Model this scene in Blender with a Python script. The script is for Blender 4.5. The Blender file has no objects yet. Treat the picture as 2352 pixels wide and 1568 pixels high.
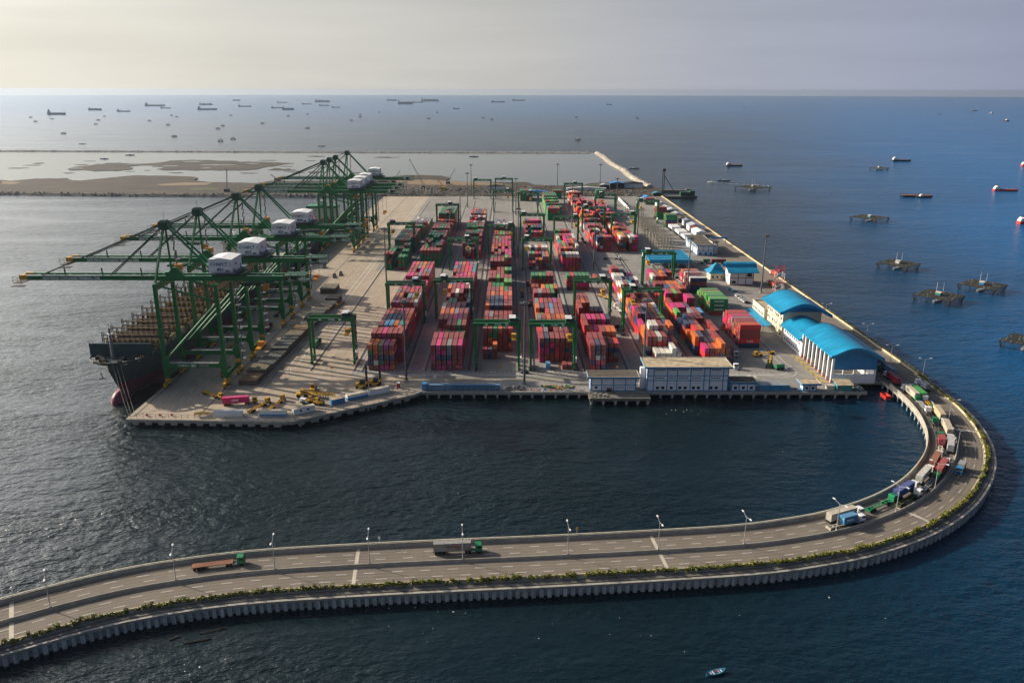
import bpy, math, random
from mathutils import Vector, Matrix
R = math.radians
sc = bpy.context.scene
col = sc.collection
# ---------------------------------------------------------------- camera
F, CZ = 1830.0, 148.5                      # focal length in px of a 2352 px wide frame, camera height
PITCH = math.atan(578 / F); YAW = math.atan(9 / F) * math.cos(PITCH); ROLL = R(0.1)
fw = Vector((math.sin(YAW) * math.cos(PITCH), math.cos(YAW) * math.cos(PITCH), -math.sin(PITCH)))
rt = Vector((math.cos(YAW), -math.sin(YAW), 0)); up = rt.cross(fw)
rt, up = math.cos(ROLL) * rt + math.sin(ROLL) * up, -math.sin(ROLL) * rt + math.cos(ROLL) * up
cd = bpy.data.cameras.new('camera'); cam = bpy.data.objects.new('camera', cd); col.objects.link(cam)
cd.sensor_width = 36; cd.lens = 36 * F / 2352; cd.clip_start = 1; cd.clip_end = 60000
M = Matrix((rt, up, -fw)).transposed().to_4x4(); M.translation = Vector((0, 0, CZ)); cam.matrix_world = M
sc.camera = cam
# ---------------------------------------------------------------- world and sun
SUN_EL, SUN_AZ = R(24), R(-66)             # azimuth from +Y (the view), clockwise
S = Vector((math.sin(SUN_AZ) * math.cos(SUN_EL), math.cos(SUN_AZ) * math.cos(SUN_EL), math.sin(SUN_EL)))
w = bpy.data.worlds.new('World'); sc.world = w; w.use_nodes = True
nt = w.node_tree; bg = nt.nodes['Background']
sky = nt.nodes.new('ShaderNodeTexSky'); sky.sky_type = 'NISHITA'; sky.sun_disc = False
sky.sun_elevation = SUN_EL; sky.sun_rotation = SUN_AZ; sky.altitude = 0
sky.air_density = 1.0; sky.dust_density = 1.4; sky.ozone_density = 2.5
# a band of haze low over the sea: warm and bright towards the sun, lilac away from it, clear sky higher up
def wn(t, **k):
    n = nt.nodes.new(t)
    for a_, v_ in k.items(): setattr(n, a_, v_)
    return n
WL = nt.links.new
wt = wn('ShaderNodeTexCoord'); wd = wn('ShaderNodeVectorMath', operation='DOT_PRODUCT'); WL(wt.outputs['Generated'], wd.inputs[0]); wd.inputs[1].default_value = (math.sin(SUN_AZ), math.cos(SUN_AZ), 0)
wq = wn('ShaderNodeMath', operation='MULTIPLY_ADD'); WL(wd.outputs['Value'], wq.inputs[0]); wq.inputs[1].default_value = .5; wq.inputs[2].default_value = .5
wr = wn('ShaderNodeValToRGB'); WL(wq.outputs[0], wr.inputs[0]); el = wr.color_ramp.elements
el[0].position = 0.0; el[0].color = (.045, .055, .085, 1); el[1].position = 1.0; el[1].color = (1.0, .95, .80, 1)
for p_, c_ in ((.22, (.07, .085, .135)), (.41, (.285, .315, .435)), (.5, (.345, .37, .47)), (.59, (.40, .42, .49)), (.705, (.53, .52, .50)), (.825, (.66, .64, .585)), (.92, (.86, .825, .715))): e_ = el.new(p_); e_.color = (*c_, 1)
wm = wn('ShaderNodeVectorMath', operation='SCALE'); WL(wr.outputs[0], wm.inputs[0]); wm.inputs['Scale'].default_value = 7.4
wz = wn('ShaderNodeSeparateXYZ'); WL(wt.outputs['Generated'], wz.inputs[0]); wk = wn('ShaderNodeMapRange', interpolation_type='SMOOTHSTEP'); WL(wz.outputs[2], wk.inputs[0])
wk.inputs[1].default_value = .05; wk.inputs[2].default_value = .30; wk.inputs[3].default_value = .96; wk.inputs[4].default_value = .12
wx = wn('ShaderNodeMix', data_type='RGBA'); WL(wk.outputs[0], wx.inputs[0]); wy = wn('ShaderNodeVectorMath', operation='SCALE'); WL(sky.outputs[0], wy.inputs[0]); wy.inputs['Scale'].default_value = .5; WL(wy.outputs[0], wx.inputs[6]); WL(wm.outputs[0], wx.inputs[7])
wa = wn('ShaderNodeVectorMath', operation='DOT_PRODUCT'); WL(wt.outputs['Generated'], wa.inputs[0]); wa.inputs[1].default_value = S
wb = wn('ShaderNodeMath', operation='MAXIMUM'); WL(wa.outputs['Value'], wb.inputs[0]); wb.inputs[1].default_value = 0
wp = wn('ShaderNodeMath', operation='POWER'); WL(wb.outputs[0], wp.inputs[0]); wp.inputs[1].default_value = 7
we = wn('ShaderNodeMapRange', interpolation_type='SMOOTHSTEP'); WL(wz.outputs[2], we.inputs[0]); we.inputs[1].default_value = .05; we.inputs[2].default_value = .24; we.inputs[4].default_value = 52
wu = wn('ShaderNodeMapRange', interpolation_type='SMOOTHSTEP'); WL(wz.outputs[2], wu.inputs[0]); wu.inputs[1].default_value = .34; wu.inputs[2].default_value = .62; wu.inputs[3].default_value = 1; wu.inputs[4].default_value = .1
wv = wn('ShaderNodeMath', operation='MULTIPLY'); WL(we.outputs[0], wv.inputs[0]); WL(wu.outputs[0], wv.inputs[1])
wf = wn('ShaderNodeMath', operation='MULTIPLY'); WL(wp.outputs[0], wf.inputs[0]); WL(wv.outputs[0], wf.inputs[1])
wg = wn('ShaderNodeVectorMath', operation='SCALE'); wg.inputs[0].default_value = (1, .98, .95); WL(wf.outputs[0], wg.inputs['Scale'])
wh = wn('ShaderNodeVectorMath', operation='ADD'); WL(wx.outputs[2], wh.inputs[0]); WL(wg.outputs[0], wh.inputs[1])
wn1 = wn('ShaderNodeMapping'); wn1.inputs['Scale'].default_value = (1.6, 1.6, 16); WL(wt.outputs['Generated'], wn1.inputs[0]); wn2 = wn('ShaderNodeTexNoise'); wn2.inputs['Scale'].default_value = 2.2; wn2.inputs['Detail'].default_value = 5; WL(wn1.outputs[0], wn2.inputs['Vector'])
wn3 = wn('ShaderNodeMapRange'); wn3.inputs[1].default_value = .3; wn3.inputs[2].default_value = .7; wn3.inputs[3].default_value = .95; wn3.inputs[4].default_value = 1.045; WL(wn2.outputs[0], wn3.inputs[0])      # thin uneven veils of cloud
wi = wn('ShaderNodeVectorMath', operation='SCALE'); WL(wh.outputs[0], wi.inputs[0]); WL(wn3.outputs[0], wi.inputs['Scale'])
WL(wi.outputs[0], bg.inputs[0]); bg.inputs[1].default_value = 0.10
sd = bpy.data.lights.new('sun', 'SUN'); sun = bpy.data.objects.new('sun', sd); col.objects.link(sun)
sd.energy = 5.0; sd.angle = R(0.6); sd.color = (1.0, 0.86, 0.66)
sun.rotation_euler = S.to_track_quat('Z', 'Y').to_euler()
vs = sc.view_settings; vs.view_transform = 'Standard'; vs.look = 'None'; vs.exposure = 0.5; vs.gamma = 1.0
sc.cycles.max_bounces = 5; sc.cycles.volume_bounces = 0; sc.cycles.use_denoising = True
# ---------------------------------------------------------------- helpers
rnd = random.Random(11)
def g(x, y, z=3.5):
    """where the ray through pixel (x, y) of the 4096 px photograph meets the level z"""
    k = 2352 / 4096
    d = fw * F + rt * (x * k - 1176) - up * (y * k - 784)
    t = (z - CZ) / d.z
    return Vector((d.x * t, d.y * t, z))
def tag(o, label=None, cat=None, group=None, kind=None):
    if label: o['label'] = label
    if cat: o['category'] = cat
    if group: o['group'] = group
    if kind: o['kind'] = kind
    return o
def empty(name, loc=(0, 0, 0), rz=0.0, label=None, cat=None, group=None):
    o = bpy.data.objects.new(name, None); col.objects.link(o); o.location = loc; o.rotation_euler = (0, 0, rz)
    return tag(o, label, cat, group)
KIDS = {}
def link(name, me, parent=None, loc=(0, 0, 0), rz=0.0):
    o = bpy.data.objects.new(name, me); col.objects.link(o); o.location = loc; o.rotation_euler = (0, 0, rz)
    if parent: o.parent = parent; KIDS.setdefault(parent, []).append(o)
    return o
def dup(o, loc=None, rz=None, parent=None, label=None, skip=()):
    c = o.copy(); col.objects.link(c); c.parent = parent
    if parent: KIDS.setdefault(parent, []).append(c)
    if loc is not None: c.location = loc
    if rz is not None: c.rotation_euler = (0, 0, rz)
    if label: c['label'] = label
    for ch in list(KIDS.get(o, ())):
        if ch.name.split('.')[0] not in skip: dup(ch, parent=c, skip=skip)
    return c
class MB:
    def __init__(s): s.v = []; s.f = []; s.mi = []; s.m = 0
    def add(s, vs, fs):
        n = len(s.v); s.v += [tuple(p) for p in vs]; s.f += [tuple(i + n for i in f) for f in fs]; s.mi += [s.m] * len(fs); return s
    def box(s, x0, x1, y0, y1, z0, z1):
        return s.add([(x0, y0, z0), (x1, y0, z0), (x1, y1, z0), (x0, y1, z0), (x0, y0, z1), (x1, y0, z1), (x1, y1, z1), (x0, y1, z1)],
                     [(0, 3, 2, 1), (4, 5, 6, 7), (0, 1, 5, 4), (1, 2, 6, 5), (2, 3, 7, 6), (3, 0, 4, 7)])
    def cbox(s, x, y, z, a, b, c): return s.box(x - a / 2, x + a / 2, y - b / 2, y + b / 2, z - c / 2, z + c / 2)
    def bar(s, p, q, a, b=None, ref=(0, 0, 1)):
        p, q = Vector(p), Vector(q); b = b or a; d = (q - p).normalized(); r = Vector(ref)
        if abs(d.dot(r)) > .98: r = Vector((0, 1, 0))
        e1 = d.cross(r).normalized(); e2 = e1.cross(d)
        c = [(-a / 2, -b / 2), (a / 2, -b / 2), (a / 2, b / 2), (-a / 2, b / 2)]
        return s.add([o + e1 * u + e2 * w for o in (p, q) for u, w in c], [(3, 2, 1, 0), (4, 5, 6, 7), (0, 1, 5, 4), (1, 2, 6, 5), (2, 3, 7, 6), (3, 0, 4, 7)])
    def cyl(s, p, q, r0, r1=None, n=10, cap=True):
        p, q = Vector(p), Vector(q); r1 = r0 if r1 is None else r1; d = (q - p).normalized()
        r = Vector((0, 0, 1)) if abs(d.z) < .95 else Vector((1, 0, 0))
        e1 = d.cross(r).normalized(); e2 = d.cross(e1)
        A = [2 * math.pi * i / n for i in range(n)]
        vs = [o + (e1 * math.cos(a) + e2 * math.sin(a)) * rr for o, rr in ((p, r0), (q, r1)) for a in A]
        fs = [(i, (i + 1) % n, n + (i + 1) % n, n + i) for i in range(n)]
        if cap: fs += [tuple(range(n))[::-1], tuple(range(n, 2 * n))]
        return s.add(vs, fs)
    def loft(s, rings, cap=True, close=True):
        n = len(rings[0]); vs = [p for r in rings for p in r]; fs = []
        for k in range(len(rings) - 1):
            for i in range(n if close else n - 1):
                j = (i + 1) % n; fs.append((k * n + i, k * n + j, (k + 1) * n + j, (k + 1) * n + i))
        if cap: fs += [tuple(range(n))[::-1], tuple(range((len(rings) - 1) * n, len(rings) * n))]
        return s.add(vs, fs)
    def prism(s, pts, z0, z1):
        n = len(pts)
        return s.add([(p[0], p[1], z0) for p in pts] + [(p[0], p[1], z1) for p in pts], [tuple(range(n))[::-1], tuple(range(n, 2 * n))] + [(i, (i + 1) % n, n + (i + 1) % n, n + i) for i in range(n)])
    def xprism(s, pts, y0, y1):                      # profile in x, z extruded along y
        n = len(pts)
        return s.add([(p[0], y0, p[1]) for p in pts] + [(p[0], y1, p[1]) for p in pts], [tuple(range(n)), tuple(range(n, 2 * n))[::-1]] + [(i, n + i, n + (i + 1) % n, (i + 1) % n) for i in range(n)])
    def yprism(s, pts, x0, x1):                      # profile in y, z extruded along x
        n = len(pts)
        return s.add([(x0, p[0], p[1]) for p in pts] + [(x1, p[0], p[1]) for p in pts], [tuple(range(n))[::-1], tuple(range(n, 2 * n))] + [(i, (i + 1) % n, n + (i + 1) % n, n + i) for i in range(n)])
    def mesh(s, name, mats, smooth=False):
        me = bpy.data.meshes.new(name); me.from_pydata(s.v, [], s.f)
        for m in (mats if isinstance(mats, (list, tuple)) else [mats]): me.materials.append(m)
        if s.m or any(s.mi): me.polygons.foreach_set('material_index', s.mi)
        if smooth: me.polygons.foreach_set('use_smooth', [True] * len(s.f))
        me.update(); return me
    def build(s, name, mats, parent=None, loc=(0, 0, 0), rz=0.0, smooth=False): return link(name, s.mesh(name, mats, smooth), parent, loc, rz)
# ---------------------------------------------------------------- materials
def nodes(m): m.use_nodes = True; return m.node_tree, m.node_tree.nodes['Principled BSDF']
def mat(name, c, rough=.6, metal=0.0, var=.18, scale=.35, spec=.4):
    """painted or raw surface with weather stains: two noises that only change the surface's own colour a little"""
    m = bpy.data.materials.new(name); nt, b = nodes(m); N, L = nt.nodes.new, nt.links.new
    b.inputs['Roughness'].default_value = rough; b.inputs['Metallic'].default_value = metal; b.inputs['Specular IOR Level'].default_value = spec
    tc = N('ShaderNodeTexCoord'); n1 = N('ShaderNodeTexNoise'); n1.inputs['Scale'].default_value = scale; n1.inputs['Detail'].default_value = 6; n1.inputs['Roughness'].default_value = .65
    L(tc.outputs['Object'], n1.inputs['Vector'])
    mr = N('ShaderNodeMapRange'); mr.inputs[1].default_value = .3; mr.inputs[2].default_value = .7; mr.inputs[3].default_value = 1 - var; mr.inputs[4].default_value = 1 + var * .6
    L(n1.outputs[0], mr.inputs[0])
    mx = N('ShaderNodeMix'); mx.data_type = 'RGBA'; mx.blend_type = 'MULTIPLY'; mx.inputs[0].default_value = 1
    mx.inputs[6].default_value = (*c, 1); L(mr.outputs[0], mx.inputs[7]); L(mx.outputs[2], b.inputs['Base Color'])
    return m
def paint(name, src):
    """painted steel whose colour comes from the object or from a colour attribute, its upper faces paled by a little dust and by skylight put into the colour"""
    m = bpy.data.materials.new(name); nt, b = nodes(m); N, L = nt.nodes.new, nt.links.new
    b.inputs['Roughness'].default_value = .5; b.inputs['Specular IOR Level'].default_value = .35
    if src == 'object': o = N('ShaderNodeObjectInfo').outputs['Color']
    else: a = N('ShaderNodeAttribute'); a.attribute_name = 'Col'; o = a.outputs['Color']
    tc = N('ShaderNodeTexCoord'); ns = N('ShaderNodeTexNoise'); ns.inputs['Scale'].default_value = .8; ns.inputs['Detail'].default_value = 5
    L(tc.outputs['Object'], ns.inputs['Vector'])
    mr = N('ShaderNodeMapRange'); mr.inputs[1].default_value = .3; mr.inputs[2].default_value = .7; mr.inputs[3].default_value = .72; mr.inputs[4].default_value = 1.12; L(ns.outputs[0], mr.inputs[0])
    mx = N('ShaderNodeMix'); mx.data_type = 'RGBA'; mx.blend_type = 'MULTIPLY'; mx.inputs[0].default_value = 1; L(o, mx.inputs[6]); L(mr.outputs[0], mx.inputs[7])
    ge = N('ShaderNodeNewGeometry'); sp = N('ShaderNodeSeparateXYZ'); L(ge.outputs['Normal'], sp.inputs[0])
    mu = N('ShaderNodeMath'); mu.operation = 'MULTIPLY'; mu.use_clamp = True; mu.inputs[1].default_value = .13; L(sp.outputs[2], mu.inputs[0])
    dx = N('ShaderNodeMix'); dx.data_type = 'RGBA'; L(mu.outputs[0], dx.inputs[0]); L(mx.outputs[2], dx.inputs[6]); dx.inputs[7].default_value = (.55, .42, .38, 1)  # paler tops: thin dust, plus skylight painted into the colour
    L(dx.outputs[2], b.inputs['Base Color'])
    return m
MT = {}
for n, c, r, me, v in [
    ('crane green', (.003, .15, .036), .32, 0, .22), ('dark green', (.006, .06, .028), .5, 0, .2), ('yellow', (.55, .30, .02), .5, 0, .25), ('orange', (.62, .24, .01), .5, 0, .1),
    ('white paint', (.78, .78, .79), .5, 0, .07), ('white text', (.85, .85, .85), .6, 0, .0), ('black text', (.012, .012, .02), .6, 0, .0), ('blue text', (.02, .04, .12), .6, 0, 0), ('red text', (.5, .03, .03), .6, 0, 0),
    ('dark steel', (.022, .024, .028), .55, .2, .3), ('steel', (.22, .23, .24), .45, .5, .2), ('galvanised', (.42, .43, .44), .45, .35, .12), ('tyre', (.012, .012, .013), .8, 0, .2), ('glass', (.012, .016, .022), .08, 0, 0),
    ('concrete', (.34, .32, .28), .85, 0, .28), ('pale concrete', (.45, .41, .34), .85, 0, .2), ('parapet', (.62, .50, .33), .85, 0, .2), ('dark concrete', (.15, .14, .125), .9, 0, .3), ('asphalt', (.125, .112, .098), .9, 0, .12), ('marking', (.62, .61, .58), .8, 0, .15),
    ('yellow marking', (.50, .36, .05), .8, 0, .25), ('rock', (.42, .40, .37), .95, 0, .45), ('dark rock', (.10, .095, .09), .95, 0, .45), ('mud', (.062, .042, .026), .95, 0, .45), ('sand', (.20, .135, .08), .95, 0, .35), ('scrub', (.06, .08, .02), .95, 0, .4),
    ('blue roof', (.006, .19, .37), .42, .05, .1), ('blue trim', (.022, .21, .46), .5, 0, .12), ('light blue', (.07, .30, .44), .45, 0, .15), ('teal wall', (.03, .22, .26), .6, 0, .2), ('cream wall', (.66, .60, .45), .8, 0, .1), ('white wall', (.72, .72, .74), .8, 0, .08),
    ('red trim', (.30, .02, .06), .6, 0, .1), ('roof felt', (.44, .36, .25), .9, 0, .5), ('dark felt', (.09, .075, .06), .9, 0, .4), ('cream hatch', (.55, .42, .24), .7, 0, .25), ('rusty brown', (.055, .034, .022), .8, 0, .4), ('hull dark', (.022, .030, .038), .45, 0, .15),
    ('hull red', (.17, .022, .05), .5, 0, .2), ('hull navy', (.012, .02, .045), .45, 0, .15), ('deck grey', (.26, .25, .23), .8, 0, .3), ('breakwater teal', (.012, .045, .055), .5, 0, .15), ('hatch cover', (.16, .135, .095), .7, .1, .4), ('hatch grey', (.10, .105, .10), .7, .1, .4), ('hatch rust', (.21, .13, .07), .75, .05, .4), ('mast grey', (.12, .125, .13), .5, .3, .15), ('bamboo', (.026, .026, .02), .85, 0, .4),
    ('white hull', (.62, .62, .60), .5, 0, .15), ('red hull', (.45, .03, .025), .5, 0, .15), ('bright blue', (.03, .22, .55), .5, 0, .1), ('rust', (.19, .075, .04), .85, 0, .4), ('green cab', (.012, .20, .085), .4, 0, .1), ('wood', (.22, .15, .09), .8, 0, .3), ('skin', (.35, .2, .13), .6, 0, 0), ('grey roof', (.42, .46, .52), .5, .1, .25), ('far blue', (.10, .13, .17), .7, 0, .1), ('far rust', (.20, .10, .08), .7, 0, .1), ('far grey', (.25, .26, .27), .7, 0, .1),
]: MT[n] = mat(n, c, r, me, v)
def seams(name, c, period, axis, rough=.4):
    m = mat(name, c, rough, .05, .22, .12); nt = m.node_tree; b = nt.nodes['Principled BSDF']; src = b.inputs['Base Color'].links[0].from_socket; N, L = nt.nodes.new, nt.links.new
    tc = N('ShaderNodeTexCoord'); sp = N('ShaderNodeSeparateXYZ'); L(tc.outputs['Object'], sp.inputs[0]); md = N('ShaderNodeMath'); md.operation = 'PINGPONG'; md.inputs[1].default_value = period / 2; L(sp.outputs[axis], md.inputs[0])
    mr = N('ShaderNodeMapRange'); mr.inputs[1].default_value = 0; mr.inputs[2].default_value = period * .12; mr.inputs[3].default_value = .72; mr.inputs[4].default_value = 1; L(md.outputs[0], mr.inputs[0])
    mp = N('ShaderNodeMapping'); mp.inputs['Scale'].default_value = (.25, 1.6, .25) if axis == 1 else (1.6, .25, .25); L(tc.outputs['Object'], mp.inputs[0]); ns = N('ShaderNodeTexNoise'); ns.inputs['Scale'].default_value = .5; ns.inputs['Detail'].default_value = 6; L(mp.outputs[0], ns.inputs['Vector'])
    m2 = N('ShaderNodeMapRange'); m2.inputs[1].default_value = .35; m2.inputs[2].default_value = .7; m2.inputs[3].default_value = .8; m2.inputs[4].default_value = 1.12; L(ns.outputs[0], m2.inputs[0]); mm = N('ShaderNodeMath'); mm.operation = 'MULTIPLY'; L(mr.outputs[0], mm.inputs[0]); L(m2.outputs[0], mm.inputs[1])
    mx = N('ShaderNodeMix'); mx.data_type = 'RGBA'; mx.blend_type = 'MULTIPLY'; mx.inputs[0].default_value = 1; L(src, mx.inputs[6]); L(mm.outputs[0], mx.inputs[7]); L(mx.outputs[2], b.inputs['Base Color']); return m
mud_ = mat('mud flat', (.032, .021, .012), .92, 0, .5, .012); nt = mud_.node_tree; b = nt.nodes['Principled BSDF']; src = b.inputs['Base Color'].links[0].from_socket; tc = nt.nodes.new('ShaderNodeTexCoord'); mp = nt.nodes.new('ShaderNodeMapping'); mp.inputs['Scale'].default_value = (.011, .03, 1); nt.links.new(tc.outputs['Object'], mp.inputs[0])
n_ = nt.nodes.new('ShaderNodeTexNoise'); n_.inputs['Scale'].default_value = 1; n_.inputs['Detail'].default_value = 9; n_.inputs['Roughness'].default_value = .72; nt.links.new(mp.outputs[0], n_.inputs['Vector']); cr = nt.nodes.new('ShaderNodeValToRGB'); nt.links.new(n_.outputs[0], cr.inputs[0])
e_ = cr.color_ramp.elements; e_[0].position = .36; e_[0].color = (.35, .33, .30, 1); e_[1].position = .68; e_[1].color = (2.1, 1.75, 1.35, 1); e2_ = e_.new(.52); e2_.color = (.95, .95, .9, 1)
mx = nt.nodes.new('ShaderNodeMix'); mx.data_type = 'RGBA'; mx.blend_type = 'MULTIPLY'; mx.inputs[0].default_value = 1; nt.links.new(src, mx.inputs[6]); nt.links.new(cr.outputs[0], mx.inputs[7]); nt.links.new(mx.outputs[2], b.inputs['Base Color']); MT['mud'] = mud_
MT['blue roof'] = seams('blue roof sheets', (.008, .25, .46), 1.5, 1, .42)
def streaked(name, c, weed=(.03, .032, .024)):
    """concrete with rain streaks and a dark weedy tide band near the water"""
    m = mat(name, c, .85, 0, .25, .3); nt = m.node_tree; b = nt.nodes['Principled BSDF']; src = b.inputs['Base Color'].links[0].from_socket; N, L = nt.nodes.new, nt.links.new
    tc = N('ShaderNodeTexCoord'); mp = N('ShaderNodeMapping'); mp.inputs['Scale'].default_value = (1, 1, .12); L(tc.outputs['Object'], mp.inputs[0]); ns = N('ShaderNodeTexNoise'); ns.inputs['Scale'].default_value = 1.3; ns.inputs['Detail'].default_value = 5; L(mp.outputs[0], ns.inputs['Vector'])
    mr = N('ShaderNodeMapRange'); mr.inputs[1].default_value = .35; mr.inputs[2].default_value = .68; mr.inputs[3].default_value = .55; mr.inputs[4].default_value = 1.1; L(ns.outputs[0], mr.inputs[0])
    mx = N('ShaderNodeMix'); mx.data_type = 'RGBA'; mx.blend_type = 'MULTIPLY'; mx.inputs[0].default_value = 1; L(src, mx.inputs[6]); L(mr.outputs[0], mx.inputs[7])
    sp = N('ShaderNodeSeparateXYZ'); L(tc.outputs['Object'], sp.inputs[0]); ad = N('ShaderNodeMath'); ad.operation = 'MULTIPLY_ADD'; ad.inputs[1].default_value = 1.2; L(ns.outputs[0], ad.inputs[0]); L(sp.outputs[2], ad.inputs[2])
    wd_ = N('ShaderNodeMapRange'); wd_.inputs[1].default_value = .25; wd_.inputs[2].default_value = .6; wd_.inputs[3].default_value = 1; wd_.inputs[4].default_value = 0; L(ad.outputs[0], wd_.inputs[0])
    m2 = N('ShaderNodeMix'); m2.data_type = 'RGBA'; L(wd_.outputs[0], m2.inputs[0]); L(mx.outputs[2], m2.inputs[6]); m2.inputs[7].default_value = (*weed, 1); L(m2.outputs[2], b.inputs['Base Color']); return m
MT['pile concrete'] = streaked('pile concrete', (.52, .52, .51))
MT['paint'] = paint('paint', 'object'); MT['paint mass'] = paint('paint mass', 'attr')
CC = dict(m=((.27, .038, .040), 'maroon'), o=((.60, .135, .018), 'orange'), p=((.60, .016, .175), 'pink'), r=((.56, .03, .035), 'red'), g=((.005, .18, .068), 'green'), G=((.12, .34, .075), 'light green'), b=((.018, .045, .115), 'navy'),
          B=((.06, .26, .48), 'light blue'), y=((.20, .20, .225), 'grey'), w=((.66, .64, .58), 'white'), t=((.02, .26, .26), 'teal'), k=((.20, .135, .085), 'brown'), Y=((.55, .33, .04), 'yellow'), v=((.36, .035, .21), 'purple'))
def text(body, size, mtl, name='lettering', parent=None, loc=(0, 0, 0), rot=(R(90), 0, 0), align='LEFT', stretch=1.0):
    c = bpy.data.curves.new('t', 'FONT'); c.body = body; c.size = size; c.align_x = align; c.extrude = .02; c.resolution_u = 2
    o = bpy.data.objects.new('t', c); col.objects.link(o)
    me = bpy.data.meshes.new_from_object(o.evaluated_get(bpy.context.evaluated_depsgraph_get())); bpy.data.objects.remove(o)
    me.materials.clear(); me.materials.append(mtl)
    x = link(name, me, parent, loc); x.rotation_euler = rot; x.scale = (stretch, 1, 1); return x
TXT = {}
def _pre(body, size, align):
    c = bpy.data.curves.new('lettering', 'FONT'); c.body = body; c.size = size; c.align_x = align; c.offset = .022; c.extrude = .02; c.resolution_u = 2
    o = bpy.data.objects.new('lettering', c); col.objects.link(o)
    TXT[body] = bpy.data.meshes.new_from_object(o.evaluated_get(bpy.context.evaluated_depsgraph_get())); bpy.data.objects.remove(o)
for b_ in ['NEW PRIOK CONTAINER TERMINAL ONE', 'NPCT 1', '801', '802', '803', '804', '805', '806', '807', '808', 'ONE', 'EVERGREEN', 'K LINE', 'ITALIA', 'A3', 'A4', 'A5', 'P&O', 'Nedlloyd', 'MSC', 'MAERSK\nSEALAND', 'HAPAG', '694', '455', 'NPCT']: _pre(b_, 1.0, 'LEFT')
def text(body, size, mtl, parent=None, loc=(0, 0, 0), rot=(R(90), 0, 0), stretch=1.0, name='lettering'):
    me = TXT[body].copy(); me.materials.clear(); me.materials.append(mtl)
    x = link(name, me, parent, loc); x.rotation_euler = rot; x.scale = (size * stretch, size, 1); return x
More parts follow.
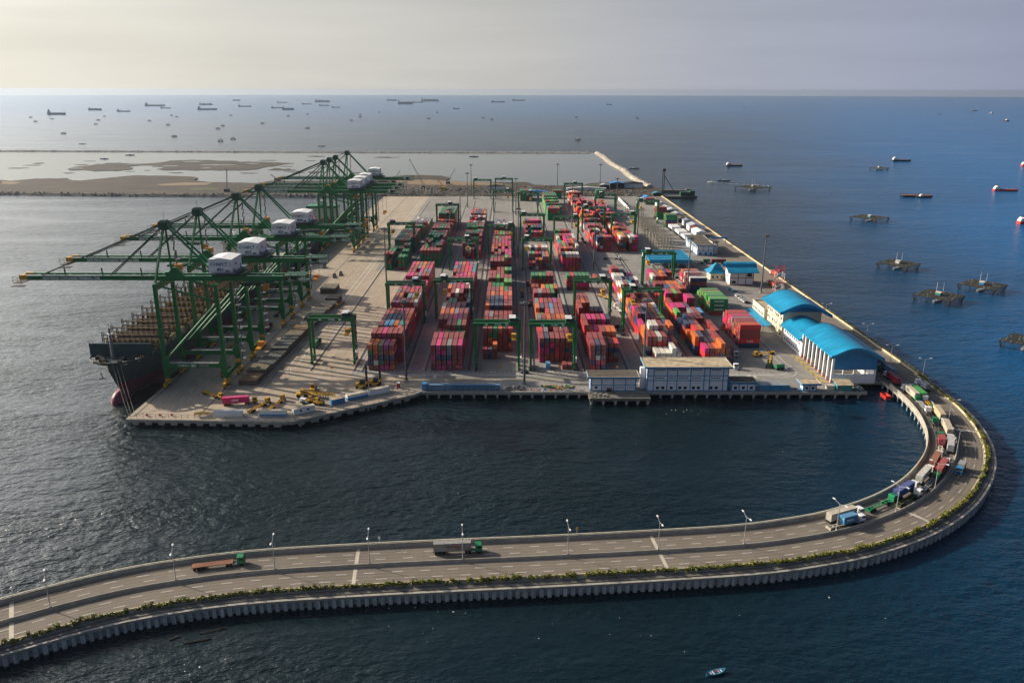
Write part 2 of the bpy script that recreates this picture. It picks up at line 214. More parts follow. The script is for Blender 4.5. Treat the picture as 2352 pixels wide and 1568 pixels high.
# ---------------------------------------------------------------- sea, lagoon, haze
def water(name, deep, rough, amp, scales, east=None, ior=1.34):
    m = bpy.data.materials.new(name); nt, b = nodes(m); N, L = nt.nodes.new, nt.links.new
    b.inputs['Roughness'].default_value = rough; b.inputs['IOR'].default_value = ior; b.inputs['Specular IOR Level'].default_value = .5
    tc = N('ShaderNodeTexCoord'); prev = None
    for sc_, a, st, rot in scales:
        mp = N('ShaderNodeMapping'); mp.inputs['Rotation'].default_value = (0, 0, R(rot)); mp.inputs['Scale'].default_value = (sc_ / st, sc_, 1); L(tc.outputs['Object'], mp.inputs['Vector'])
        n = N('ShaderNodeTexNoise'); n.noise_dimensions = '2D'; n.inputs['Scale'].default_value = 1; n.inputs['Detail'].default_value = 3; n.inputs['Roughness'].default_value = .55; L(mp.outputs[0], n.inputs['Vector'])
        mu = N('ShaderNodeMath'); mu.operation = 'MULTIPLY_ADD'; mu.inputs[1].default_value = a; L(n.outputs[0], mu.inputs[0])
        if prev: L(prev, mu.inputs[2])
        else: mu.inputs[2].default_value = 0
        prev = mu.outputs[0]
    bp = N('ShaderNodeBump'); bp.inputs['Strength'].default_value = 1; bp.inputs['Distance'].default_value = amp; L(prev, bp.inputs['Height'])
    sm = N('ShaderNodeMapping'); sm.inputs['Rotation'].default_value = (0, 0, R(28)); sm.inputs['Scale'].default_value = (.0035, .016, 1); L(tc.outputs['Object'], sm.inputs['Vector'])
    sn = N('ShaderNodeTexNoise'); sn.noise_dimensions = '2D'; sn.inputs['Scale'].default_value = 1; sn.inputs['Detail'].default_value = 5; sn.inputs['Roughness'].default_value = .6; sn.inputs['Distortion'].default_value = .6; L(sm.outputs[0], sn.inputs['Vector'])
    sr = N('ShaderNodeMapRange'); sr.inputs[1].default_value = .32; sr.inputs[2].default_value = .66; sr.inputs[3].default_value = .3; sr.inputs[4].default_value = 1.1; L(sn.outputs[0], sr.inputs[0]); L(sr.outputs[0], bp.inputs['Strength']); L(bp.outputs[0], b.inputs['Normal'])
    # slow patches of clearer and siltier water; the open sea to the east is bluer than the silty basin
    pn = N('ShaderNodeTexNoise'); pn.noise_dimensions = '2D'; pn.inputs['Scale'].default_value = .006; pn.inputs['Detail'].default_value = 4; L(tc.outputs['Object'], pn.inputs['Vector'])
    mx = N('ShaderNodeMix'); mx.data_type = 'RGBA'; L(pn.outputs[0], mx.inputs[0]); mx.inputs[6].default_value = (*[c * .75 for c in deep], 1); mx.inputs[7].default_value = (*[c * 1.25 for c in deep], 1)
    out = mx.outputs[2]
    if east:
        sp = N('ShaderNodeSeparateXYZ'); L(tc.outputs['Object'], sp.inputs[0])
        def ma(op, a_, b_=None, c_=None):
            n = N('ShaderNodeMath'); n.operation = op
            for i, v in enumerate((a_, b_, c_)):
                if v is None: continue
                if isinstance(v, (int, float)): n.inputs[i].default_value = v
                else: L(v, n.inputs[i])
            return n.outputs[0]
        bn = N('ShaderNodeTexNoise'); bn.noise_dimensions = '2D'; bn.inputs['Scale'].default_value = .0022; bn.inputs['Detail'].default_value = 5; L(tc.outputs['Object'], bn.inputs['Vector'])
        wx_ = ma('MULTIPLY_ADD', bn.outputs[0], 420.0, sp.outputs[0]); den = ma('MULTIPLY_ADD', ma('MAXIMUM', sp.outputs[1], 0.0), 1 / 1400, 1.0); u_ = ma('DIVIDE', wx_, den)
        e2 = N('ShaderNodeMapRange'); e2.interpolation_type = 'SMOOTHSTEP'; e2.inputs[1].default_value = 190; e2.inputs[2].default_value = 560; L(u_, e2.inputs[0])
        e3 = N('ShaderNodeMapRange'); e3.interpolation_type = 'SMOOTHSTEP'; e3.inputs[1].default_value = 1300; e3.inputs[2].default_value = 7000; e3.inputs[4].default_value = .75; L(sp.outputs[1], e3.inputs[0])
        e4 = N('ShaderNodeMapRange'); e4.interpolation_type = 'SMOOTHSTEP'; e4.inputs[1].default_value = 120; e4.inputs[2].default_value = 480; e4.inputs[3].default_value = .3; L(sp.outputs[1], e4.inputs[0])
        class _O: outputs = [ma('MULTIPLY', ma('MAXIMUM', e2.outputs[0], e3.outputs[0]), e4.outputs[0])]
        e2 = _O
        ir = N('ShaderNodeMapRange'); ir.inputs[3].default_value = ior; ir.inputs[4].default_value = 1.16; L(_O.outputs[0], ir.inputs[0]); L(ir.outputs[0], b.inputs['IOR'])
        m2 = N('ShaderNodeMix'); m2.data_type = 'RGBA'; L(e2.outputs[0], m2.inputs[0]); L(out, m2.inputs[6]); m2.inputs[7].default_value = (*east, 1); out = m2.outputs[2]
    L(out, b.inputs['Base Color']); return m
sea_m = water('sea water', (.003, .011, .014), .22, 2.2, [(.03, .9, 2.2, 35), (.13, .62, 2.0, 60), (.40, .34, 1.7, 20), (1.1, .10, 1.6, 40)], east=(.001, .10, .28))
lag_m = water('lagoon water', (.05, .062, .064), .12, .22, [(.03, .8, 2.5, 10), (.3, .16, 2, 50)], ior=1.27)
ring = [(23000 * math.sin(a), 23000 * math.cos(a), 0) for a in [2 * math.pi * i / 256 for i in range(256)]]
m_ = MB(); m_.add(ring, [tuple(range(256))[::-1]]); tag(m_.build('sea', sea_m), kind='structure')
def sheet(name, pts, z, m, kind='structure', smooth=0):
    b = MB(); pts = [(p[0], p[1]) for p in pts]
    if sum(pts[i - 1][0] * pts[i][1] - pts[i][0] * pts[i - 1][1] for i in range(len(pts))) < 0: pts = pts[::-1]
    b.add([(x, y, z) for x, y in pts], [tuple(range(len(pts)))])
    o = b.build(name, m)
    if kind: tag(o, kind=kind)
    return o
LAG = [(-1900, 2056), (217, 2004), (222, 1700), (221, 1500), (218, 1340), (222, 1280), (190, 1240), (-178, 1166), (-365, 1166), (-580, 1170), (-745, 1181), (-1900, 1240)]
sheet('lagoon_water', LAG, .05, lag_m)
def patch(pts, z, m, name, rough=6.0, n=9, base=-.5):
    """a low bank of mud or sand with a ragged shore and a slightly domed top"""
    out = []; r = random.Random(len(pts) * 7 + int(rough)); P = [Vector(p).to_2d() for p in pts]
    for lev in range(5):                                        # midpoint displacement: ragged at every size
        Q = []
        for i in range(len(P)):
            a, b = P[i], P[(i + 1) % len(P)]; d = b - a; Q.append(a)
            if d.length > 5: Q.append((a + b) / 2 + Vector((r.uniform(-1, 1) * .10, r.uniform(-1, 1) * .30)) * min(d.length, rough * 5) * .8)
        P = Q
    out = P
    c = sum(out, Vector((0, 0))) / len(out)
    if sum(out[i - 1].x * out[i].y - out[i].x * out[i - 1].y for i in range(len(out))) < 0: out = out[::-1]
    bm = MB(); bm.add([(p.x, p.y, z) for p in out], [tuple(range(len(out)))])
    bm.loft([[(p.x + (p.x - c.x) * .004, p.y + (p.y - c.y) * .004, base) for p in out], [(p.x, p.y, z) for p in out]], cap=False)
    return tag(bm.build(name, m), kind='structure')
def px(L, ox, oy, s=2.297, z=.4): return [g(ox + a / s, oy + b / s, z) for a, b in L]
A_ = px([(635, 300), (700, 268), (830, 256), (950, 236), (1110, 232), (1280, 239), (1440, 233), (1560, 213), (1770, 205), (1960, 210), (2200, 224), (2352, 225)], 0, 550) + px([(230, 232), (350, 238), (240, 250), (100, 270), (0, 294)], 1024, 550) + px([(2200, 302), (1800, 303), (1500, 300), (1440, 290), (1508, 270), (1470, 259), (1300, 256), (1160, 266), (1230, 280), (1180, 299), (1060, 308), (860, 309), (740, 299)], 0, 550)
patch(A_, .45, MT['mud'], 'mudflat', 14)
patch(px([(300, 237), (360, 231), (415, 236), (350, 241)], 0, 550), .4, MT['mud'], 'mudflat', 4)
patch(px([(110, 300), (180, 278), (250, 290), (360, 297), (250, 302)], 1024, 550), .4, MT['mud'], 'mudflat', 6)
patch(px([(470, 172), (560, 168), (640, 174), (560, 177)], 1024, 550), .4, MT['mud'], 'mudflat', 5)
patch(px([(1080, 182), (1180, 178), (1320, 181), (1200, 186)], 1024, 550), .4, MT['mud'], 'mudflat', 5)
Bt = px([(-60, 392), (0, 390), (130, 396), (320, 378), (620, 373), (660, 392), (740, 396), (900, 380), (1050, 366), (1220, 349), (1400, 351), (1600, 353), (1780, 361), (1820, 375), (1780, 395), (1900, 408), (2352, 420)], 0, 550, z=1) + px([(60, 410), (160, 396), (700, 395), (1000, 395), (1150, 376), (1290, 353), (1500, 346), (1700, 351), (1785, 372), (1740, 396), (1900, 408), (2100, 412)], 1024, 550, z=1) + px([(0, 181), (150, 183), (200, 205), (280, 209), (640, 213), (700, 196), (820, 183), (1000, 183), (1120, 180)], 2048, 650, z=1)
sheet_pts = [p.to_2d() for p in Bt] + [Vector(q) for q in [(213, 1335), (225, 1290), (240, 1250), (221, 1180), (219, 1146), (-176, 1141), (-176, 1172), (-365, 1176), (-580, 1182), (-745, 1194), (-950, 1210)]]
patch(sheet_pts, 1.1, MT['mud'], 'reclaimed_land', 3, 3)
q_ = random.Random(31)
def blob(cx, cy, w_, h_, z, m, nm, r_): 
    k = q_.randint(7, 11); return patch([(cx + w_ * math.cos(6.283 * i / k) * q_.uniform(.6, 1.2), cy + h_ * math.sin(6.283 * i / k) * q_.uniform(.6, 1.2)) for i in range(k)], z, m, nm, r_)
for zx, zy, w_, h_ in ((1780, 221, 22, 12), (2010, 253, 34, 9), (930, 241, 12, 9), (1560, 262, 16, 8), (1900, 282, 12, 8), (2330, 240, 16, 10), (700, 284, 14, 6), (1250, 245, 20, 5)):
    p = g(zx / 2.297, 550 + zy / 2.297, .4); blob(p.x, p.y, w_, h_, .52, lag_m, 'pond_water', 8)
for _ in range(26):
    p = g(q_.uniform(60, 1500), 550 + q_.uniform(205, 330) / 2.297, .3); blob(p.x, p.y, q_.uniform(5, 22), q_.uniform(3, 10), .3, MT['mud'], 'mudflat', 6)
sheet('sand', px([(20, 400), (200, 410), (120, 430), (20, 425)], 0, 550, z=1.2), 1.14, MT['sand'])
sheet('sand', px([(1430, 430), (1700, 412), (1950, 415), (1900, 435), (1500, 442)], 0, 550, z=1.2), 1.14, MT['sand'])
sheet('sand', px([(1250, 398), (1600, 385), (1760, 400), (2200, 418), (2340, 432), (1900, 440), (1300, 430)], 1024, 550, z=1.2), 1.14, MT['sand'])
sheet('sand', px([(60, 455), (700, 440), (1200, 450), (1200, 468), (500, 472)], 1024, 550, z=1.2), 1.14, MT['sand'])
sheet('scrub', px([(1740, 470), (1850, 460), (2000, 465), (1990, 478), (1760, 482)], 0, 550, z=1.2), 1.18, MT['scrub'], kind='stuff')
sheet('scrub', px([(2150, 440), (2352, 432), (2352, 448)], 1024, 550, z=1.2), 1.18, MT['scrub'], kind='stuff')
sheet('scrub', px([(640, 213), (820, 190), (980, 192), (880, 208), (700, 216)], 2048, 650, z=1.2), 1.18, MT['scrub'], kind='stuff')
def rocks(name, pts, wdt, h, m, n_per_m, size, label, cat='breakwater', seed=3):
    """a rubble mound: a ridge along pts covered with thrown rocks"""
    r = random.Random(seed); b = MB(); P = [Vector(p).to_2d() for p in pts]; prof = [(-wdt, -.8), (-wdt * .25, h), (wdt * .25, h), (wdt, -.8)]
    rings = []
    for i, p in enumerate(P):
        t = (P[min(i + 1, len(P) - 1)] - P[max(i - 1, 0)]).normalized(); nn = Vector((-t.y, t.x))
        rings.append([(p.x + nn.x * o, p.y + nn.y * o, z) for o, z in prof])
    b.loft(rings)
    for i in range(len(P) - 1):
        a, c = P[i], P[i + 1]; L_ = (c - a).length; t = (c - a) / L_; nn = Vector((-t.y, t.x))
        for k in range(int(L_ * n_per_m)):
            o = r.uniform(-1, 1) * wdt; z = h if abs(o) < wdt * .25 else h - (abs(o) - wdt * .25) / (wdt * .75) * (h + .8)
            q = a + t * r.uniform(0, L_) + nn * o; s = size * r.uniform(.5, 1.3)
            v = [Vector((q.x, q.y, z)) + Vector((dx * s * r.uniform(.5, 1), dy * s * r.uniform(.5, 1), dz * s * r.uniform(.4, .8))) for dx, dy, dz in ((1, 0, 0), (0, 1, 0), (-1, 0, 0), (0, -1, 0), (0, 0, 1))]
            b.add(v, [(0, 1, 4), (1, 2, 4), (2, 3, 4), (3, 0, 4)])
    return tag(b.build(name, m), label, cat)
rocks('breakwater', [(-1900 + 100 * i, 2056 - 2.456 * i) for i in range(22)], 6, 2.2, MT['rock'], .8, 2.2, 'long thin rock breakwater closing the far side of the lagoon')
rocks('breakwater', [(217, 2002), (219, 1850), (216, 1720), (222, 1560), (219, 1450), (222, 1340), (226, 1290)], 8, 3.8, MT['pale concrete'], 1.2, 2.4, 'pale rock breakwater running out beside the open blue sea', seed=5)
rocks('breakwater', [(-1000, 1212), (-745, 1186), (-580, 1174), (-365, 1168), (-178, 1164)], 8, 3.2, MT['dark rock'], .8, 2.6, 'dark stone revetment along the water under the brown mudflats', seed=6)
# air: one box of thin haze
hb = MB().box(-26000, 26000, -1500, 26000, -1.5, 152).build('haze', None); hb.data.materials.clear()
hm = bpy.data.materials.new('haze'); hm.use_nodes = True; hn = hm.node_tree; hn.nodes.clear()
pv = hn.nodes.new('ShaderNodeVolumePrincipled'); ho = hn.nodes.new('ShaderNodeOutputMaterial'); hn.links.new(pv.outputs[0], ho.inputs['Volume'])
pv.inputs['Color'].default_value = (.45, .54, .68, 1); pv.inputs['Density'].default_value = 3.4e-5; pv.inputs['Anisotropy'].default_value = .5
hb.data.materials.append(hm); tag(hb, kind='stuff')
# ---------------------------------------------------------------- terminal ground
def ground_mat(name, c, slab, var, line=.82, stain=(.05, .045, .04)):
    m = bpy.data.materials.new(name); nt, b = nodes(m); N, L = nt.nodes.new, nt.links.new
    b.inputs['Roughness'].default_value = .9; b.inputs['Specular IOR Level'].default_value = .25
    tc = N('ShaderNodeTexCoord')
    br = N('ShaderNodeTexBrick'); br.offset = 0; br.inputs['Scale'].default_value = 1; br.inputs['Brick Width'].default_value = slab[0]; br.inputs['Row Height'].default_value = slab[1]; br.inputs['Mortar Size'].default_value = .12
    br.inputs['Color1'].default_value = (*c, 1); br.inputs['Color2'].default_value = (*[x * .88 for x in c], 1); br.inputs['Mortar'].default_value = (*[x * line for x in c], 1); L(tc.outputs['Object'], br.inputs['Vector'])
    prev = br.outputs[0]
    for scl, lo, hi, det, sx in ((.02, 1 - var, 1 + var * .5, 6, 1), (.25, 1 - var * .7, 1 + var * .4, 8, 1), (.12, 1 - var * .8, 1.06, 5, .12)):
        mp = N('ShaderNodeMapping'); mp.inputs['Scale'].default_value = (1, sx, 1); L(tc.outputs['Object'], mp.inputs[0])
        n = N('ShaderNodeTexNoise'); n.inputs['Scale'].default_value = scl; n.inputs['Detail'].default_value = det; n.inputs['Roughness'].default_value = .65; L(mp.outputs[0], n.inputs['Vector'])
        mr = N('ShaderNodeMapRange'); mr.inputs[1].default_value = .3; mr.inputs[2].default_value = .7; mr.inputs[3].default_value = lo; mr.inputs[4].default_value = hi; L(n.outputs[0], mr.inputs[0])
        x = N('ShaderNodeMix'); x.data_type = 'RGBA'; x.blend_type = 'MULTIPLY'; x.inputs[0].default_value = 1; L(prev, x.inputs[6]); L(mr.outputs[0], x.inputs[7]); prev = x.outputs[2]
    n = N('ShaderNodeTexNoise'); n.inputs['Scale'].default_value = .06; n.inputs['Detail'].default_value = 7; n.inputs['Roughness'].default_value = .75; L(tc.outputs['Object'], n.inputs['Vector'])
    mr = N('ShaderNodeMapRange'); mr.inputs[1].default_value = .60; mr.inputs[2].default_value = .72; mr.inputs[4].default_value = .45; L(n.outputs[0], mr.inputs[0])
    x = N('ShaderNodeMix'); x.data_type = 'RGBA'; L(mr.outputs[0], x.inputs[0]); L(prev, x.inputs[6]); x.inputs[7].default_value = (*stain, 1); L(x.outputs[2], b.inputs['Base Color'])
    return m
apron_m = ground_mat('apron concrete', (.40, .335, .265), (5.5, 7.5), .13)
yard_m = ground_mat('yard paving', (.27, .255, .24), (3.1, 6.4), .16)
road_m = ground_mat('road asphalt', (.19, .165, .14), (400, 400), .10, 1.0, (.09, .08, .07))
EDGE = [(-176.5, 340.5), (-99.4, 337.2), (-46, 372.3), (-44, 375), (181, 375), (181, 389), (219.5, 389), (219.5, 1146), (-176.5, 1141)]
sheet('quay_apron_pavement', [(-176.4, 340.6), (-99.4, 337.3), (-46, 372.4), (-44.2, 375.1), (-44.2, 400), (-84, 400), (-84, 655), (-112, 655), (-112, 1141), (-176.4, 1141)], 3.504, apron_m)
sheet('yard_pavement', [(-44.2, 375.1), (181, 375.1), (181, 389), (219.4, 389), (219.4, 1146), (-112, 1141), (-112, 655), (-84, 655), (-84, 400), (-44.2, 400)], 3.504, yard_m)
wf = empty('wharf', (0, 0, 0), 0, 'concrete piled wharf carrying the whole container terminal', 'wharf')
MB().prism(EDGE, 2.0, 3.5).build('deck_slab', MT['concrete'], wf)
b = MB().prism([(-168, 349), (-102, 346), (-48, 380), (-46, 383), (176, 383), (176, 395), (214, 395), (214, 1140), (-168, 1136)], -1.5, 1.98); b.build('underdeck_shade_block', MT['dark rock'], wf)  # dark block added behind the piles so the space under the deck looks dark
b = MB()                                                    # stepped fascia blocks along the seaward edge
def along(a, c, step): 
    a, c = Vector(a), Vector(c); n = int((c - a).length / step); t = (c - a).normalized()
    return [(a + t * step * (i + .5), t, i) for i in range(n)]
for a, c in (((-176.5, 340.5), (-99.4, 337.2)), ((-99.4, 337.2), (-46, 372.3))):
    for p, t, i in along(a, c, 3.0):
        nn = Vector((t.y, -t.x)); d = 1.3 if i % 2 else .7
        q = p + nn * .22; b.bar((q.x - t.x * 1.5, q.y - t.y * 1.5, 3.42 - d), (q.x + t.x * 1.5, q.y + t.y * 1.5, 3.42 - d), .4, 2 * d - .02)
b.bar((-44, 374.78, 2.72), (181, 374.78, 2.72), .4, 1.3); b.build('fascia_beam', MT['concrete'], wf)
for a, c, st, off in (((-176.5, 340.5), (-99.4, 337.2), 6.2, 2.2), ((-99.4, 337.2), (-46, 372.3), 8.5, 1.4), ((-44, 375), (181, 375), 5.9, 1.0)):
    for p, t, i in along(a, c, st):
        q = p + Vector((-t.y, t.x)) * off
        bb = MB().cyl((0, 0, -1.5), (0, 0, 1.4), .55, n=10); bb.cbox(0, 0, 1.7, 1.7, 1.7, .6); bb.build('pile', MT['pile concrete'], wf, (q.x, q.y, 0))
b = MB().box(40, 70.2, 366, 374.6, 2.1, 3.5); jt = empty('jetty', (0, 0, 0), 0, 'small square concrete jetty in front of the low blue and white building', 'jetty'); b.build('deck_slab', MT['dark concrete'], jt)
for x in (41, 47, 53, 58.5, 64, 69):
    bb = MB().cyl((0, 0, -1.5), (0, 0, 1.5), .55); bb.cbox(0, .6, 1.75, 1.6, 2.6, .66); bb.build('pile', MT['pile concrete'], jt, (x, 367, 0))
# chain-link fence on the wharf edge
def fence(name, pts, h, label, step=3.0, z=3.5, rails=(1.0,)):
    f = empty(name, (0, 0, 0), 0, label, 'fence'); pb, rb = MB(), MB()
    for a, c in zip(pts, pts[1:]):
        a, c = Vector(a), Vector(c)
        for p, t, i in along(a, c, step): pb.cbox(p.x, p.y, z + h / 2, .12, .12, h)
        for k in rails: rb.bar((a.x, a.y, z + h * k), (c.x, c.y, z + h * k), .09)
    pb.build('fence_posts', MT['galvanised'], f); rb.build('rail', MT['galvanised'], f); return f
fence('wharf_fence', [(-176, 341.0), (-99.5, 337.7), (-46.4, 372.6), (-44, 375.4), (40, 375.4)], 2.4, 'thin grey post fence along the seaward edge of the wharf', rails=(1, .55))
# painted marks on the ground
mk, ym, dk = MB(), MB(), MB(); Z1 = 3.509
def line(b, p, q, w_, z=Z1):
    p, q = Vector(p).to_2d(), Vector(q).to_2d(); t = (q - p).normalized(); n = Vector((-t.y, t.x)) * w_ / 2
    b.add([(p.x - n.x, p.y - n.y, z), (q.x - n.x, q.y - n.y, z), (q.x + n.x, q.y + n.y, z), (p.x + n.x, p.y + n.y, z)], [(0, 3, 2, 1) if t.cross(n) < 0 else (0, 1, 2, 3)])
def dashes(b, p, q, on, off, w_):
    p, q = Vector(p), Vector(q); L_ = (q - p).length; t = (q - p) / L_; s = 0
    while s < L_: line(b, p + t * s, p + t * min(L_, s + on), w_); s += on + off
for x in (-174.0, -144.0): line(dk, (x, 343), (x, 1139), .55)
line(dk, (-124.2, 350), (-124.2, 600), .25)
for x in (-120.2, -116.4): line(mk, (x, 410), (x, 1110), .32)
for x in (-127, -131.5, -160, -156.5): dashes(mk, (x, 350), (x, 1100), 6, 6, .22)
for x in (-170.5, -166, -153, -149): dashes(mk, (x, 346), (x, 1000), 1.6, 1.8, .15)
arc = [(-120.2, 410), (-119.6, 405), (-117.6, 401), (-113, 397.6), (-108, 396), (-95, 395), (-53, 399.5), (-30, 399.7), (150, 399.7)]
for a, c in zip(arc, arc[1:]): line(mk, a, c, .3); line(mk, Vector(a) + Vector((1.6, 1.2)), Vector(c) + Vector((1.6, 1.2)), .22)
line(ym, (-95, 392.8), (-44, 394.4), .35); line(ym, (-44, 393.4), (128, 393.4), .35); line(ym, (-128, 420), (-128, 1000), .25); line(ym, (-134.5, 420), (-134.5, 1000), .25)
dashes(mk, (-107, 404.6), (-62, 404.6), 1.3, 1.1, .4); dashes(mk, (-46, 403.2), (62, 403.2), 1.3, 1.1, .4); dashes(mk, (62, 402.5), (140, 402.5), 1.3, 1.1, .4)
arc2 = [(138, 397.8), (146, 396), (151.5, 398), (155, 402.5), (156, 409), (154.5, 420), (154, 600)]
for a, c in zip(arc2, arc2[1:]): line(mk, a, c, .3)
arc3 = [(128, 399), (143, 399.5), (149, 402.5), (151.8, 408), (151.5, 418), (150.5, 440), (151, 640)]
for a, c in zip(arc3, arc3[1:]): line(mk, a, c, .25)
for i in range(6):                                            # yellow chevrons beside the shed
    y = 389 + i * 7.4; line(ym, (162.2, y + 5.6), (166.7, y), 1.7)
line(ym, (163.2, 389), (163.2, 438), .5)
X6 = {'first': -77.0, 'second': -43.1, 'third': -15.8, 'fourth': 16.0, 'fifth': 43.0, 'sixth': 78.0, 'seventh': 103.5}
for x0 in list(X6.values()) + [-105.0]:                       # lane lines, runways of the gantry cranes
    for xx in (x0 - 1.7, x0 + 21.6): line(dk, (xx, 406), (xx, 1090), 1.1)
    for xx in (x0 - 3.2, x0 + 23.2): line(mk, (xx, 406), (xx, 1090), .16)
    dashes(mk, (x0 + 18.6, 405), (x0 + 18.6, 1080), 1.0, 1.0, .16)
for x0, ya, yb in ((-15.8, 406, 440), (-105, 410, 655)):      # empty slots: corner pads
    for i in range(6):
        y = ya
        while y < yb: dk.box(x0 + i * 2.9, x0 + i * 2.9 + .5, y, y + .45, 3.506, 3.512); dk.box(x0 + i * 2.9 + 1.9, x0 + i * 2.9 + 2.4, y, y + .45, 3.506, 3.512); y += 6.4
for y in (395.8, 398.2):
    for x in (-39, -61, 128, 131): mk.box(x - .9, x + .9, y, y + 1.0, 3.505, 3.51)
tag(mk.build('yard_markings', MT['marking']), kind='structure'); tag(ym.build('yellow_markings', MT['yellow marking']), kind='structure'); tag(dk.build('crane_rail_lines', MT['dark steel']), kind='structure')
for t_, x, y in (('A3', -37.5, 404.2), ('A4', -10.2, 404.0), ('A5', 21.5, 404.0)):
    tag(text(t_, 2.6, MT['marking'], None, (x, y, 3.52), (0, 0, 0), name='ground_lettering_marking'), kind='structure')
# ---------------------------------------------------------------- causeway road
MED = [(-215, 140), (-190, 160), (-165, 177.5), (-143.6, 191.3), (-120.5, 204), (-101.7, 210.8), (-78.8, 215.9), (-45.4, 219.6), (-14.6, 222.2), (14, 224.4), (48.9, 227.6), (77.7, 230.9), (97, 235), (116, 241), (138, 252), (157, 266), (172, 281.5), (184, 297.5), (193, 314), (199.5, 332), (203.5, 350), (205.3, 368), (205.8, 390), (206, 430), (206, 500), (206, 640), (206, 800), (206, 1000), (206, 1145)]
def catmull(P, step=1.5):
    out = []; P = [Vector(p) for p in P]; P = [2 * P[0] - P[1]] + P + [2 * P[-1] - P[-2]]
    for i in range(1, len(P) - 2):
        n = max(2, int((P[i + 1] - P[i]).length / step))
        for k in range(n):
            t = k / n; a, b, c, d = P[i - 1:i + 3]
            out.append(.5 * ((2 * b) + (c - a) * t + (2 * a - 5 * b + 4 * c - d) * t * t + (3 * b - a - 3 * c + d) * t ** 3))
    return out + [P[-2]]
RC = catmull(MED); RT = []
for i in range(len(RC)): RT.append((RC[min(i + 1, len(RC) - 1)] - RC[max(i - 1, 0)]).normalized())
RS = [0.0]
for i in range(1, len(RC)): RS.append(RS[-1] + (RC[i] - RC[i - 1]).length)
def rp(s, off):                                             # point at run s, offset to the left (inner side) of travel
    lo, hi = 0, len(RS) - 1
    while hi - lo > 1:
        m_ = (lo + hi) // 2
        if RS[m_] <= s: lo = m_
        else: hi = m_
    f_ = (s - RS[lo]) / max(1e-6, RS[hi] - RS[lo]); p = RC[lo].lerp(RC[hi], f_); t = RT[lo].lerp(RT[hi], f_).normalized()
    return p + Vector((-t.y, t.x)) * off, t
def run_of(p):
    p = Vector(p[:2]); i = min(range(len(RC)), key=lambda k: (RC[k] - p).length); t = RT[i]; d = p - RC[i]
    return RS[i] + d.dot(t), d.dot(Vector((-t.y, t.x)))
S_END = RS[-1]; RZ = 4.3
def sweep(prof, s0, s1, name, m, parent=None, step=2.0, closed=True, kind=None):
    n = max(2, int((s1 - s0) / step)); rings = []
    for k in range(n + 1):
        s = s0 + (s1 - s0) * k / n; p0, t = rp(s, 0); nn = Vector((-t.y, t.x))
        rings.append([(p0.x + nn.x * o, p0.y + nn.y * o, z) for o, z in prof])
    o = MB().loft(rings, cap=closed, close=closed).build(name, m, parent)
    if kind: tag(o, kind=kind)
    return o
S_LAND = run_of((205.6, 389))[0]
nt = road_m.node_tree; b_ = nt.nodes['Principled BSDF']; src = b_.inputs['Base Color'].links[0].from_socket     # tyre wear along the lanes
at_ = nt.nodes.new('ShaderNodeAttribute'); at_.attribute_name = 'across'; pp = nt.nodes.new('ShaderNodeMath'); pp.operation = 'PINGPONG'; pp.inputs[1].default_value = .87; nt.links.new(at_.outputs['Fac'], pp.inputs[0])
tn = nt.nodes.new('ShaderNodeTexNoise'); tn.inputs['Scale'].default_value = .09; tn.inputs['Detail'].default_value = 6; tcn = nt.nodes.new('ShaderNodeTexCoord'); nt.links.new(tcn.outputs['Object'], tn.inputs['Vector'])
mr_ = nt.nodes.new('ShaderNodeMapRange'); mr_.inputs[1].default_value = .1; mr_.inputs[2].default_value = .75; mr_.inputs[3].default_value = 1.07; mr_.inputs[4].default_value = .66; nt.links.new(pp.outputs[0], mr_.inputs[0])
m3 = nt.nodes.new('ShaderNodeMix'); m3.data_type = 'RGBA'; m3.blend_type = 'MULTIPLY'; nt.links.new(tn.outputs[0], m3.inputs[0]); nt.links.new(src, m3.inputs[6]); nt.links.new(mr_.outputs[0], m3.inputs[7]); nt.links.new(m3.outputs[2], b_.inputs['Base Color'])
ro = sweep([(11, RZ + .004), (-10.2, RZ + .004)], 0, S_LAND + 14, 'road', road_m, closed=False, kind='structure')
av = ro.data.attributes.new('across', 'FLOAT', 'POINT'); av.data.foreach_set('value', [(11.0, -10.2)[i % 2] for i in range(len(ro.data.vertices))])
sweep([(12.2, 3.7), (-10.2, 3.7)], S_LAND + 10, S_END, 'road', road_m, closed=False, kind='structure')
cw = empty('causeway', (0, 0, 0), 0, 'curved concrete causeway sweeping over dark water to the terminal', 'causeway')
sweep([(11.4, 3.2), (11.4, RZ), (-11.4, RZ), (-11.4, 3.2)], 0, S_LAND + 6, 'deck_slab', MT['concrete'], cw)
sweep([(-11.4, 1.0), (-11.4, 3.9), (-13.4, 3.9), (-13.4, 1.0)], 0, S_END, 'ledge', MT['dark concrete'], cw)
sweep([(-13.5, 2.8), (-13.5, 3.65), (-14.6, 3.65), (-14.6, 2.8)], 0, S_END, 'cap_beam', MT['concrete'], cw)
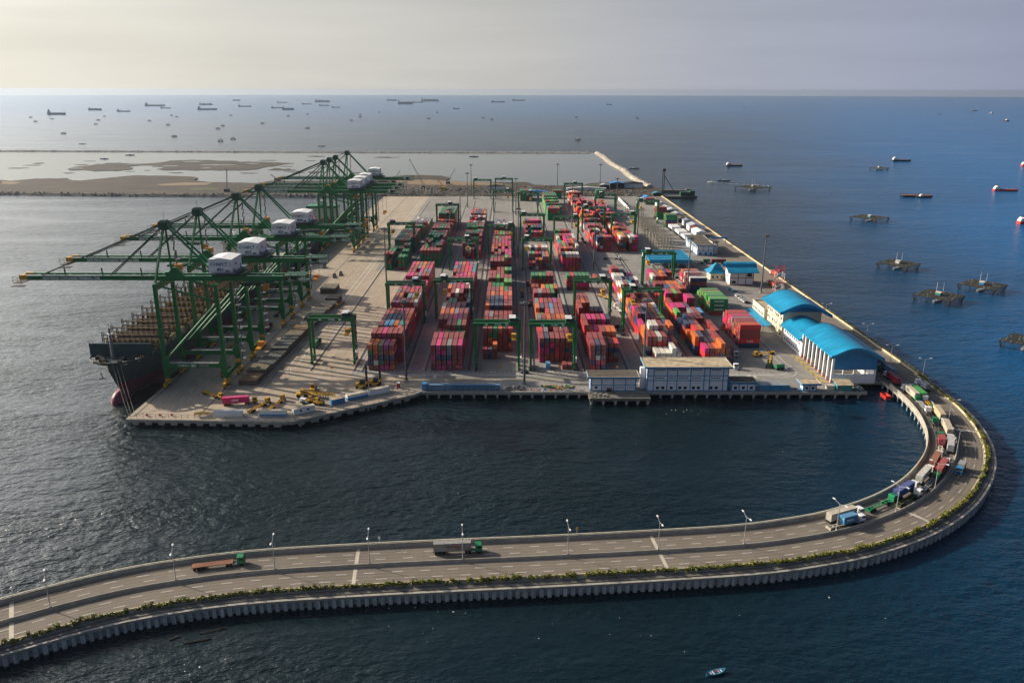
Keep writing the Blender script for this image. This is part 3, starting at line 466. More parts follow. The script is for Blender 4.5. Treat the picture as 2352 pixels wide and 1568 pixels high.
# corrugated concrete sheet piles: one continuous wall, the ribs are its pattern
hr0 = random.Random(4); rings = [[], []]; s = 0.0
while s < S_END:
    jo, jz = hr0.uniform(-.1, .1), hr0.uniform(-.15, .12)
    for ds, o in ((0, -13.55), (1.0, -13.55), (1.12, -14.5 + jo), (2.3, -14.5 + jo)):
        p, t = rp(s + ds, o); rings[0].append((p.x, p.y, -1.5)); rings[1].append((p.x, p.y, 2.85))
    s += 2.42
MB().loft(rings, cap=False, close=False).build('sheet_pile_wall', MT['pile concrete'], cw)
sweep([(-4, -1.5), (-4, 3.15), (-13.3, 3.15), (-13.3, -1.5)], 0, S_LAND, 'core_wall', MT['dark concrete'], cw, step=6)
s = 3.0
while s < S_LAND:
    p, t = rp(s, 10.4)
    if p.y > 180:
        b = MB().cyl((0, 0, -1.5), (0, 0, 2.5), .45, n=8); b.cbox(0, 0, 2.85, 1.2, 1.6, .7); b.build('pile', MT['pile concrete'], cw, (p.x, p.y, 0))
    s += 6.1
def barrier(label, off, s0, s1, h, wb, wt, m, rail=False, z=RZ):
    e = empty('concrete_barrier', (0, 0, 0), 0, label, 'road barrier')
    sweep([(off - wb, z), (off - wt, z + h), (off + wt, z + h), (off + wb, z)], s0, s1, 'barrier_wall', m, e)
    if rail:
        sweep([(off - .12, z + h + .32), (off - .12, z + h + .46), (off + .12, z + h + .46), (off + .12, z + h + .32)], s0, s1, 'rail', MT['cream wall'], e)
        b = MB(); s = s0 + 1
        while s < s1: p, t = rp(s, off); b.cbox(p.x, p.y, z + h + .16, .14, .14, .36); s += 3
        b.build('rail_posts', MT['galvanised'], e)
    return e
barrier('inner concrete parapet of the causeway with a thin rail on top', 11.1, 0, run_of((193, 380))[0], 1.35, .3, .16, MT['concrete'], True)
barrier('concrete median barrier dividing the two causeway carriageways', 0.0, 0, run_of((205.4, 372))[0], 1.15, .34, .13, MT['concrete'])
barrier('pale outer parapet of the causeway standing behind the hedge', -10.45, 0, S_LAND + 10, .75, .16, .14, MT['parapet'])
barrier('long pale straight parapet between the terminal road and open sea', -12.4, S_LAND + 10, S_END, 1.5, .3, .25, MT['parapet'], z=3.4)
rm = MB(); RZM = RZ + .009
def rline(off, s0, s1, w_, z=RZM):
    n = max(1, int((s1 - s0) / 2)); rings = []
    for k in range(n + 1):
        s = s0 + (s1 - s0) * k / n; a, t = rp(s, off + w_ / 2); c, t = rp(s, off - w_ / 2); rings.append([(a.x, a.y, z), (c.x, c.y, z)])
    rm.loft(rings, cap=False, close=False)
for off, ph in ((7.4, 1.0), (4.0, 3.0), (-3.6, 0.0), (-7.1, 4.0)):
    s = ph
    while s < S_LAND: rline(off, s, s + 3.3, .17); s += 8.7
for off in (.75, -.75, 10.45, -9.95): rline(off, 0, S_LAND, .14)
tag(rm.build('road_markings', MT['marking']), kind='structure')
for i, (ax, ay) in enumerate([(36, 2530), (1420, 2240), (2611, 2170), (3640, 2055), (3760, 1712)]):
    s = run_of(g(ax, ay, RZ))[0]; b = MB()
    for o0, o1 in ((.9, 10.5), (-9.8, -.9)):
        rings = []
        for ds in (0, 1.15): a, t = rp(s + ds, o1); c, t = rp(s + ds, o0); rings.append([(a.x, a.y, RZ + .014), (c.x, c.y, RZ + .014)])
        b.loft(rings, cap=False, close=False)
    tag(b.build('road_joint_strip', MT['pale concrete']), kind='structure')
# hedge: shrubs of many small leaves
leaf_m = bpy.data.materials.new('leaf'); nt, b_ = nodes(leaf_m); b_.inputs['Roughness'].default_value = .6
oi = nt.nodes.new('ShaderNodeObjectInfo'); ge = nt.nodes.new('ShaderNodeNewGeometry'); ad = nt.nodes.new('ShaderNodeMath'); ad.operation = 'ADD'; fr = nt.nodes.new('ShaderNodeMath'); fr.operation = 'FRACT'
rp_ = nt.nodes.new('ShaderNodeValToRGB'); nt.links.new(oi.outputs['Random'], ad.inputs[0]); nt.links.new(ge.outputs['Random Per Island'], ad.inputs[1]); nt.links.new(ad.outputs[0], fr.inputs[0]); nt.links.new(fr.outputs[0], rp_.inputs[0])
e = rp_.color_ramp.elements; e[0].color = (.08, .13, .010, 1); e[1].color = (.34, .28, .02, 1); x_ = rp_.color_ramp.elements.new(.55); x_.color = (.20, .23, .015, 1); x_ = rp_.color_ramp.elements.new(.9); x_.color = (.20, .12, .04, 1)
nt.links.new(rp_.outputs[0], b_.inputs['Base Color']); b_.inputs['Transmission Weight'].default_value = 0
def shrub_mesh(seed, n=260, rx=1.0, h=1.5):
    r = random.Random(seed); b = MB(); cl = [(r.uniform(-.5, .5) * rx, r.uniform(-.35, .35), r.uniform(.35, .8) * h, r.uniform(.45, .75)) for _ in range(5)]
    for _ in range(n):
        cx, cy, cz, cr = r.choice(cl); v = Vector((r.gauss(0, 1), r.gauss(0, 1), r.gauss(0, 1))).normalized() * cr * r.uniform(.55, 1.05)
        p = Vector((cx + v.x, cy + v.y, max(.08, cz + v.z * .8))); a = Vector((r.gauss(0, 1), r.gauss(0, 1), r.gauss(0, .6))).normalized(); c = a.cross(Vector((r.gauss(0, 1), r.gauss(0, 1), r.gauss(0, 1)))).normalized(); sz = r.uniform(.12, .26)
        b.add([p - a * sz, p + c * sz * .6, p + a * sz, p - c * sz * .6], [(0, 1, 2, 3)])
    return b.mesh('shrub', leaf_m)
SH = [shrub_mesh(i, h=hh, rx=xx) for i, (hh, xx) in enumerate([(1.5, 1), (1.2, 1.1), (1.75, .9), (1.0, .8)])]
LAMPS = [(116, 1393), (405, 1330), (632.5, 1305), (849, 1294.5), (1063, 1283), (1303.5, 1272), (1511, 1262), (1708, 1249.6), (1917.7, 1217), (2056, 1175), (2146, 1121), (2194, 1041), (2177, 968)]
K_ = 4096 / 2352
LS = [run_of(g(x * K_, y * K_, RZ + .8))[0] for x, y in LAMPS]
ORD = ['first', 'second', 'third', 'fourth', 'fifth', 'sixth', 'seventh', 'eighth', 'ninth', 'tenth', 'eleventh', 'twelfth', 'thirteenth', 'fourteenth', 'fifteenth', 'sixteenth', 'seventeenth', 'eighteenth', 'nineteenth', 'twentieth']
s = run_of((-176, 165))[0]; hr = random.Random(5); n_sh = 0
while s < S_LAND + 2 and n_sh < 290:
    if hr.random() > .05:
        p, t = rp(s, -10.95 + hr.uniform(-.15, .15)); i = hr.choice((0, 0, 0, 1, 1, 2, 2, 3)); k = sum(1 for q in LS if q < s)
        where = f'between the {ORD[k - 1]} and {ORD[k]} causeway lamps' if 0 < k < len(LS) else ('before the first causeway lamp' if k == 0 else 'beyond the last causeway lamp')
        o = link('shrub', SH[i], None, (p.x, p.y, 3.9), hr.uniform(0, 6.28)); q = hr.uniform(1.0, 1.4); o.scale = (q, q * .85, q * hr.uniform(.85, 1.1)); n_sh += 1
        tag(o, f"{('round', 'low spreading', 'tall', 'small sparse')[i]} green shrub in the hedge {where}", 'shrub', 'shrubs of the causeway hedge')
    s += hr.uniform(1.55, 2.15)
hb_ = MB(); s2 = max(s, S_LAND)
while s2 < S_END:
    for _ in range(3):
        me = SH[hr.randrange(4)]; p, t = rp(s2 + hr.uniform(-1, 1), -13.3 + hr.uniform(-.3, .3)); a = hr.uniform(0, 6.28); ca, sa = math.cos(a), math.sin(a)
        for f_ in list(me.polygons)[::4]:
            hb_.add([(p.x + (v.x * ca - v.y * sa) * 1.15, p.y + (v.x * sa + v.y * ca) * 1.15, 3.5 + v.z * 1.2) for v in (me.vertices[i].co * 1.0 for i in f_.vertices)], [(0, 1, 2, 3)])
    s2 += 2.6
tag(hb_.build('hedge', leaf_m), 'long straight green hedge outside the pale parapet facing the open sea', 'hedge', kind='stuff')
# double-armed street lamps on the median
def lamp_proto():
    r = empty('street_lamp'); MB().cyl((0, 0, 0), (0, 0, 10), .16, .09, 8).build('pole', MT['galvanised'], r)
    for s_ in (-1, 1):
        a = MB().bar((0, 0, 9.9), (0, s_ * 2.6, 10.6), .11).build('arm', MT['galvanised'], r)
        b = MB().cbox(0, s_ * 2.9, 10.66, .42, 1.1, .2); b.build('lamp_head', MT['white paint'], r)
    MB().cbox(0, 0, .25, .5, .5, .5).build('base', MT['galvanised'], r); return r
LP = lamp_proto(); cnt = ['first', 'second', 'third', 'fourth', 'fifth', 'sixth', 'seventh', 'eighth', 'ninth', 'tenth', 'eleventh', 'twelfth', 'thirteenth']
for i, s in enumerate(LS):
    p, t = rp(s, 0); o = LP if i == 0 else dup(LP)
    o.location = (p.x, p.y, RZ + 1.1); o.rotation_euler.z = math.atan2(t.y, t.x)
    tag(o, f'double-armed street lamp on the median barrier, {cnt[i]} counted from the flatbed truck end', 'street lamp', 'street lamps on the median')
for i, (x, y) in enumerate([(3690, 1508), (3560, 1452), (3464, 1361), (3300, 1275)]):
    p = g(x, y, 3.7); o = dup(LP); o.location = (p.x, p.y, 3.6); o.rotation_euler.z = R(90)
    tag(o, f'double-armed street lamp beside the straight terminal road, {cnt[i]} one after the curve', 'street lamp', 'street lamps on the terminal road')
for nm, x, y, m, lb in (('road_sign', 2307, 2135, 'yellow', 'small yellow warning sign on the inner parapet between two lamps'), ('road_sign', 1518, 2172, 'white paint', 'small white sign on the inner parapet near the grey container truck')):
    p = g(x, y, RZ + 1.2); r = empty(nm, (p.x, p.y, RZ + 1.35), 0, lb, 'sign'); MB().cyl((0, 0, 0), (0, 0, 1.6), .06, n=6).build('pole', MT['galvanised'], r); MB().cbox(0, 0, 1.9, .7, .08, 1.0).build('sign_panel', MT[m], r)
# ---------------------------------------------------------------- ship-to-shore cranes
GR, DG, YE = MT['crane green'], MT['dark green'], MT['yellow']
def logo(parent, loc, s, m, rot=0):
    b = MB()
    for k, (dx, dz) in enumerate(((-.18, .22), (0, 0), (.18, -.22))):
        P = [(-.42 + dx * .4, -.10 + dz), (-.1 + dx * .4, .10 + dz), (.12 + dx * .4, .02 + dz), (.42 + dx * .4, .16 + dz)]
        for a, c in zip(P, P[1:]): b.bar((a[0] * s, 0, a[1] * s * 1.35), (c[0] * s, 0, c[1] * s * 1.35), .14 * s, .04)
    for a, c in (((-.46, -.3), (-.46, .1)), ((.46, -.1), (.46, .3)), ((-.3, .45), (-.46, .1)), ((.3, -.45), (.46, -.1))): b.bar((a[0] * s, 0, a[1] * s), (c[0] * s, 0, c[1] * s), .13 * s, .04)
    o = b.build('logo', m, parent, loc); o.rotation_euler.z = rot; return o
def sts_crane():
    r = empty('quay_crane')
    for sx in (-1, 1):
        for sy in (-1, 1):
            b = MB()                                          # tapered box leg, wide at the portal beam, narrow at the foot
            rings = []
            for z, w0, w1, d in ((4.6, .9, .9, 1.2), (9.5, 1.2, 1.7, 1.5), (11.5, 1.2, 3.2, 1.5), (13.5, 1.1, 2.4, 1.4), (16.5, .95, .95, 1.4), (53.5, .88, .88, 1.4)):
                xi, xo = -sx * w1, sx * w0; x0, x1 = sorted((sx * 15 + xi, sx * 15 + xo)); y = sy * 10.5
                rings.append([(x0, y - d / 2, z), (x1, y - d / 2, z), (x1, y + d / 2, z), (x0, y + d / 2, z)])
            b.loft(rings).build('leg', GR, r)
            b = MB(); b.box(sx * 15 - .7, sx * 15 + .7, sy * 10.5 - 1.3, sy * 10.5 + 1.3, 2.7, 4.7); b.box(sx * 15 - .6, sx * 15 + .6, sy * 10.5 - 4.2, sy * 10.5 + 4.2, 2.0, 2.9)
            for q in (-2.6, 2.6): b.box(sx * 15 - .5, sx * 15 + .5, sy * 10.5 + q - 1.7, sy * 10.5 + q + 1.7, .9, 2.1)
            bo = b.build('bogie', YE, r)
            for q in (-3.7, -1.6, 1.6, 3.7): MB().cyl((sx * 15 - .3, sy * 10.5 + q, .45), (sx * 15 + .3, sy * 10.5 + q, .45), .45, n=12).build('wheel', MT['dark steel'], bo)
        b = MB(); b.box(sx * 15 - .75, sx * 15 + .75, -9.2, 9.2, 4.8, 7.0)
        for q in range(-8, 9): b.box(sx * 15 - .85, sx * 15 + .85, q - .08, q + .08, 4.9, 6.9)
        b.build('sill_beam', GR, r)
        MB().box(sx * 15 - .8, sx * 15 + .8, -9.65, 9.65, 50.3, 53.2).build('cross_beam', GR, r)
    for sy in (-1, 1):
        y = sy * 10.5
        pb = MB().box(-12.7, 12.7, y - .8, y + .8, 10.4, 12.8).build('portal_beam', GR, r)
        b = MB(); 
        for yy in (-1.1, .9): b.bar((-12.6, y + yy, 13.9), (12.6, y + yy, 13.9), .07)
        for q in range(-12, 13, 2): b.box(q - .04, q + .04, y - 1.14, y - 1.06, 12.8, 13.9)
        b.box(-12.6, 12.6, y - 1.2, y + 1.0, 12.8, 12.88); b.build('railing', MT['steel'], pb)
        MB().cyl((-13.8, y, 14.5), (14.2, y, 43.5), .72, n=14).build('diagonal_brace', GR, r)
        MB().cyl((-14, y, 53), (14, y, 45), .5, n=12).build('upper_brace', GR, r)
        MB().bar((-14.6, y * .98, 54), (-11.0, sy * 1.0, 80.5), .95, .95).build('a_frame_leg', GR, r)
    # boom and girder
    bm_ = MB(); 
    for yy in (-2.9, 2.9): bm_.box(-81, -16.5, yy - .7, yy + .7, 53.9, 56.4)
    for q in range(-78, -18, 8): bm_.box(q, q + .8, -2.2, 2.2, 55.0, 56.0)
    bo = bm_.build('boom', GR, r)
    text('NEW PRIOK CONTAINER TERMINAL ONE', 2.0, MT['white text'], bo, (-73.4, -3.63, 54.3), stretch=.76)
    b = MB()
    for yy in (-3.9, 3.9):
        for zz in (57.0, 57.5): b.bar((-81, yy, zz), (-17, yy, zz), .07)
        for q in range(-81, -16, 3): b.box(q - .04, q + .04, yy - .04, yy + .04, 56.4, 57.5)
        b.box(-81, -17, yy - .5, yy + .5, 56.38, 56.46)
    b.build('walkway', MT['steel'], bo)
    for q in (-62, -43.5, -24): MB().bar((q, -2.9, 56.4), (q - .2, -2.9, 60.2), .5).build('latch_post', DG, bo)
    b = MB()
    for yy in (-2.9, 2.9): b.box(-85, -81, yy - .75, yy + .75, 54.1, 56.5)
    b.box(-85, -84, -2, 2, 54.2, 56.3); tp = b.build('boom_tip', YE, r); tpx = 2.8
    b = MB().box(-91.5, -87.0, -3.6, 3.6, 52.2, 52.45); b.box(-91, -84.5, -6.5, -4, 51.2, 51.45)
    for x, y in ((-91.4, -3.5), (-91.4, 3.5), (-89, -3.5), (-89, 3.5), (-87.2, -3.5)): b.box(x - .06, x + .06, y - .06, y + .06, 52.4, 55.6)
    for z in (53.6, 55.4): b.bar((-91.4, -3.5, z), (-87.2, -3.5, z), .08); b.bar((-91.4, -3.5, z), (-91.4, 3.5, z), .08)
    o_ = b.build('tip_platform', MT['rusty brown'], tp); o_.location.x = 2.8
    b = MB()
    for yy in (-2.9, 2.9): b.box(-16.4, 47, yy - .7, yy + .7, 53.6, 56.2)
    for q in (-10, 0, 10, 22, 32, 40, 46): b.box(q, q + .9, -2.0, 2.0, 54.6, 55.8)
    gd = b.build('girder', GR, r)
    b = MB()
    for z in (56.4, 53.0): b.box(47, 58, -4.6, 4.6, z, z + .2)
    for x in (47, 50.6, 54.3, 58):
        for y in (-4.6, 4.6): b.bar((x, y, 53), (x, y, 57.8), .2)
    for y in (-4.6, 4.6): b.bar((47, y, 57.7), (58, y, 57.7), .14); b.bar((47, y, 53.2), (58, y, 57.6), .14)
    b.box(50, 53, -2.5, 2.5, 54, 56.2); b.build('backreach_frame', DG, r)
    b = MB(); b.box(-13.2, -8.5, -2.2, 2.2, 79.0, 82.6); b.loft([[(-13.2, -2.2, 82.6), (-8.5, -2.2, 82.6), (-8.5, 2.2, 82.6), (-13.2, 2.2, 82.6)], [(-12.2, -1.2, 83.6), (-9.5, -1.2, 83.6), (-9.5, 1.2, 83.6), (-12.2, 1.2, 83.6)]]); ah = b.build('apex_head', DG, r)
    b = MB()
    for z in (75.5, 77.5, 79.2): b.box(-15.5, -12, -3, 3, z, z + .12); b.bar((-15.5, -3, z + 1), (-15.5, 3, z + 1), .07); b.bar((-15.5, -3, z + 1), (-12, -3, z + 1), .07)
    b.bar((-10.8, 0, 83.5), (-10.8, 0, 88.0), .12); b.build('apex_platform', MT['steel'], ah)
    for yy in (-2.4, 2.4):
        MB().bar((-11.5, yy * .6, 82), (-74, yy, 56.4), .75, .5).build('forestay', DG, r)
        MB().bar((-11.5, yy * .6, 80.5), (-40, yy, 56.4), .6, .45).build('forestay', DG, r)
        MB().bar((-10, yy * .6, 81.8), (13.5, yy * 1.3, 56.2), .95, .8).build('backstay', GR, r)
    MB().bar((-12, 0, 79), (-72, 0, 57.5), .18).build('rope', MT['dark steel'], r)
    b = MB(); b.box(-14.4, -6.5, 1.5, 4.5, 56.2, 57.0); b.loft([[(-12, -3.6, 56.2), (-3, -3.6, 56.2), (-3, -2.2, 56.2), (-12, -2.2, 56.2)], [(-8, -3.6, 60.5), (-6.5, -3.6, 60.5), (-6.5, -2.2, 60.5), (-8, -2.2, 60.5)]]); b.build('hinge_bracket', GR, r)
    b = MB().box(-10.5, -7.3, 4.0, 7.5, 57, 60.2); b.build('winch_box', MT['orange'], r)
    b = MB(); zz = 60                                           # stair flights down the sea-side frame leg
    for k in range(4): b.bar((-10.5 + k * .6, 6.2 - k * 1.4, 58 + k * 5), (-8.8 + k * .5, 4.6 - k * 1.4, 63 + k * 5), .8, .12); b.box(-9.6 + k * .5, -7.2 + k * .5, 3.6 - k * 1.4, 5.4 - k * 1.4, 62.9 + k * 5, 63.0 + k * 5)
    b.build('frame_stair', MT['steel'], r)
    # machinery house
    hx0, hx1, hy0, hy1, hz = 11.8, 23.2, -8.6, 6.4, 59.0
    b = MB(); b.box(hx0, hx1, hy0, hy1, hz, hz + 6.3); hs = b.build('machinery_house', MT['white paint'], r)
    b = MB().xprism([(hx0 - .15, hz + 6.3), (hx1 + .15, hz + 6.3), (hx1 + .15, hz + 6.42), ((hx0 + hx1) / 2, hz + 7.25), (hx0 - .15, hz + 6.42)], hy0 - .15, hy1 + .15); b.build('roof', MT['white paint'], hs)
    b = MB(); b.box(hx0 - .4, hx1 + 1.8, hy0 - 1.5, hy1 + 4, hz - .5, hz - .02)
    for z in (hz + .5, hz + 1.0):
        b.bar((hx0 - .3, hy0 - 1.4, z), (hx1 + 1.7, hy0 - 1.4, z), .06); b.bar((hx1 + 1.7, hy0 - 1.4, z), (hx1 + 1.7, hy1 + 3.9, z), .06)
    for q in range(9): b.box(hx0 + q * 1.5, hx0 + q * 1.5 + .06, hy0 - 1.43, hy0 - 1.37, hz, hz + 1)
    for q in range(11): b.box(hx1 + 1.67, hx1 + 1.73, hy0 + q * 1.7, hy0 + q * 1.7 + .06, hz, hz + 1)
    b.build('house_platform', MT['far blue'], r)
    b = MB(); b.cbox(hx1 - 2.3, hy0 - .35, hz + .9, 1.6, .6, .9); b.cbox(hx1 + .4, hy0 + 2.4, hz + .9, .6, 1.6, 1.0); b.build('air_conditioner', MT['steel'], hs)
    MB().box(hx1, hx1 + .06, hy1 - 2.6, hy1 - 1.5, hz, hz + 2.2).build('door', MT['blue trim'], hs)
    b = MB()
    for x, y in ((hx0 + 1, -2.9), (hx1 - 1, -2.9), (hx0 + 1, 2.9), (hx1 - 1, 2.9)): b.bar((x, y, 56.2), (x, y, 58.5), .7)
    b.box(12.5, 27, -7.5, 7.5, 56.6, 57.4); b.build('house_support', DG, r)
    # trolley, cab, ropes, spreader
    tr = empty('trolley'); tr.parent = r; KIDS.setdefault(r, []).append(tr)
    b = MB().box(-4, 4, -4.2, 4.2, 51.3, 52.4); b.box(-6.5, -4, -2, 2, 51.0, 51.9); b.build('trolley_frame', DG, tr)
    b = MB().box(4.2, 6.8, -1.6, 1.6, 48.3, 51.2); cb = b.build('operator_cab', MT['orange'], tr); MB().box(4.1, 4.2, -1.3, 1.3, 48.6, 50.2).build('windscreen', MT['glass'], tr)
    b = MB()
    for x in (-2, 2):
        for y in (-1.2, 1.2): b.cyl((x, y, 51.3), (x, y, 21), .06, n=5)
    b.build('hoist_rope', MT['dark steel'], tr)
    b = MB().box(-1.2, 1.2, -6, 6, 18.2, 18.8); b.box(-1.6, 1.6, -1.5, 1.5, 18.8, 20.8)
    for y in (-6, 6): b.box(-1.3, 1.3, y - .25, y + .25, 17.8, 18.9)
    b.build('spreader', MT['orange'], tr)
    b = MB()                                                    # festoon loops
    for k in range(13):
        x0 = -14 + k * 2.6 if k < 9 else 24 + (k - 9) * 5
        wd = 2.6 if k < 9 else 4.6; dp = 3.4 if k < 9 else 5
        P = [(x0 + wd * t, -4.6, 52.6 - dp * (1 - (2 * t - 1) ** 2)) for t in [q / 8 for q in range(9)]]
        for a, c in zip(P, P[1:]): b.bar(a, c, .16)
    b.build('festoon_cable', MT['dark steel'], r)
    MB().cyl((-10.2, 9.2, 16.2), (-10.2, 8.4, 16.2), 3.0, n=28).build('cable_reel', MT['dark steel'], r)
    b = MB()                                                    # stair tower outside the landside leg
    z = 8.0; k = 0
    while z < 50:
        y0, y1 = (9.4, 12.6) if k % 2 == 0 else (12.6, 9.4); b.bar((17.2, y0, z), (17.2, y1, z + 4.2), .7, .1); b.box(16.2, 18.6, 9.0, 13.0, z - .06, z); b.bar((18.6, 9, z + 1), (18.6, 13, z + 1), .06); b.bar((16.2, 9, z + 1), (18.6, 9, z + 1), .06); z += 4.2; k += 1
    b.build('stairway', MT['steel'], r)
    b = MB().box(14.2, 16.6, 6.2, 9.2, 7.2, 8.6); b.build('control_cabinet', YE, r)
    return r
CR = sts_crane(); CY = [393, 437, 502, 549, 746, 773, 801, 860]; TRX = [31, -24, -40, 24, 12, 20, 16, 26]
desc = ['beside the dark bow', 'beside the second bank of lashing bridges', 'beside the red funnel', 'at the stern of the empty ship', 'before the white and green bridge house', 'close behind crane 805', 'close behind crane 806', 'last along the quay']
for i, y in enumerate(CY):
    c = CR if i == 0 else dup(CR); c.location = (-159, y, 3.5)
    n = 801 + i; tag(c, f'green ship-to-shore crane with white house numbered {n}, {desc[i]}', 'quay crane', 'ship-to-shore cranes along the quay')
for i, c in enumerate([CR] + [o for o in KIDS and bpy.data.objects if o.parent is None and o.name.startswith('quay_crane.')]):
    n = str(801 + i); kids = KIDS[c]
    hs = [k for k in kids if k.name.startswith('machinery_house')][0]; pb = [k for k in kids if k.name.startswith('portal_beam')][0]
    text('NPCT 1', 2.3, MT['blue text'], hs, (15.6, -8.63, 62.3), stretch=.95); text(n, 2.3, MT['blue text'], hs, (15.8, -8.63, 59.7)); logo(hs, (14.0, -8.64, 63.1), 2.3, MT['blue text'])
    text(n, 1.7, MT['blue text'], hs, (23.23, -3.6, 61.8), (R(90), 0, R(90)))
    text('NPCT 1', 1.3, MT['white text'], pb, (-6.6, -11.33, 11.1), stretch=.95); text(n, 1.8, MT['white text'], pb, (-1.6, -11.33, 10.95)); logo(pb, (-7.6, -11.34, 11.6), 1.5, MT['white text'])
    MB().box(2.6, 7.2, -11.36, -11.31, 10.9, 12.3).build('sign_panel', MT['steel'], pb)
    [k for k in kids if k.name.startswith('trolley')][0].location.x = TRX[i]
# ---------------------------------------------------------------- rubber-tyred gantry cranes
def rtg():
    r = empty('yard_gantry_crane'); W_ = 11.75; wb = 3.4; H = 24.6
    for sx in (-1, 1):
        for sy in (-1, 1):
            x = sx * W_; y = sy * wb; b = MB()
            b.loft([[(x - .5, y - .55, 2.6), (x + .5, y - .55, 2.6), (x + .5, y + .55, 2.6), (x - .5, y + .55, 2.6)], [(x - .75, y - .6, H), (x + .75, y - .6, H), (x + .75, y + .6, H), (x - .75, y + .6, H)]]); b.build('leg', GR, r)
            b = MB(); b.box(x - .6, x + .6, y - 1.9, y + 1.9, 1.3, 1.9); b.box(x - .45, x + .45, y - .5, y + .5, 1.9, 2.6); bo = b.build('bogie', GR, r)
            b = MB()
            for q in (-1.1, 1.1): b.cyl((x - .35, y + q, .85), (x + .35, y + q, .85), .85, n=14)
            b.build('tyres', MT['tyre'], bo)
        MB().box(sx * W_ - .45, sx * W_ + .45, -wb, wb, 2.9, 4.0).build('sill_beam', GR, r)
        MB().box(sx * W_ - .5, sx * W_ + .5, -wb + .6, wb - .6, H - 1.6, H - .2).build('end_beam', GR, r)
    for sy in (-1, 1):
        y = sy * wb; gd = MB().box(-W_ - 1.1, W_ + 1.1, y - .55, y + .55, H, H + 1.7).build('girder', GR, r)
        b = MB()
        for z in (H + 2.2, H + 2.7): b.bar((-W_ - 1, y + sy * .5, z), (W_ + 1, y + sy * .5, z), .06)
        for q in range(-12, 13, 2): b.box(q - .04, q + .04, y + sy * .5 - .04, y + sy * .5 + .04, H + 1.7, H + 2.7)
        b.build('railing', MT['steel'], gd)
        if sy < 0:
            for x, w_ in ((-6.5, 1.6), (-1.2, 3.4), (4.4, 1.6)): MB().box(x, x + w_, y - .6, y - .56, H + .5, H + 1.3).build('sign_panel', MT['white paint'], gd)
            text('NPCT', .8, MT['blue text'], gd, (-1.0, y - .62, H + .6), stretch=1.0)
    tr = empty('trolley'); tr.parent = r; KIDS.setdefault(r, []).append(tr)
    b = MB().box(-2.6, 2.6, -3.9, 3.9, H + 1.75, H + 2.3); b.box(-2.2, .3, -2.8, 2.8, H + 2.3, H + 4.2); b.box(.9, 2.4, -1.5, 1.5, H + 2.3, H + 3.9); b.cyl((-.5, -2.4, H + 3), (2.3, -2.4, H + 3), .5, n=10); b.build('trolley_frame', MT['dark green'], tr)
    MB().box(-2.5, 1.0, -3.2, -.6, H + 4.2, H + 4.4).build('trolley_roof', MT['white paint'], tr)
    MB().box(-2.5, 1.0, .6, 3.2, H + 4.2, H + 4.4).build('trolley_roof', MT['white paint'], tr)
    MB().box(-5.0, -3.0, -3.4, -1.4, H - 1.2, H + 1.3).build('operator_cab', MT['white paint'], tr)
    b = MB()
    for x in (-1.5, 1.5):
        for y in (-1, 1): b.cyl((x, y, H + 1.7), (x * .7, y, 19.3), .05, n=5)
    b.build('hoist_rope', MT['dark steel'], tr)
    b = MB().box(-1.2, 1.2, -6, 6, 17.2, 17.7); b.box(-1.3, 1.3, -1.8, 1.8, 17.7, 19.2)
    for y in (-5.9, 5.9): b.box(-1.25, 1.25, y - .2, y + .2, 16.9, 17.8)
    b.build('spreader', MT['yellow'], tr)
    b = MB().box(W_ - .2, W_ + 1.4, -2.6, 2.6, 4.0, 6.4); b.build('power_cabinet', MT['white paint'], r)
    b = MB()
    for k in range(5): b.bar((W_ + .9, -2.6 + (k % 2) * 5.2, 4.4 + k * 4), (W_ + .9, 2.6 - (k % 2) * 5.2, 8.4 + k * 4), .6, .1)
    b.build('stairway', MT['steel'], r); return r
RTG = [  # centre x, y, trolley x, label
    (-97, 421.5, 8.5, 'standing over the empty slots beside the hatch covers'), (-66.6, 503.5, 7, 'straddling the first container block beside the quay road'), (-36.2, 512.5, -6, 'straddling the second container block'),
    (-6.1, 412, 9, 'over the block marked A4 in the front row'), (23.9, 411, 9, 'over the front end of the fourth block'), (55.5, 512, 7, 'over the half empty fifth block'), (84.3, 485.5, -6, 'over the sixth block with its pink boxes'),
    (115.8, 605, -8, 'in front of the flat blue canopy'), (-100.3, 744, -8, 'over the green stacks next to the quay'), (-66.5, 872, 3, 'among the dark green stacks of the first block'), (-38, 662, 4, 'over the second block past the cross road'),
    (-6.8, 731, 9, 'over the third block past the cross road'), (23.6, 799.5, -8, 'over the fourth block in the middle of the yard'), (23.9, 662.5, -8, 'over the grey and white boxes of the fourth block'), (23.9, 976, 3, 'over bare paving in the fourth block'),
    (56.7, 782, 9.5, 'over the fifth block in the middle of the yard'), (90.5, 850, -8, 'over the sixth block in the far half'), (116.2, 803, 9, 'over the seventh block by the reefer racks'), (157.5, 905, -8, 'over the reefer racks'),
    (116, 960, -5, 'over the far end of the seventh block'), (86.5, 1075, 2, 'over the far end of the fifth and sixth rows'), (-6.6, 995, 6, 'over the grey stacks of the third block'), (-36.3, 1120, -9, 'at the far end of the second block'), (-6.5, 1135, 0, 'at the far end of the third block')]
R0 = rtg()
for i, (x, y, tx, lb) in enumerate(RTG):
    c = R0 if i == 0 else dup(R0); c.location = (x, y, 3.5); tag(c, 'green tyred yard gantry crane ' + lb, 'gantry crane', 'yard gantry cranes')
    [k for k in KIDS[c] if k.name.startswith('trolley')][0].location.x = tx
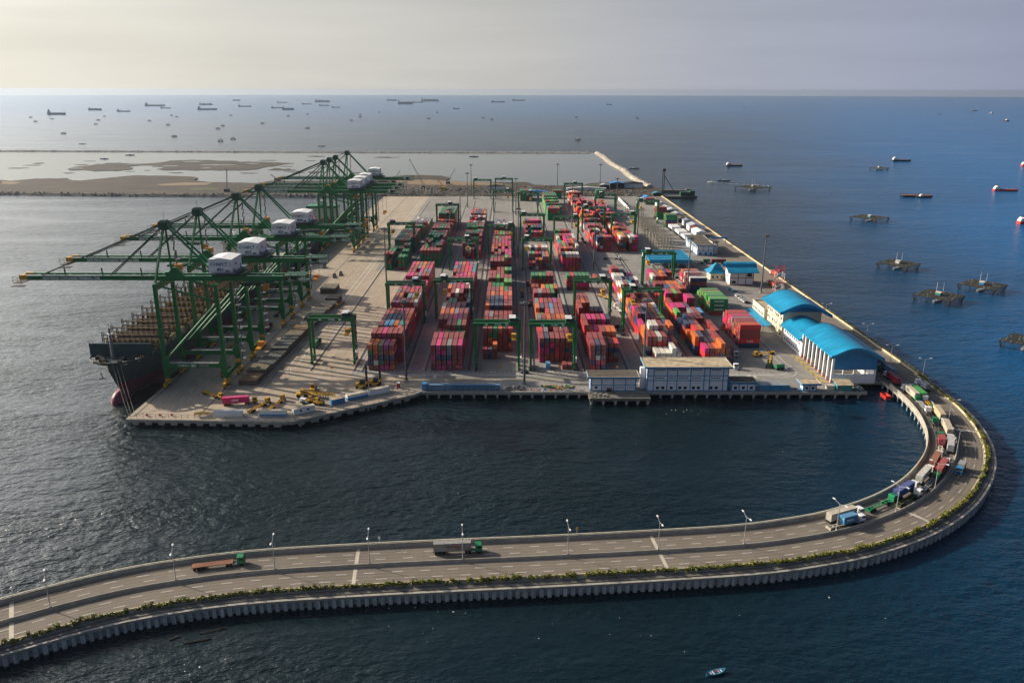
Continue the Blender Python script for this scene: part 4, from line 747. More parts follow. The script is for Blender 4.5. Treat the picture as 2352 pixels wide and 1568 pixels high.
# high masts
def mast():
    r = empty('light_mast'); MB().box(-.9, .9, -.9, .9, 0, .9).build('base', MT['concrete'], r); MB().cyl((0, 0, .9), (0, 0, 43.5), .62, .34, 12).build('pole', MT['mast grey'], r)
    b = MB()
    for k in range(10):
        a = k * math.pi / 5; b.bar((0, 0, 43.4), (2.0 * math.cos(a), 2.0 * math.sin(a), 43.4), .12)
        b.cbox(2.1 * math.cos(a), 2.1 * math.sin(a), 43.0, 1.0, 1.0, .8)
    b.cyl((0, 0, 42.6), (0, 0, 43.9), .9, n=10); b.build('floodlight_head', MT['mast grey'], r); return r
MS = [(-53, 389, 'between the first and second blocks, by the front quay'), (8.2, 386, 'beside the wharf edge in front of the middle lane'), (70.5, 392, 'behind the low blue and white building'), (-95.6, 610, 'beside the quay road near the first container block'), (-52.3, 712, 'between green stacks past the cross road'), (-52.3, 866, 'in the lane between first and second blocks, midway back'),
      (-52.8, 1035, 'in the same lane near the back of the yard'), (-53.3, 1152, 'at the very back of the first lane'), (8.8, 717.7, 'in the middle lane past the cross road'), (8.9, 970, 'in the middle lane in the far half'), (70.6, 1166, 'at the far edge between fifth and sixth blocks'), (69.8, 874, 'between the fifth and sixth blocks, far half'),
      (131.5, 807, 'beside the reefer racks'), (131, 971, 'beyond the reefer racks'), (131.6, 1160, 'at the far edge near the rock breakwater'), (131.5, 569, 'in front of the flat blue canopy'), (189.7, 581, 'by the red and white house and the car park'), (72, 660, 'in the lane by the white container stack')]
M0 = mast()
for i, (x, y, lb) in enumerate(MS):
    c = M0 if i == 0 else dup(M0); c.location = (x, y, 3.5); tag(c, 'tall floodlight mast ' + lb, 'light mast', 'high floodlight masts')
# ---------------------------------------------------------------- containers
CH, CWD = 2.8, 2.44
def container_mesh(L):
    b = MB(); r = .06; W2 = CWD / 2
    n = int(L / .56); 
    def side(sgn):                                            # corrugated side walls as real ribs
        P = [(.12, 0)]; x = .15; st = (L - .3) / n
        for k in range(n): P += [(x + st * .12, 0), (x + st * .3, -.05), (x + st * .68, -.05), (x + st * .86, 0)]; x += st
        P.append((L - .12, 0)); vs = []
        for y, o in P: vs += [(sgn * (W2 - .02 + o), y, .16), (sgn * (W2 - .02 + o), y, CH - .1)]
        b.add(vs, [((2 * k, 2 * k + 2, 2 * k + 3, 2 * k + 1) if sgn > 0 else (2 * k + 1, 2 * k + 3, 2 * k + 2, 2 * k)) for k in range(len(P) - 1)])
    side(1); side(-1)
    b.box(-W2 + .1, W2 - .1, .1, L - .1, .12, CH - .04)
    for x in (-W2, W2 - .12):
        for y in (0, L - .12): b.box(x, x + .12, y, y + .12, 0, CH)
        b.box(x, x + .12, .12, L - .12, CH - .12, CH - .005); b.box(x, x + .12, .12, L - .12, .02, .17)
    for y in (0.0, L - .12):
        for z in (.02, CH - .13): b.box(-W2 + .12, W2 - .12, y, y + .12, z, z + .12)
    for k in range(int(L / 1.2)): b.box(-W2 + .14, W2 - .14, .4 + k * 1.2, .9 + k * 1.2, CH - .04, CH - .012)
    return b.mesh('container', MT['paint'])
def door_mesh():
    b = MB(); W2 = CWD / 2; b.box(-W2 + .13, -.01, .03, .1, .16, CH - .14); b.box(.01, W2 - .13, .03, .1, .16, CH - .14); me = None
    b.m = 1
    for x in (-.85, -.35, .35, .85): b.box(x - .025, x + .025, -.02, .03, .2, CH - .2)
    for x in (-.6, .6): b.box(x - .22, x + .22, 0.0, .028, 1.0, 1.12)
    b.m = 2; b.box(.55, .85, .005, .028, 1.85, 2.1); b.m = 0
    return b.mesh('doors', [MT['paint'], MT['galvanised'], MT['white paint']])
CM = {40: container_mesh(12.19), 20: container_mesh(6.06)}; DM = door_mesh()
def make_container(code, L, loc, rz, label, group, col_=None):
    o = link('container', CM[L], None, loc, rz); c = col_ or CC[code][0]; k = rnd.uniform(.82, 1.15); c = [min(.9, x * k) for x in c]; o.color = (*c, 1)
    d = link('doors', DM, o); d.color = (*c, 1); return tag(o, label, 'container', group)
UNITS = []                                                    # block, bay, row, tier, code, x, y, L, heading
PAL = {'mix': 'mmmmmmmmmprmpmobbgyv', 'green': 'gggggmmmmgg', 'grey': 'yyymmmywbyyrb', 'red': 'mmmmmmmrrpmrobmby', 'right': 'mmmmmmrrrroopobbgyw', 'lite': 'GGGgmmgg'}
FRONT = {('first', 0): ['mobko'[0] + 'bbgo', 'mwmoo', 'pgbgmk'[:5], 'pmbmv', 'omboo'], }
def block(name, x0, y0, bays, pal, pitch=12.9, dx=2.9, jig=0.0):
    lastc = {}
    for k, s in enumerate(bays):
        hs, tops = s.split('|'); y = y0 + k * pitch; L = 40
        for r_ in range(len(hs)):
            h = int(hs[r_])
            for t in range(h):
                c = tops[r_] if t == h - 1 else (lastc[t] if t in lastc and rnd.random() < .42 else rnd.choice(PAL[pal])); lastc[t] = c
                if c not in CC: c = 'm'
                UNITS.append([name, k, r_, t, c, x0 + r_ * dx + rnd.uniform(-.04, .04), y + rnd.uniform(-.12, .12), L, t == h - 1, r_ in (0, len(hs) - 1), h])
def auto(n, pal, lo=3, hi=5, seed=1, rows=6, flat=.6):
    r = random.Random(seed); out = []
    for k in range(n):
        base = r.randint(lo, hi); hs = ''.join(str(base if r.random() < flat else max(1, min(hi, base + r.choice((-1, -1, -2, 1))))) for _ in range(rows)); out.append(hs + '|' + ''.join(r.choice(PAL[pal]) for _ in range(rows)))
    return out
block('first', -75.7, 407.3, '555550|ookvm. 666666|mmpmmm 444455|mmymom 555555|mBBotm 555555|mbbbmo 555555|mmmpmm 333333|mmmmmm 555555|mvommw 553555|mokwww 555555|ymmrmm 555555|mpmmpm 444444|mpymmm 444444|mgmomp 555555|ppmymm 554555|mmppyy 555555|mmyomp 555555|pokomm'.split(), 'mix')
block('quayside', -104, 658, '530044|mm..gg 442333|mmgggg 443344|ggmggg 344455|mggmmg 000000| 555550|bgmmg. 555555|bbgmmm 555555|ggGrmm 555555|gmmmmm 555555|mgtgmm 000000| 555555|gGmmgg 555544|gggmmg 333333|mgmmmm 444444|ggmBmm 333333|mgrmmm 222222|yyyyww 222222|yyyyyy 222222|yywyyy 222222|wyyyyy'.replace('| ', '|...... ').split(), 'green')
block('first rear', -75.7, 672, '555555|mmmmmm 554444|mgmmmm 444455|mmmmgm 454445|gmmgmm 543444|mgGgBm 445545|gggggm 555555|gggggm 555555|bgmmmm 000000|...... 555555|mmggmm 555555|mmmggm 555533|mmgmyp 444444|mmmomm 333333|mmmbmr 444444|mombrm 666666|gggbgg 666666|ggmmbg 666666|ggggbg 666666|ggggbg'.split(), 'green')
block('second', -41.9, 407.3, '555555|mpmymp 555555|mpmmmm 334444|mmgmgg 335555|mmmmgm 555555|mmmpvm 555555|omoymm 555544|wmmmbB 455445|mggbmb 333333|mmmmmm 455544|mmwmmw 555555|ommpmw 555555|yypmwb 555555|mpmppm 455555|ymppop 555555|mmmrpt 555555|ybmrpt 555555|pyopyy'.split(), 'mix')
block('second rear', -41.9, 705, '033303|.ywmyr 430033|mm..mm 333334|gggmgm 444445|gggGgm 555555|ggmgmm 444455|ggmGgm 444444|mmgggg 555555|ggGGmg 555555|GGGGmm 555555|rmwymw 444444|mwmmmy 445444|mrrmgm 555555|wrowmw 444444|yyrwwr 555555|mmbbmY 555555|rymbmk 555555|mrmbkm'.split(), 'mix')
block('third', -14.6, 439.0, '555555|mmgomr 555555|rmmmmm 554444|mymmmG 444444|mmmmmm 555555|obbbmm 555555|mbbbrm 555555|momoro 555544|mmmowB 444444|rggggm 444455|mgggGG 555555|mmGmmm 554444|mmmmGg 444455|mmmmGg 334444|mmmmbm'.split(), 'mix')
for r_, h, cs in ((0, 2, 'mr'), (1, 2, 'bb'), (2, 3, 'mmo')):
    for t in range(h): UNITS.append(['third', 'front', r_, t, cs[t], -14.6 + r_ * 2.9, 426.4, 20, t == h - 1, True, h])
block('third rear', -14.6, 628, '555566|mmmmGm 555555|gmmmgp 455455|gmmkvp 545555|mmkmpp 554545|omopym 555555|rmomrm 555555|mmmppp 555555|mmypom 555555|mGmmpp 444444|gmmgGm 333333|gggmmm 222222|mmGGgg 333333|mmGGmm 333333|omGGmg 555555|yyywww 444444|wwwyyy 444444|ywbyym 444444|ybybyy 333333|ybyyyb 333333|yyymyy'.split(), 'mix')
block('fourth', 17.2, 420.2, '555555|mymmmm 553555|rymmmm 555555|mkommm 555555|ymomoo 445555|oGrymm 555555|obmBmm 555555|yrmmvm 222222|mmmmmm 555553|mymmgg 445555|mmoGGo 000000|...... 000000|...... 220000|mm.... 444444|ggGgmm'.split(), 'red')
for r_, c in ((1, 'B'), (4, 'm'), (5, 'm')): UNITS.append(['fourth', 'front', r_, 0, c, 17.2 + r_ * 2.9 + (.3 if r_ == 1 else .5), 408.4, 20, True, True, 1])
block('fourth rear', 17.2, 660, '223344|rmmoyo 444444|yGpmyo 555555|wbwrww 444444|ywywry'.split(), 'grey')
block('fourth far', 17.2, 797, '323333|mggpmo 434444|mBgbbb 444444|mmmmmb 555555|bmpppm 333444|mmpGgm'.split(), 'red')
block('fourth end', 16, 1095, '555555|gggmgg 555555|ggmmgg 555555|mmmggg'.split(), 'green')
block('fifth', 44.3, 407.3, '555000|mym... 555444|mpmmor 333555|mmmmoo 544444|mopmpm 555555|mppmpb 000000|...... 511220|mmyyb. 555333|mommmb 555000|mmm... 000000|...... 000000|...... 000000|...... 000000|...... 000000|...... 444444|grgggg'.split(), 'red')
block('fifth rear', 45, 655.5, '555550|bwwwww 334433|mvmogp 555544|mommob 555445|mGmmmw 555555|tYpmob 545555|gmppom 545555|wmpmbw 555555|gmmppw 444444|mmoomm 555554|gGmrmm 444444|gpmmmm'.split(), 'red')
block('fifth far', 45.5, 925, '555554|mmmmmg 555555|tmmGGg 444444|gGgmmg 555555|gggmmg 444444|ggGgmg 555555|mmGGgg 444444|ggGgmm 555555|gggGgg 444444|gggggg 555555|mggggg 555555|gggggg 555555|mggmgg'.split(), 'lite')
block('sixth', 79.2, 419.5, '022232|.wwwww 444433|mmwmvo 455545|owwmwo 433434|pommrb 554444|mbpmmG 555444|pmyoob 444444|yvmpow 454444|omomom 555544|oyommo 443344|Ymomom 555444|wmtomb 444333|wywwBm 443344|yyyybw 444333|wwwwBb 554433|mmmbvp'.split(), 'right')
block('sixth rear', 80.2, 738.6, '055555|.bbopm 533333|rwgbww 433443|mpmogm 555444|mGwbmp 444434|ywbwgo 555544|mmpmmo 444444|mppobm 444444|byyygm 555555|mrgmmm'.split() + auto(18, 'right', 3, 5, 4), 'right')
block('seventh', 106.2, 419.5, '033343|.pmoom 443343|obwymp 344334|oroywm 444334|bbmymm 344443|bbmmmm 433444|GomymB 444433|pppbbo 433355|mppmpm 555544|pmGmoy 444555|mmmmom 334444|rmbykm 444444|mmmooo 555544|wmomkm 554555|pmbobr'.split(), 'right')
block('seventh rear', 104.5, 738.7, '550555|wo.wwp 550444|YY.wGp 544444|mggbmw 444444|mogrrm 555444|oommmo 444444|mmbomm 455444|wwmmmm 444444|omypmm'.split() + ['000000|......'] * 4 + auto(12, 'red', 3, 4, 8), 'right')
def cross(name, y0, rows, tiers, x0, cs, pal, dy=2.62):       # stacks lying across, long side to the front
    for r_ in range(rows):
        for t in range(tiers - (1 if r_ > rows - 3 and rows > 8 else 0)):
            c = cs[t] if r_ == 0 else rnd.choice(pal)
            UNITS.append([name, r_, 0, t, c, x0 + rnd.uniform(-.35, .35) + (t % 2) * .25, y0 + r_ * dy, 'X', t == tiers - 1, True, tiers])
cross('front cross', 446.4, 15, 5, 135.5, 'brmmr', 'mmmmmopryrmk'); cross('middle cross', 517.6, 14, 4, 135.4, 'mggg', 'GGgGgmm'); cross('rear cross', 579, 15, 4, 135.6, 'bbmb', 'mmmoprymw')
cross('far cross', 876.5, 6, 5, 173.6, 'gmbgg', 'gGgm'); cross('far cross', 934, 6, 5, 173.2, 'gggmm', 'gGmm'); cross('far cross', 1060, 5, 3, 181, 'gmm', 'gmm'); cross('far cross', 1180 - 60, 6, 4, 62, 'gggm', 'gggm'); cross('far cross', 1122, 6, 4, 122, 'gggg', 'gggm')
# sort out which of them show and which show largest
FR = {  # colours read off the front faces, bottom to top
 ('first', 0): ['mbbgo', 'mwmoo', 'pgbgk'[0:3] + 'kk', 'pmbmv', 'ombom'], ('second', 0): ['mmpmm', 'pmbpp', 'pmbpm', 'mpbyy', 'mmmmm', 'pmmmp'], ('third', 0): ['mmmmm', 'mmogm', 'mmmgg', 'mmmmo', 'mmmmm', 'mobmr'],
 ('fourth', 0): ['pmpbm', 'mmpmb', 'mmbpm', 'mrrmm', 'mmmmm', 'mmbmm'], ('fifth', 0): ['rbmmm', 'mpwbb', 'brymm'], ('fifth', 1): ['mmmmm', 'mmmmm', 'mmmmm', 'mmbm', 'mmbm', 'mybr']}
occ = {}
for u in UNITS:
    if u[7] != 'X': occ[(u[0], u[1], u[2], u[3])] = u
    if (u[0], u[1]) in FR and u[2] < len(FR[(u[0], u[1])]) and u[3] < len(FR[(u[0], u[1])][u[2]]): u[4] = FR[(u[0], u[1])][u[2]][u[3]]
def shows(u):
    if u[8]: return 2
    if u[7] == 'X': return 1 if u[1] == 0 else (.6 if u[1] < 15 and u[3] > 1 else 0)
    if u[1] == 'front': return 2
    n, k, r_, t = u[:4]
    if (n, k - 1, r_, t) not in occ: return 1
    cx = u[5] > 5
    if (n, k, r_ + (-1 if cx else 1), t) not in occ: return .7
    return 0
N_IND = 262
cand = sorted((u for u in UNITS if shows(u) > 0), key=lambda u: (u[6] - (300 if u[7] == 'X' and u[1] == 0 and u[0] in ('front cross', 'middle cross', 'rear cross') else 0) - (40 if u[8] else 0) + (60 if shows(u) < 1 else 0)))
ind = set(id(u) for u in cand[:N_IND])
TIER = ['bottom', 'second', 'third', 'fourth', 'fifth', 'sixth']
mass, mcol = MB(), []
for u in UNITS:
    n, k, r_, t, c, x, y, L = u[:8]; z = 3.53 + t * (CH + .03)
    if id(u) in ind:
        tier = 'top' if u[8] else TIER[t]
        if L == 'X':
            lb = f"{CC[c][1]} container lying crosswise, {tier} tier, {ORD[k]} from front of the {n} stack"; o = make_container(c, 40, (x, y + 1.22, z), R(-90), lb, 'containers stacked in the yard')
            if k == 0 and n == 'front cross' and t == 1: text('K LINE', 1.25, MT['white text'], o, (1.24, 4.6, .8), (R(90), 0, R(90)))
            if k == 0 and n == 'middle cross' and t > 0: text('EVERGREEN', 1.15, MT['white text'], o, (1.24, 2.9, .8), (R(90), 0, R(90)), stretch=1.05)
        else:
            bay = 'small front' if k == 'front' else ORD[k]
            lb = f"{CC[c][1]} container, {tier} tier, {ORD[r_]} row, {bay} bay, {n} block from the quay"; o = make_container(c, L, (x + 1.22, y, z), 0, lb, 'containers stacked in the yard')
    else:
        kk = rnd.uniform(.82, 1.15); cc = [min(.9, v * kk) for v in CC[c][0]]
        if L == 'X': mass.box(x, x + 12.19, y, y + 2.44, z, z + CH)
        else:
            mass.box(x, x + 2.44, y, y + (12.19 if L == 40 else 6.06), z, z + CH)
            if k == 'front' or (n, k - 1, r_, t) not in occ:  # door ends: bars, placard, seam
                for q_ in (.4, .85, 1.55, 2.0): mass.box(x + q_, x + q_ + .06, y - .04, y, z + .2, z + CH - .2)
                mass.box(x + 1.7, x + 1.95, y - .05, y - .041, z + 1.8, z + 2.05); mass.box(x + 1.19, x + 1.25, y - .03, y, z + .1, z + CH - .1)
                mcol += [cc] + [tuple(v * .8 + .02 for v in cc)] * 4 + [(.55, .55, .55) if rnd.random() < .4 else cc, (.02, .02, .02)]; continue
        mcol += [cc]
o = mass.build('stacked_containers', MT['paint mass']); ca = o.data.attributes.new('Col', 'FLOAT_COLOR', 'FACE')
ca.data.foreach_set('color', [v for cc in mcol for _ in range(6) for v in (*cc, 1)])
tag(o, 'many rows of coloured shipping containers stacked across the far yard', 'containers', kind='stuff')
# ---------------------------------------------------------------- ships at the quay
def two_tone(name, low, high, zc):
    m = mat(name, high, .45, 0, .2, .12); nt = m.node_tree; b = nt.nodes['Principled BSDF']; src = b.inputs['Base Color'].links[0].from_socket
    mul = src.node; tc = nt.nodes.new('ShaderNodeTexCoord'); sp = nt.nodes.new('ShaderNodeSeparateXYZ'); nt.links.new(tc.outputs['Object'], sp.inputs[0])
    gt = nt.nodes.new('ShaderNodeMath'); gt.operation = 'GREATER_THAN'; gt.inputs[1].default_value = zc; nt.links.new(sp.outputs[2], gt.inputs[0])
    mx = nt.nodes.new('ShaderNodeMix'); mx.data_type = 'RGBA'; nt.links.new(gt.outputs[0], mx.inputs[0]); mx.inputs[6].default_value = (*low, 1); mx.inputs[7].default_value = (*high, 1); nt.links.new(mx.outputs[2], mul.inputs[6]); return m
def hull(L, B, Dk, m, parent, loc=(0, 0, 0), rz=0, bow=30.0, sheer=1.5, name='hull', stern=.75):
    """a lofted ship's hull, bow at y = 0 pointing to -y, waterline at z = 0"""
    Fz = (0, .08, .2, .38, .58, .8, 1.0); rings = []
    ys = [0, .06, .14, .25, .4, .6, .8, 1.0]; st = [bow * q for q in ys] + [L * .5, L * .8, L * .93, L]
    for y in st:
        q = min(1, y / bow); top = Dk + sheer * (1 - q); z0 = -2 if q > .42 else (top - 3) * (1 - q / .42) ** 1.15 - 2 * (q / .42)
        hd = B / 2 * min(1, (1 - (1 - q) ** 2.6) + .02); p = 1.3 * (1 - q) ** .8 + .1; sf = 1 if y < L * .8 else 1 - (y - L * .8) / (L * .2) * (1 - stern)
        R_ = [(hd * sf * (f ** p if f > 0 else (.05 + .9 * max(0, q - .3) / .7 * min(1, q))), y, z0 + (top - z0) * f) for f in Fz]
        rings.append([(x, yy, z) for x, yy, z in R_] + [(-x, yy, z) for x, yy, z in R_[::-1]])
    return MB().loft(rings).build(name, m, parent, loc, rz)
S1 = empty('container_ship', (-194.2, 365.5, 0), 0, 'empty dark container ship with red bottom and bulbous bow moored at quay', 'container ship')
B1 = 31.0
hull(285, B1, 19.5, two_tone('ship hull', (.16, .022, .052), (.045, .068, .080), 8.6), S1, bow=34)
b = MB(); rings = []
for y, r_ in ((.8, .4), (1.4, 1.7), (3, 2.9), (6, 3.5), (10, 3.6), (15, 3.2)):
    rings.append([(r_ * 1.0 * math.cos(a), y, .4 + r_ * 1.4 * math.sin(a)) for a in [2 * math.pi * i / 16 for i in range(16)]])
b.loft(rings).build('bulbous_bow', MT['hull red'], S1, smooth=True)
b = MB(); b.add([(-x, y, 19.9) for x, y in ((14.6, 22), (15.3, 60), (15.3, 284), (-15.3, 284), (-15.3, 60), (-14.6, 22))][::-1], [tuple(range(6))]); b.build('deck', MT['deck grey'], S1)
b = MB()                                                       # bulwark round the forecastle
P = [(-15.3, 24), (-14.8, 15), (-12.6, 8), (-8.5, 3), (-3.5, .4), (0, -.2), (3.5, .4), (8.5, 3), (12.6, 8), (14.8, 15), (15.3, 24)]
for a, c in zip(P, P[1:]): b.bar((*a, 21.3), (*c, 21.3), .25, 1.2)
b.build('bulwark', MT['hull dark'], S1)
MB().box(-15.6, 15.4, 14.6, 15.2, 20, 27.3).build('breakwater_plate', MT['breakwater teal'], S1)
b = MB().cyl((-2.2, 10.5, 20), (-2.2, 10.5, 36.5), .95, .55, 12); fm = b.build('foremast', MT['steel'], S1)
b = MB(); b.box(-3.6, -.8, 9.4, 11.6, 33.4, 33.6); b.box(-3.0, -1.4, 10, 11, 36.4, 36.6); b.cyl((-2.2, 10.5, 36.5), (-2.2, 10.5, 39.5), .12)
for x in (-3.5, -.9): b.bar((x, 9.5, 34.5), (x, 11.5, 34.5), .1)
b.build('crow_nest', MT['white paint'], fm)
for x, y, rr in ((-6, 7.5, 1.3), (3.5, 8.5, 1.2), (-4.5, 5.5, .9), (8, 10.5, 1.0), (-9.5, 11, 1.0), (4, 5, .8)):
    b = MB().cyl((x - 1.2, y, 21.2), (x + 1.2, y, 21.2), rr, n=12); b.cbox(x, y, 20.5, 3.4, 1.6, 1.0); b.build('winch', MT['dark steel'], S1)
for x, y, m in ((-8, 4.5, 'yellow'), (6.5, 3.6, 'white paint'), (-3, 2.6, 'yellow'), (10.5, 8.5, 'white paint'), (1.5, 2.2, 'rust'), (11, 12.5, 'yellow')):
    b = MB(); b.cyl((x - .6, y, 20.2), (x - .6, y, 21.6), .3, n=8); b.cyl((x + .6, y, 20.2), (x + .6, y, 21.6), .3, n=8); b.cbox(x, y, 20.3, 2.4, .8, .3); b.build('bollard', MT[m], S1)
for sx in (-1, 1):
    b = MB().bar((sx * 6.3, 5.5, 12.5), (sx * 6.8, 5.0, 15.5), .4); b.bar((sx * 5.0, 5.3, 12.2), (sx * 7.6, 5.0, 12.2), .5); b.build('anchor', MT['dark steel'], S1)
def lash(parent, y, hw, z0, h):
    b = MB(); n = int(hw * 2 / 2.6)
    for yy in (-.75, .75):
        for k in range(n + 1):
            x = -hw + k * 2 * hw / n; b.box(x - .17, x + .17, y + yy - .12, y + yy + .12, z0, z0 + h + (1.4 if k in (0, n) else 0))
        for z in (2.9, 6.0, h - .4): b.box(-hw, hw, y + yy - .12, y + yy + .12, z0 + z, z0 + z + .34)
        for k in range(1, n, 3): b.bar((-hw + k * 2 * hw / n, y + yy, z0 + .3), (-hw + (k + 1) * 2 * hw / n, y + yy, z0 + 5.8), .24)
    for z in (3.1, 6.2, h - .3): b.box(-hw, hw, y - .7, y + .7, z0 + z, z0 + z + .1)
    for k in range(0, n + 1): b.box(-hw + k * 2 * hw / n - .05, -hw + k * 2 * hw / n + .05, y - .9, y - .82, z0 + h, z0 + h + 1.0)
    b.box(-hw, hw, y - .9, y - .84, z0 + h + .95, z0 + h + 1.02); return b.build('lashing_bridge', MT['rusty brown'], parent)
for k in range(15):
    y = 26 + k * 12.35; hw = 15.2 if k > 0 else 14
    lash(S1, y, hw, 20, 8.6 if k < 4 else 9.4)
    b = MB().box(-13.6, 13.6, y + 1.4, y + 11.0, 20, 22.6)
    b.yprism([(y + 1.3, 22.6), (y + 2.6, 22.6), (y + 2.6, 25.4), (y + 1.9, 25.4)], -13.6, 13.6)
    for q in range(11): b.box(-13.3 + q * 2.5, -11.4 + q * 2.5, y + 1.1, y + 1.3, 20.3, 25.0)
    b.build('hatch_coaming', MT['cream hatch'], S1)
sp_ = MB().box(-15.3, 15.3, 214, 226, 20, 40); sp_.box(-16, 16, 213, 219, 40, 43); sh = sp_.build('superstructure', MT['white hull'], S1)
b = MB()
for z in (22.5, 26, 29.5, 33, 36.5, 41.2):
    for k in range(9): b.box(-13.5 + k * 3.2, -12.3 + k * 3.2, 213.9 if z < 40 else 212.9, 214 if z < 40 else 213, z, z + 1.2)
b.build('window_row', MT['glass'], sh)
b = MB().box(-3.2, 3.2, 230, 240, 20, 47); b.build('funnel', MT['hull red'], S1); b = MB().cyl((-8, 219, 43), (-8, 219, 53), .35); b.box(-9.5, -6.5, 218, 220, 48, 48.2); b.cyl((-4, 217, 43), (-4, 217, 46.5), 1.0, n=12); b.build('radar_mast', MT['white paint'], S1)
b = MB()
for dx, dy in ((-1.2, 1.6), (0, 2.6), (1.4, 3.8)):
    a = Vector((-194.2 + 2.5 + dx, 366 + dy, 20.8)); c = Vector((-175.2 + dx * .9, 342.2 + dy * .6, 3.9)); P = [a.lerp(c, q / 8) - Vector((0, 0, 1.6 * (1 - (2 * q / 8 - 1) ** 2))) for q in range(9)]
    for u, v in zip(P, P[1:]): b.cyl(u, v, .055, n=5, cap=False)
tag(b.build('mooring_rope', MT['pale concrete']), 'pale mooring ropes running from the dark bow down to the quay corner', 'rope')
S2 = empty('container_ship', (-195.5, 662, 0), 0, 'navy ship with white bridge house and green roof behind cranes', 'container ship')
hull(205, 31.5, 13.5, two_tone('feeder hull', (.03, .06, .05), (.012, .02, .05), 1.5), S2, bow=26)
MB().box(-15, 15, 16, 17, 13.5, 20.5).build('breakwater_plate', MT['white hull'], S2)
MB().box(-14, 14, 22, 170, 13.5, 15.2).build('hatch_coaming', MT['dark green'], S2)
b = MB().box(-15.6, 15.6, 176, 190, 13.5, 30); hs = b.build('superstructure', MT['white hull'], S2); MB().xprism([(-16.6, 30), (16.6, 30), (15.8, 32.2), (4, 32.2), (0, 33.4), (-4, 32.2), (-15.8, 32.2)], 175, 191).build('roof', MT['green cab'], hs)
b = MB()
for z in (17, 20.2, 23.4, 26.4):
    for k in (-13, -11.8, -10.6, -7, -2, 3, 5, 8.6, 9.8, 12.2): b.box(k - .35, k + .35, 175.9, 176, z, z + 1.0)
b.build('window_row', MT['glass'], hs); b = MB().box(-2.4, 2.4, 180, 186, 32, 37); b.cyl((-6, 181, 32), (-6, 181, 40), .3); b.box(-8, -4, 180.6, 181.4, 37, 37.3); b.cyl((-11, 179, 32), (-11, 179, 37), .15); b.build('radar_mast', MT['white hull'], S2)
q = 0
for x, y, h, cs in ((-12, 150, 3, 'gmg'), (-9, 150, 2, 'gm'), (-5.5, 150, 3, 'mgm'), (-2.5, 150, 2, 'mr'), (1, 137, 2, 'gg'), (4, 137, 3, 'mgm'), (7, 150, 3, 'gmg'), (10, 150, 2, 'mm'), (-12, 124, 1, 'g'), (-8, 110, 1, 'm'), (6, 110, 2, 'gm')):
    for t in range(h):
        q += 1; make_container(cs[t], 40, (-195.5 + x + 1.2, 662 + y, 15.25 + t * 2.83), 0, f'{CC[cs[t]][1]} container on deck before the white bridge house, {ORD[q - 1] if q < 20 else "last"} of the deck load', 'containers on the ship deck')
# ---------------------------------------------------------------- ships and boats out at sea
def vessel(name, p, L, Dk, B, m, label, cat, kind='bulk', flip=False, house='white hull', rz=0.0, group=None):
    """broadside vessel: its length lies along x; house aft"""
    r = empty(name, (p.x, p.y, 0), rz, label, cat, group); sgn = -1 if flip else 1
    b = MB(); hb = B / 2; st = [(-.5, .55, .9), (-.47, .95, .35), (-.25, 1, 0), (.3, 1, 0), (.42, .75, .25), (.5, .06, .75)]
    rings = []
    for q, wf_, sh_ in st:
        x = q * L * sgn; t = Dk * (1 + .25 * sh_ * (1 if q > 0 else .3))
        rings.append([(x, -hb * wf_, t), (x - (.02 * L * sgn if q == .5 else 0), -hb * wf_ * .85, -1.5), (x - (.02 * L * sgn if q == .5 else 0), hb * wf_ * .85, -1.5), (x, hb * wf_, t)])
    if flip: rings = rings[::-1]
    b.loft(rings).build('hull', m, r)
    hh = max(Dk * 1.1, L * (.07 if L > 70 else .11)); x0 = (-.46 if kind != 'tug' else -.12) * L; x1 = x0 + L * ((.11 if L > 70 else .2) if kind != 'tug' else .3)
    a0, a1 = sorted((x0 * sgn, x1 * sgn)); b = MB().box(a0, a1, -hb * .8, hb * .8, Dk * .98, Dk + hh * .5); c_ = (a0 + a1) / 2; b.box(a0 + (a1 - a0) * .12, a1 - (a1 - a0) * .18, -hb * .65, hb * .65, Dk + hh * .5, Dk + hh); b.box(c_ - L * .02, c_ + L * .02, -hb * .9, hb * .9, Dk + hh, Dk + hh * 1.25); sup = b.build('superstructure', MT[house], r)
    b = MB().box(c_ - L * .02, c_ + L * .02, -hb * .25, hb * .25, Dk + hh * 1.2, Dk + hh * 1.6); b.cyl((c_ + L * .03, 0, Dk + hh), (c_ + L * .03, 0, Dk + hh * 1.9), L * .003, n=6); b.build('funnel', MT['dark steel'], r)
    if kind in ('bulk', 'crane', 'tanker'):
        n = {'bulk': 3, 'crane': 2, 'tanker': 1}[kind]
        for k in range(n):
            x = sgn * L * (-.2 + .5 * k / max(1, n - 1) if n > 1 else .38); hm_ = Dk * (1.3 if kind != 'crane' else 2.0)
            b = MB().cyl((x, 0, Dk), (x, 0, Dk + hm_), L * .006, n=8)
            if kind == 'crane': b.bar((x, 0, Dk + hm_ * .8), (x + sgn * L * .12, 0, Dk + hm_ * 1.0), L * .008)
            b.build('mast', MT['far grey'], r)
        b = MB()
        for k in range(6): b.box(*sorted((sgn * L * (-.3 + k * .115), sgn * L * (-.3 + k * .115 + .08))), -hb * .6, hb * .6, Dk, Dk * 1.12)
        b.build('hatch_cover', MT['far rust'], r)
    if kind == 'container':
        r2 = random.Random(int(L)); b = MB()
        for k in range(7): b.box(*sorted((sgn * L * (-.3 + k * .105), sgn * L * (-.3 + k * .105 + .09))), -hb * .85, hb * .85, Dk, Dk * r2.uniform(1.4, 2.1))
        b.build('deck_cargo', MT['far blue'], r)
    if kind == 'carrier': MB().box(*sorted((sgn * L * -.33, sgn * L * .4)), -hb * .9, hb * .9, Dk, Dk * 1.5).build('cargo_deck', MT[house], r)
    return r
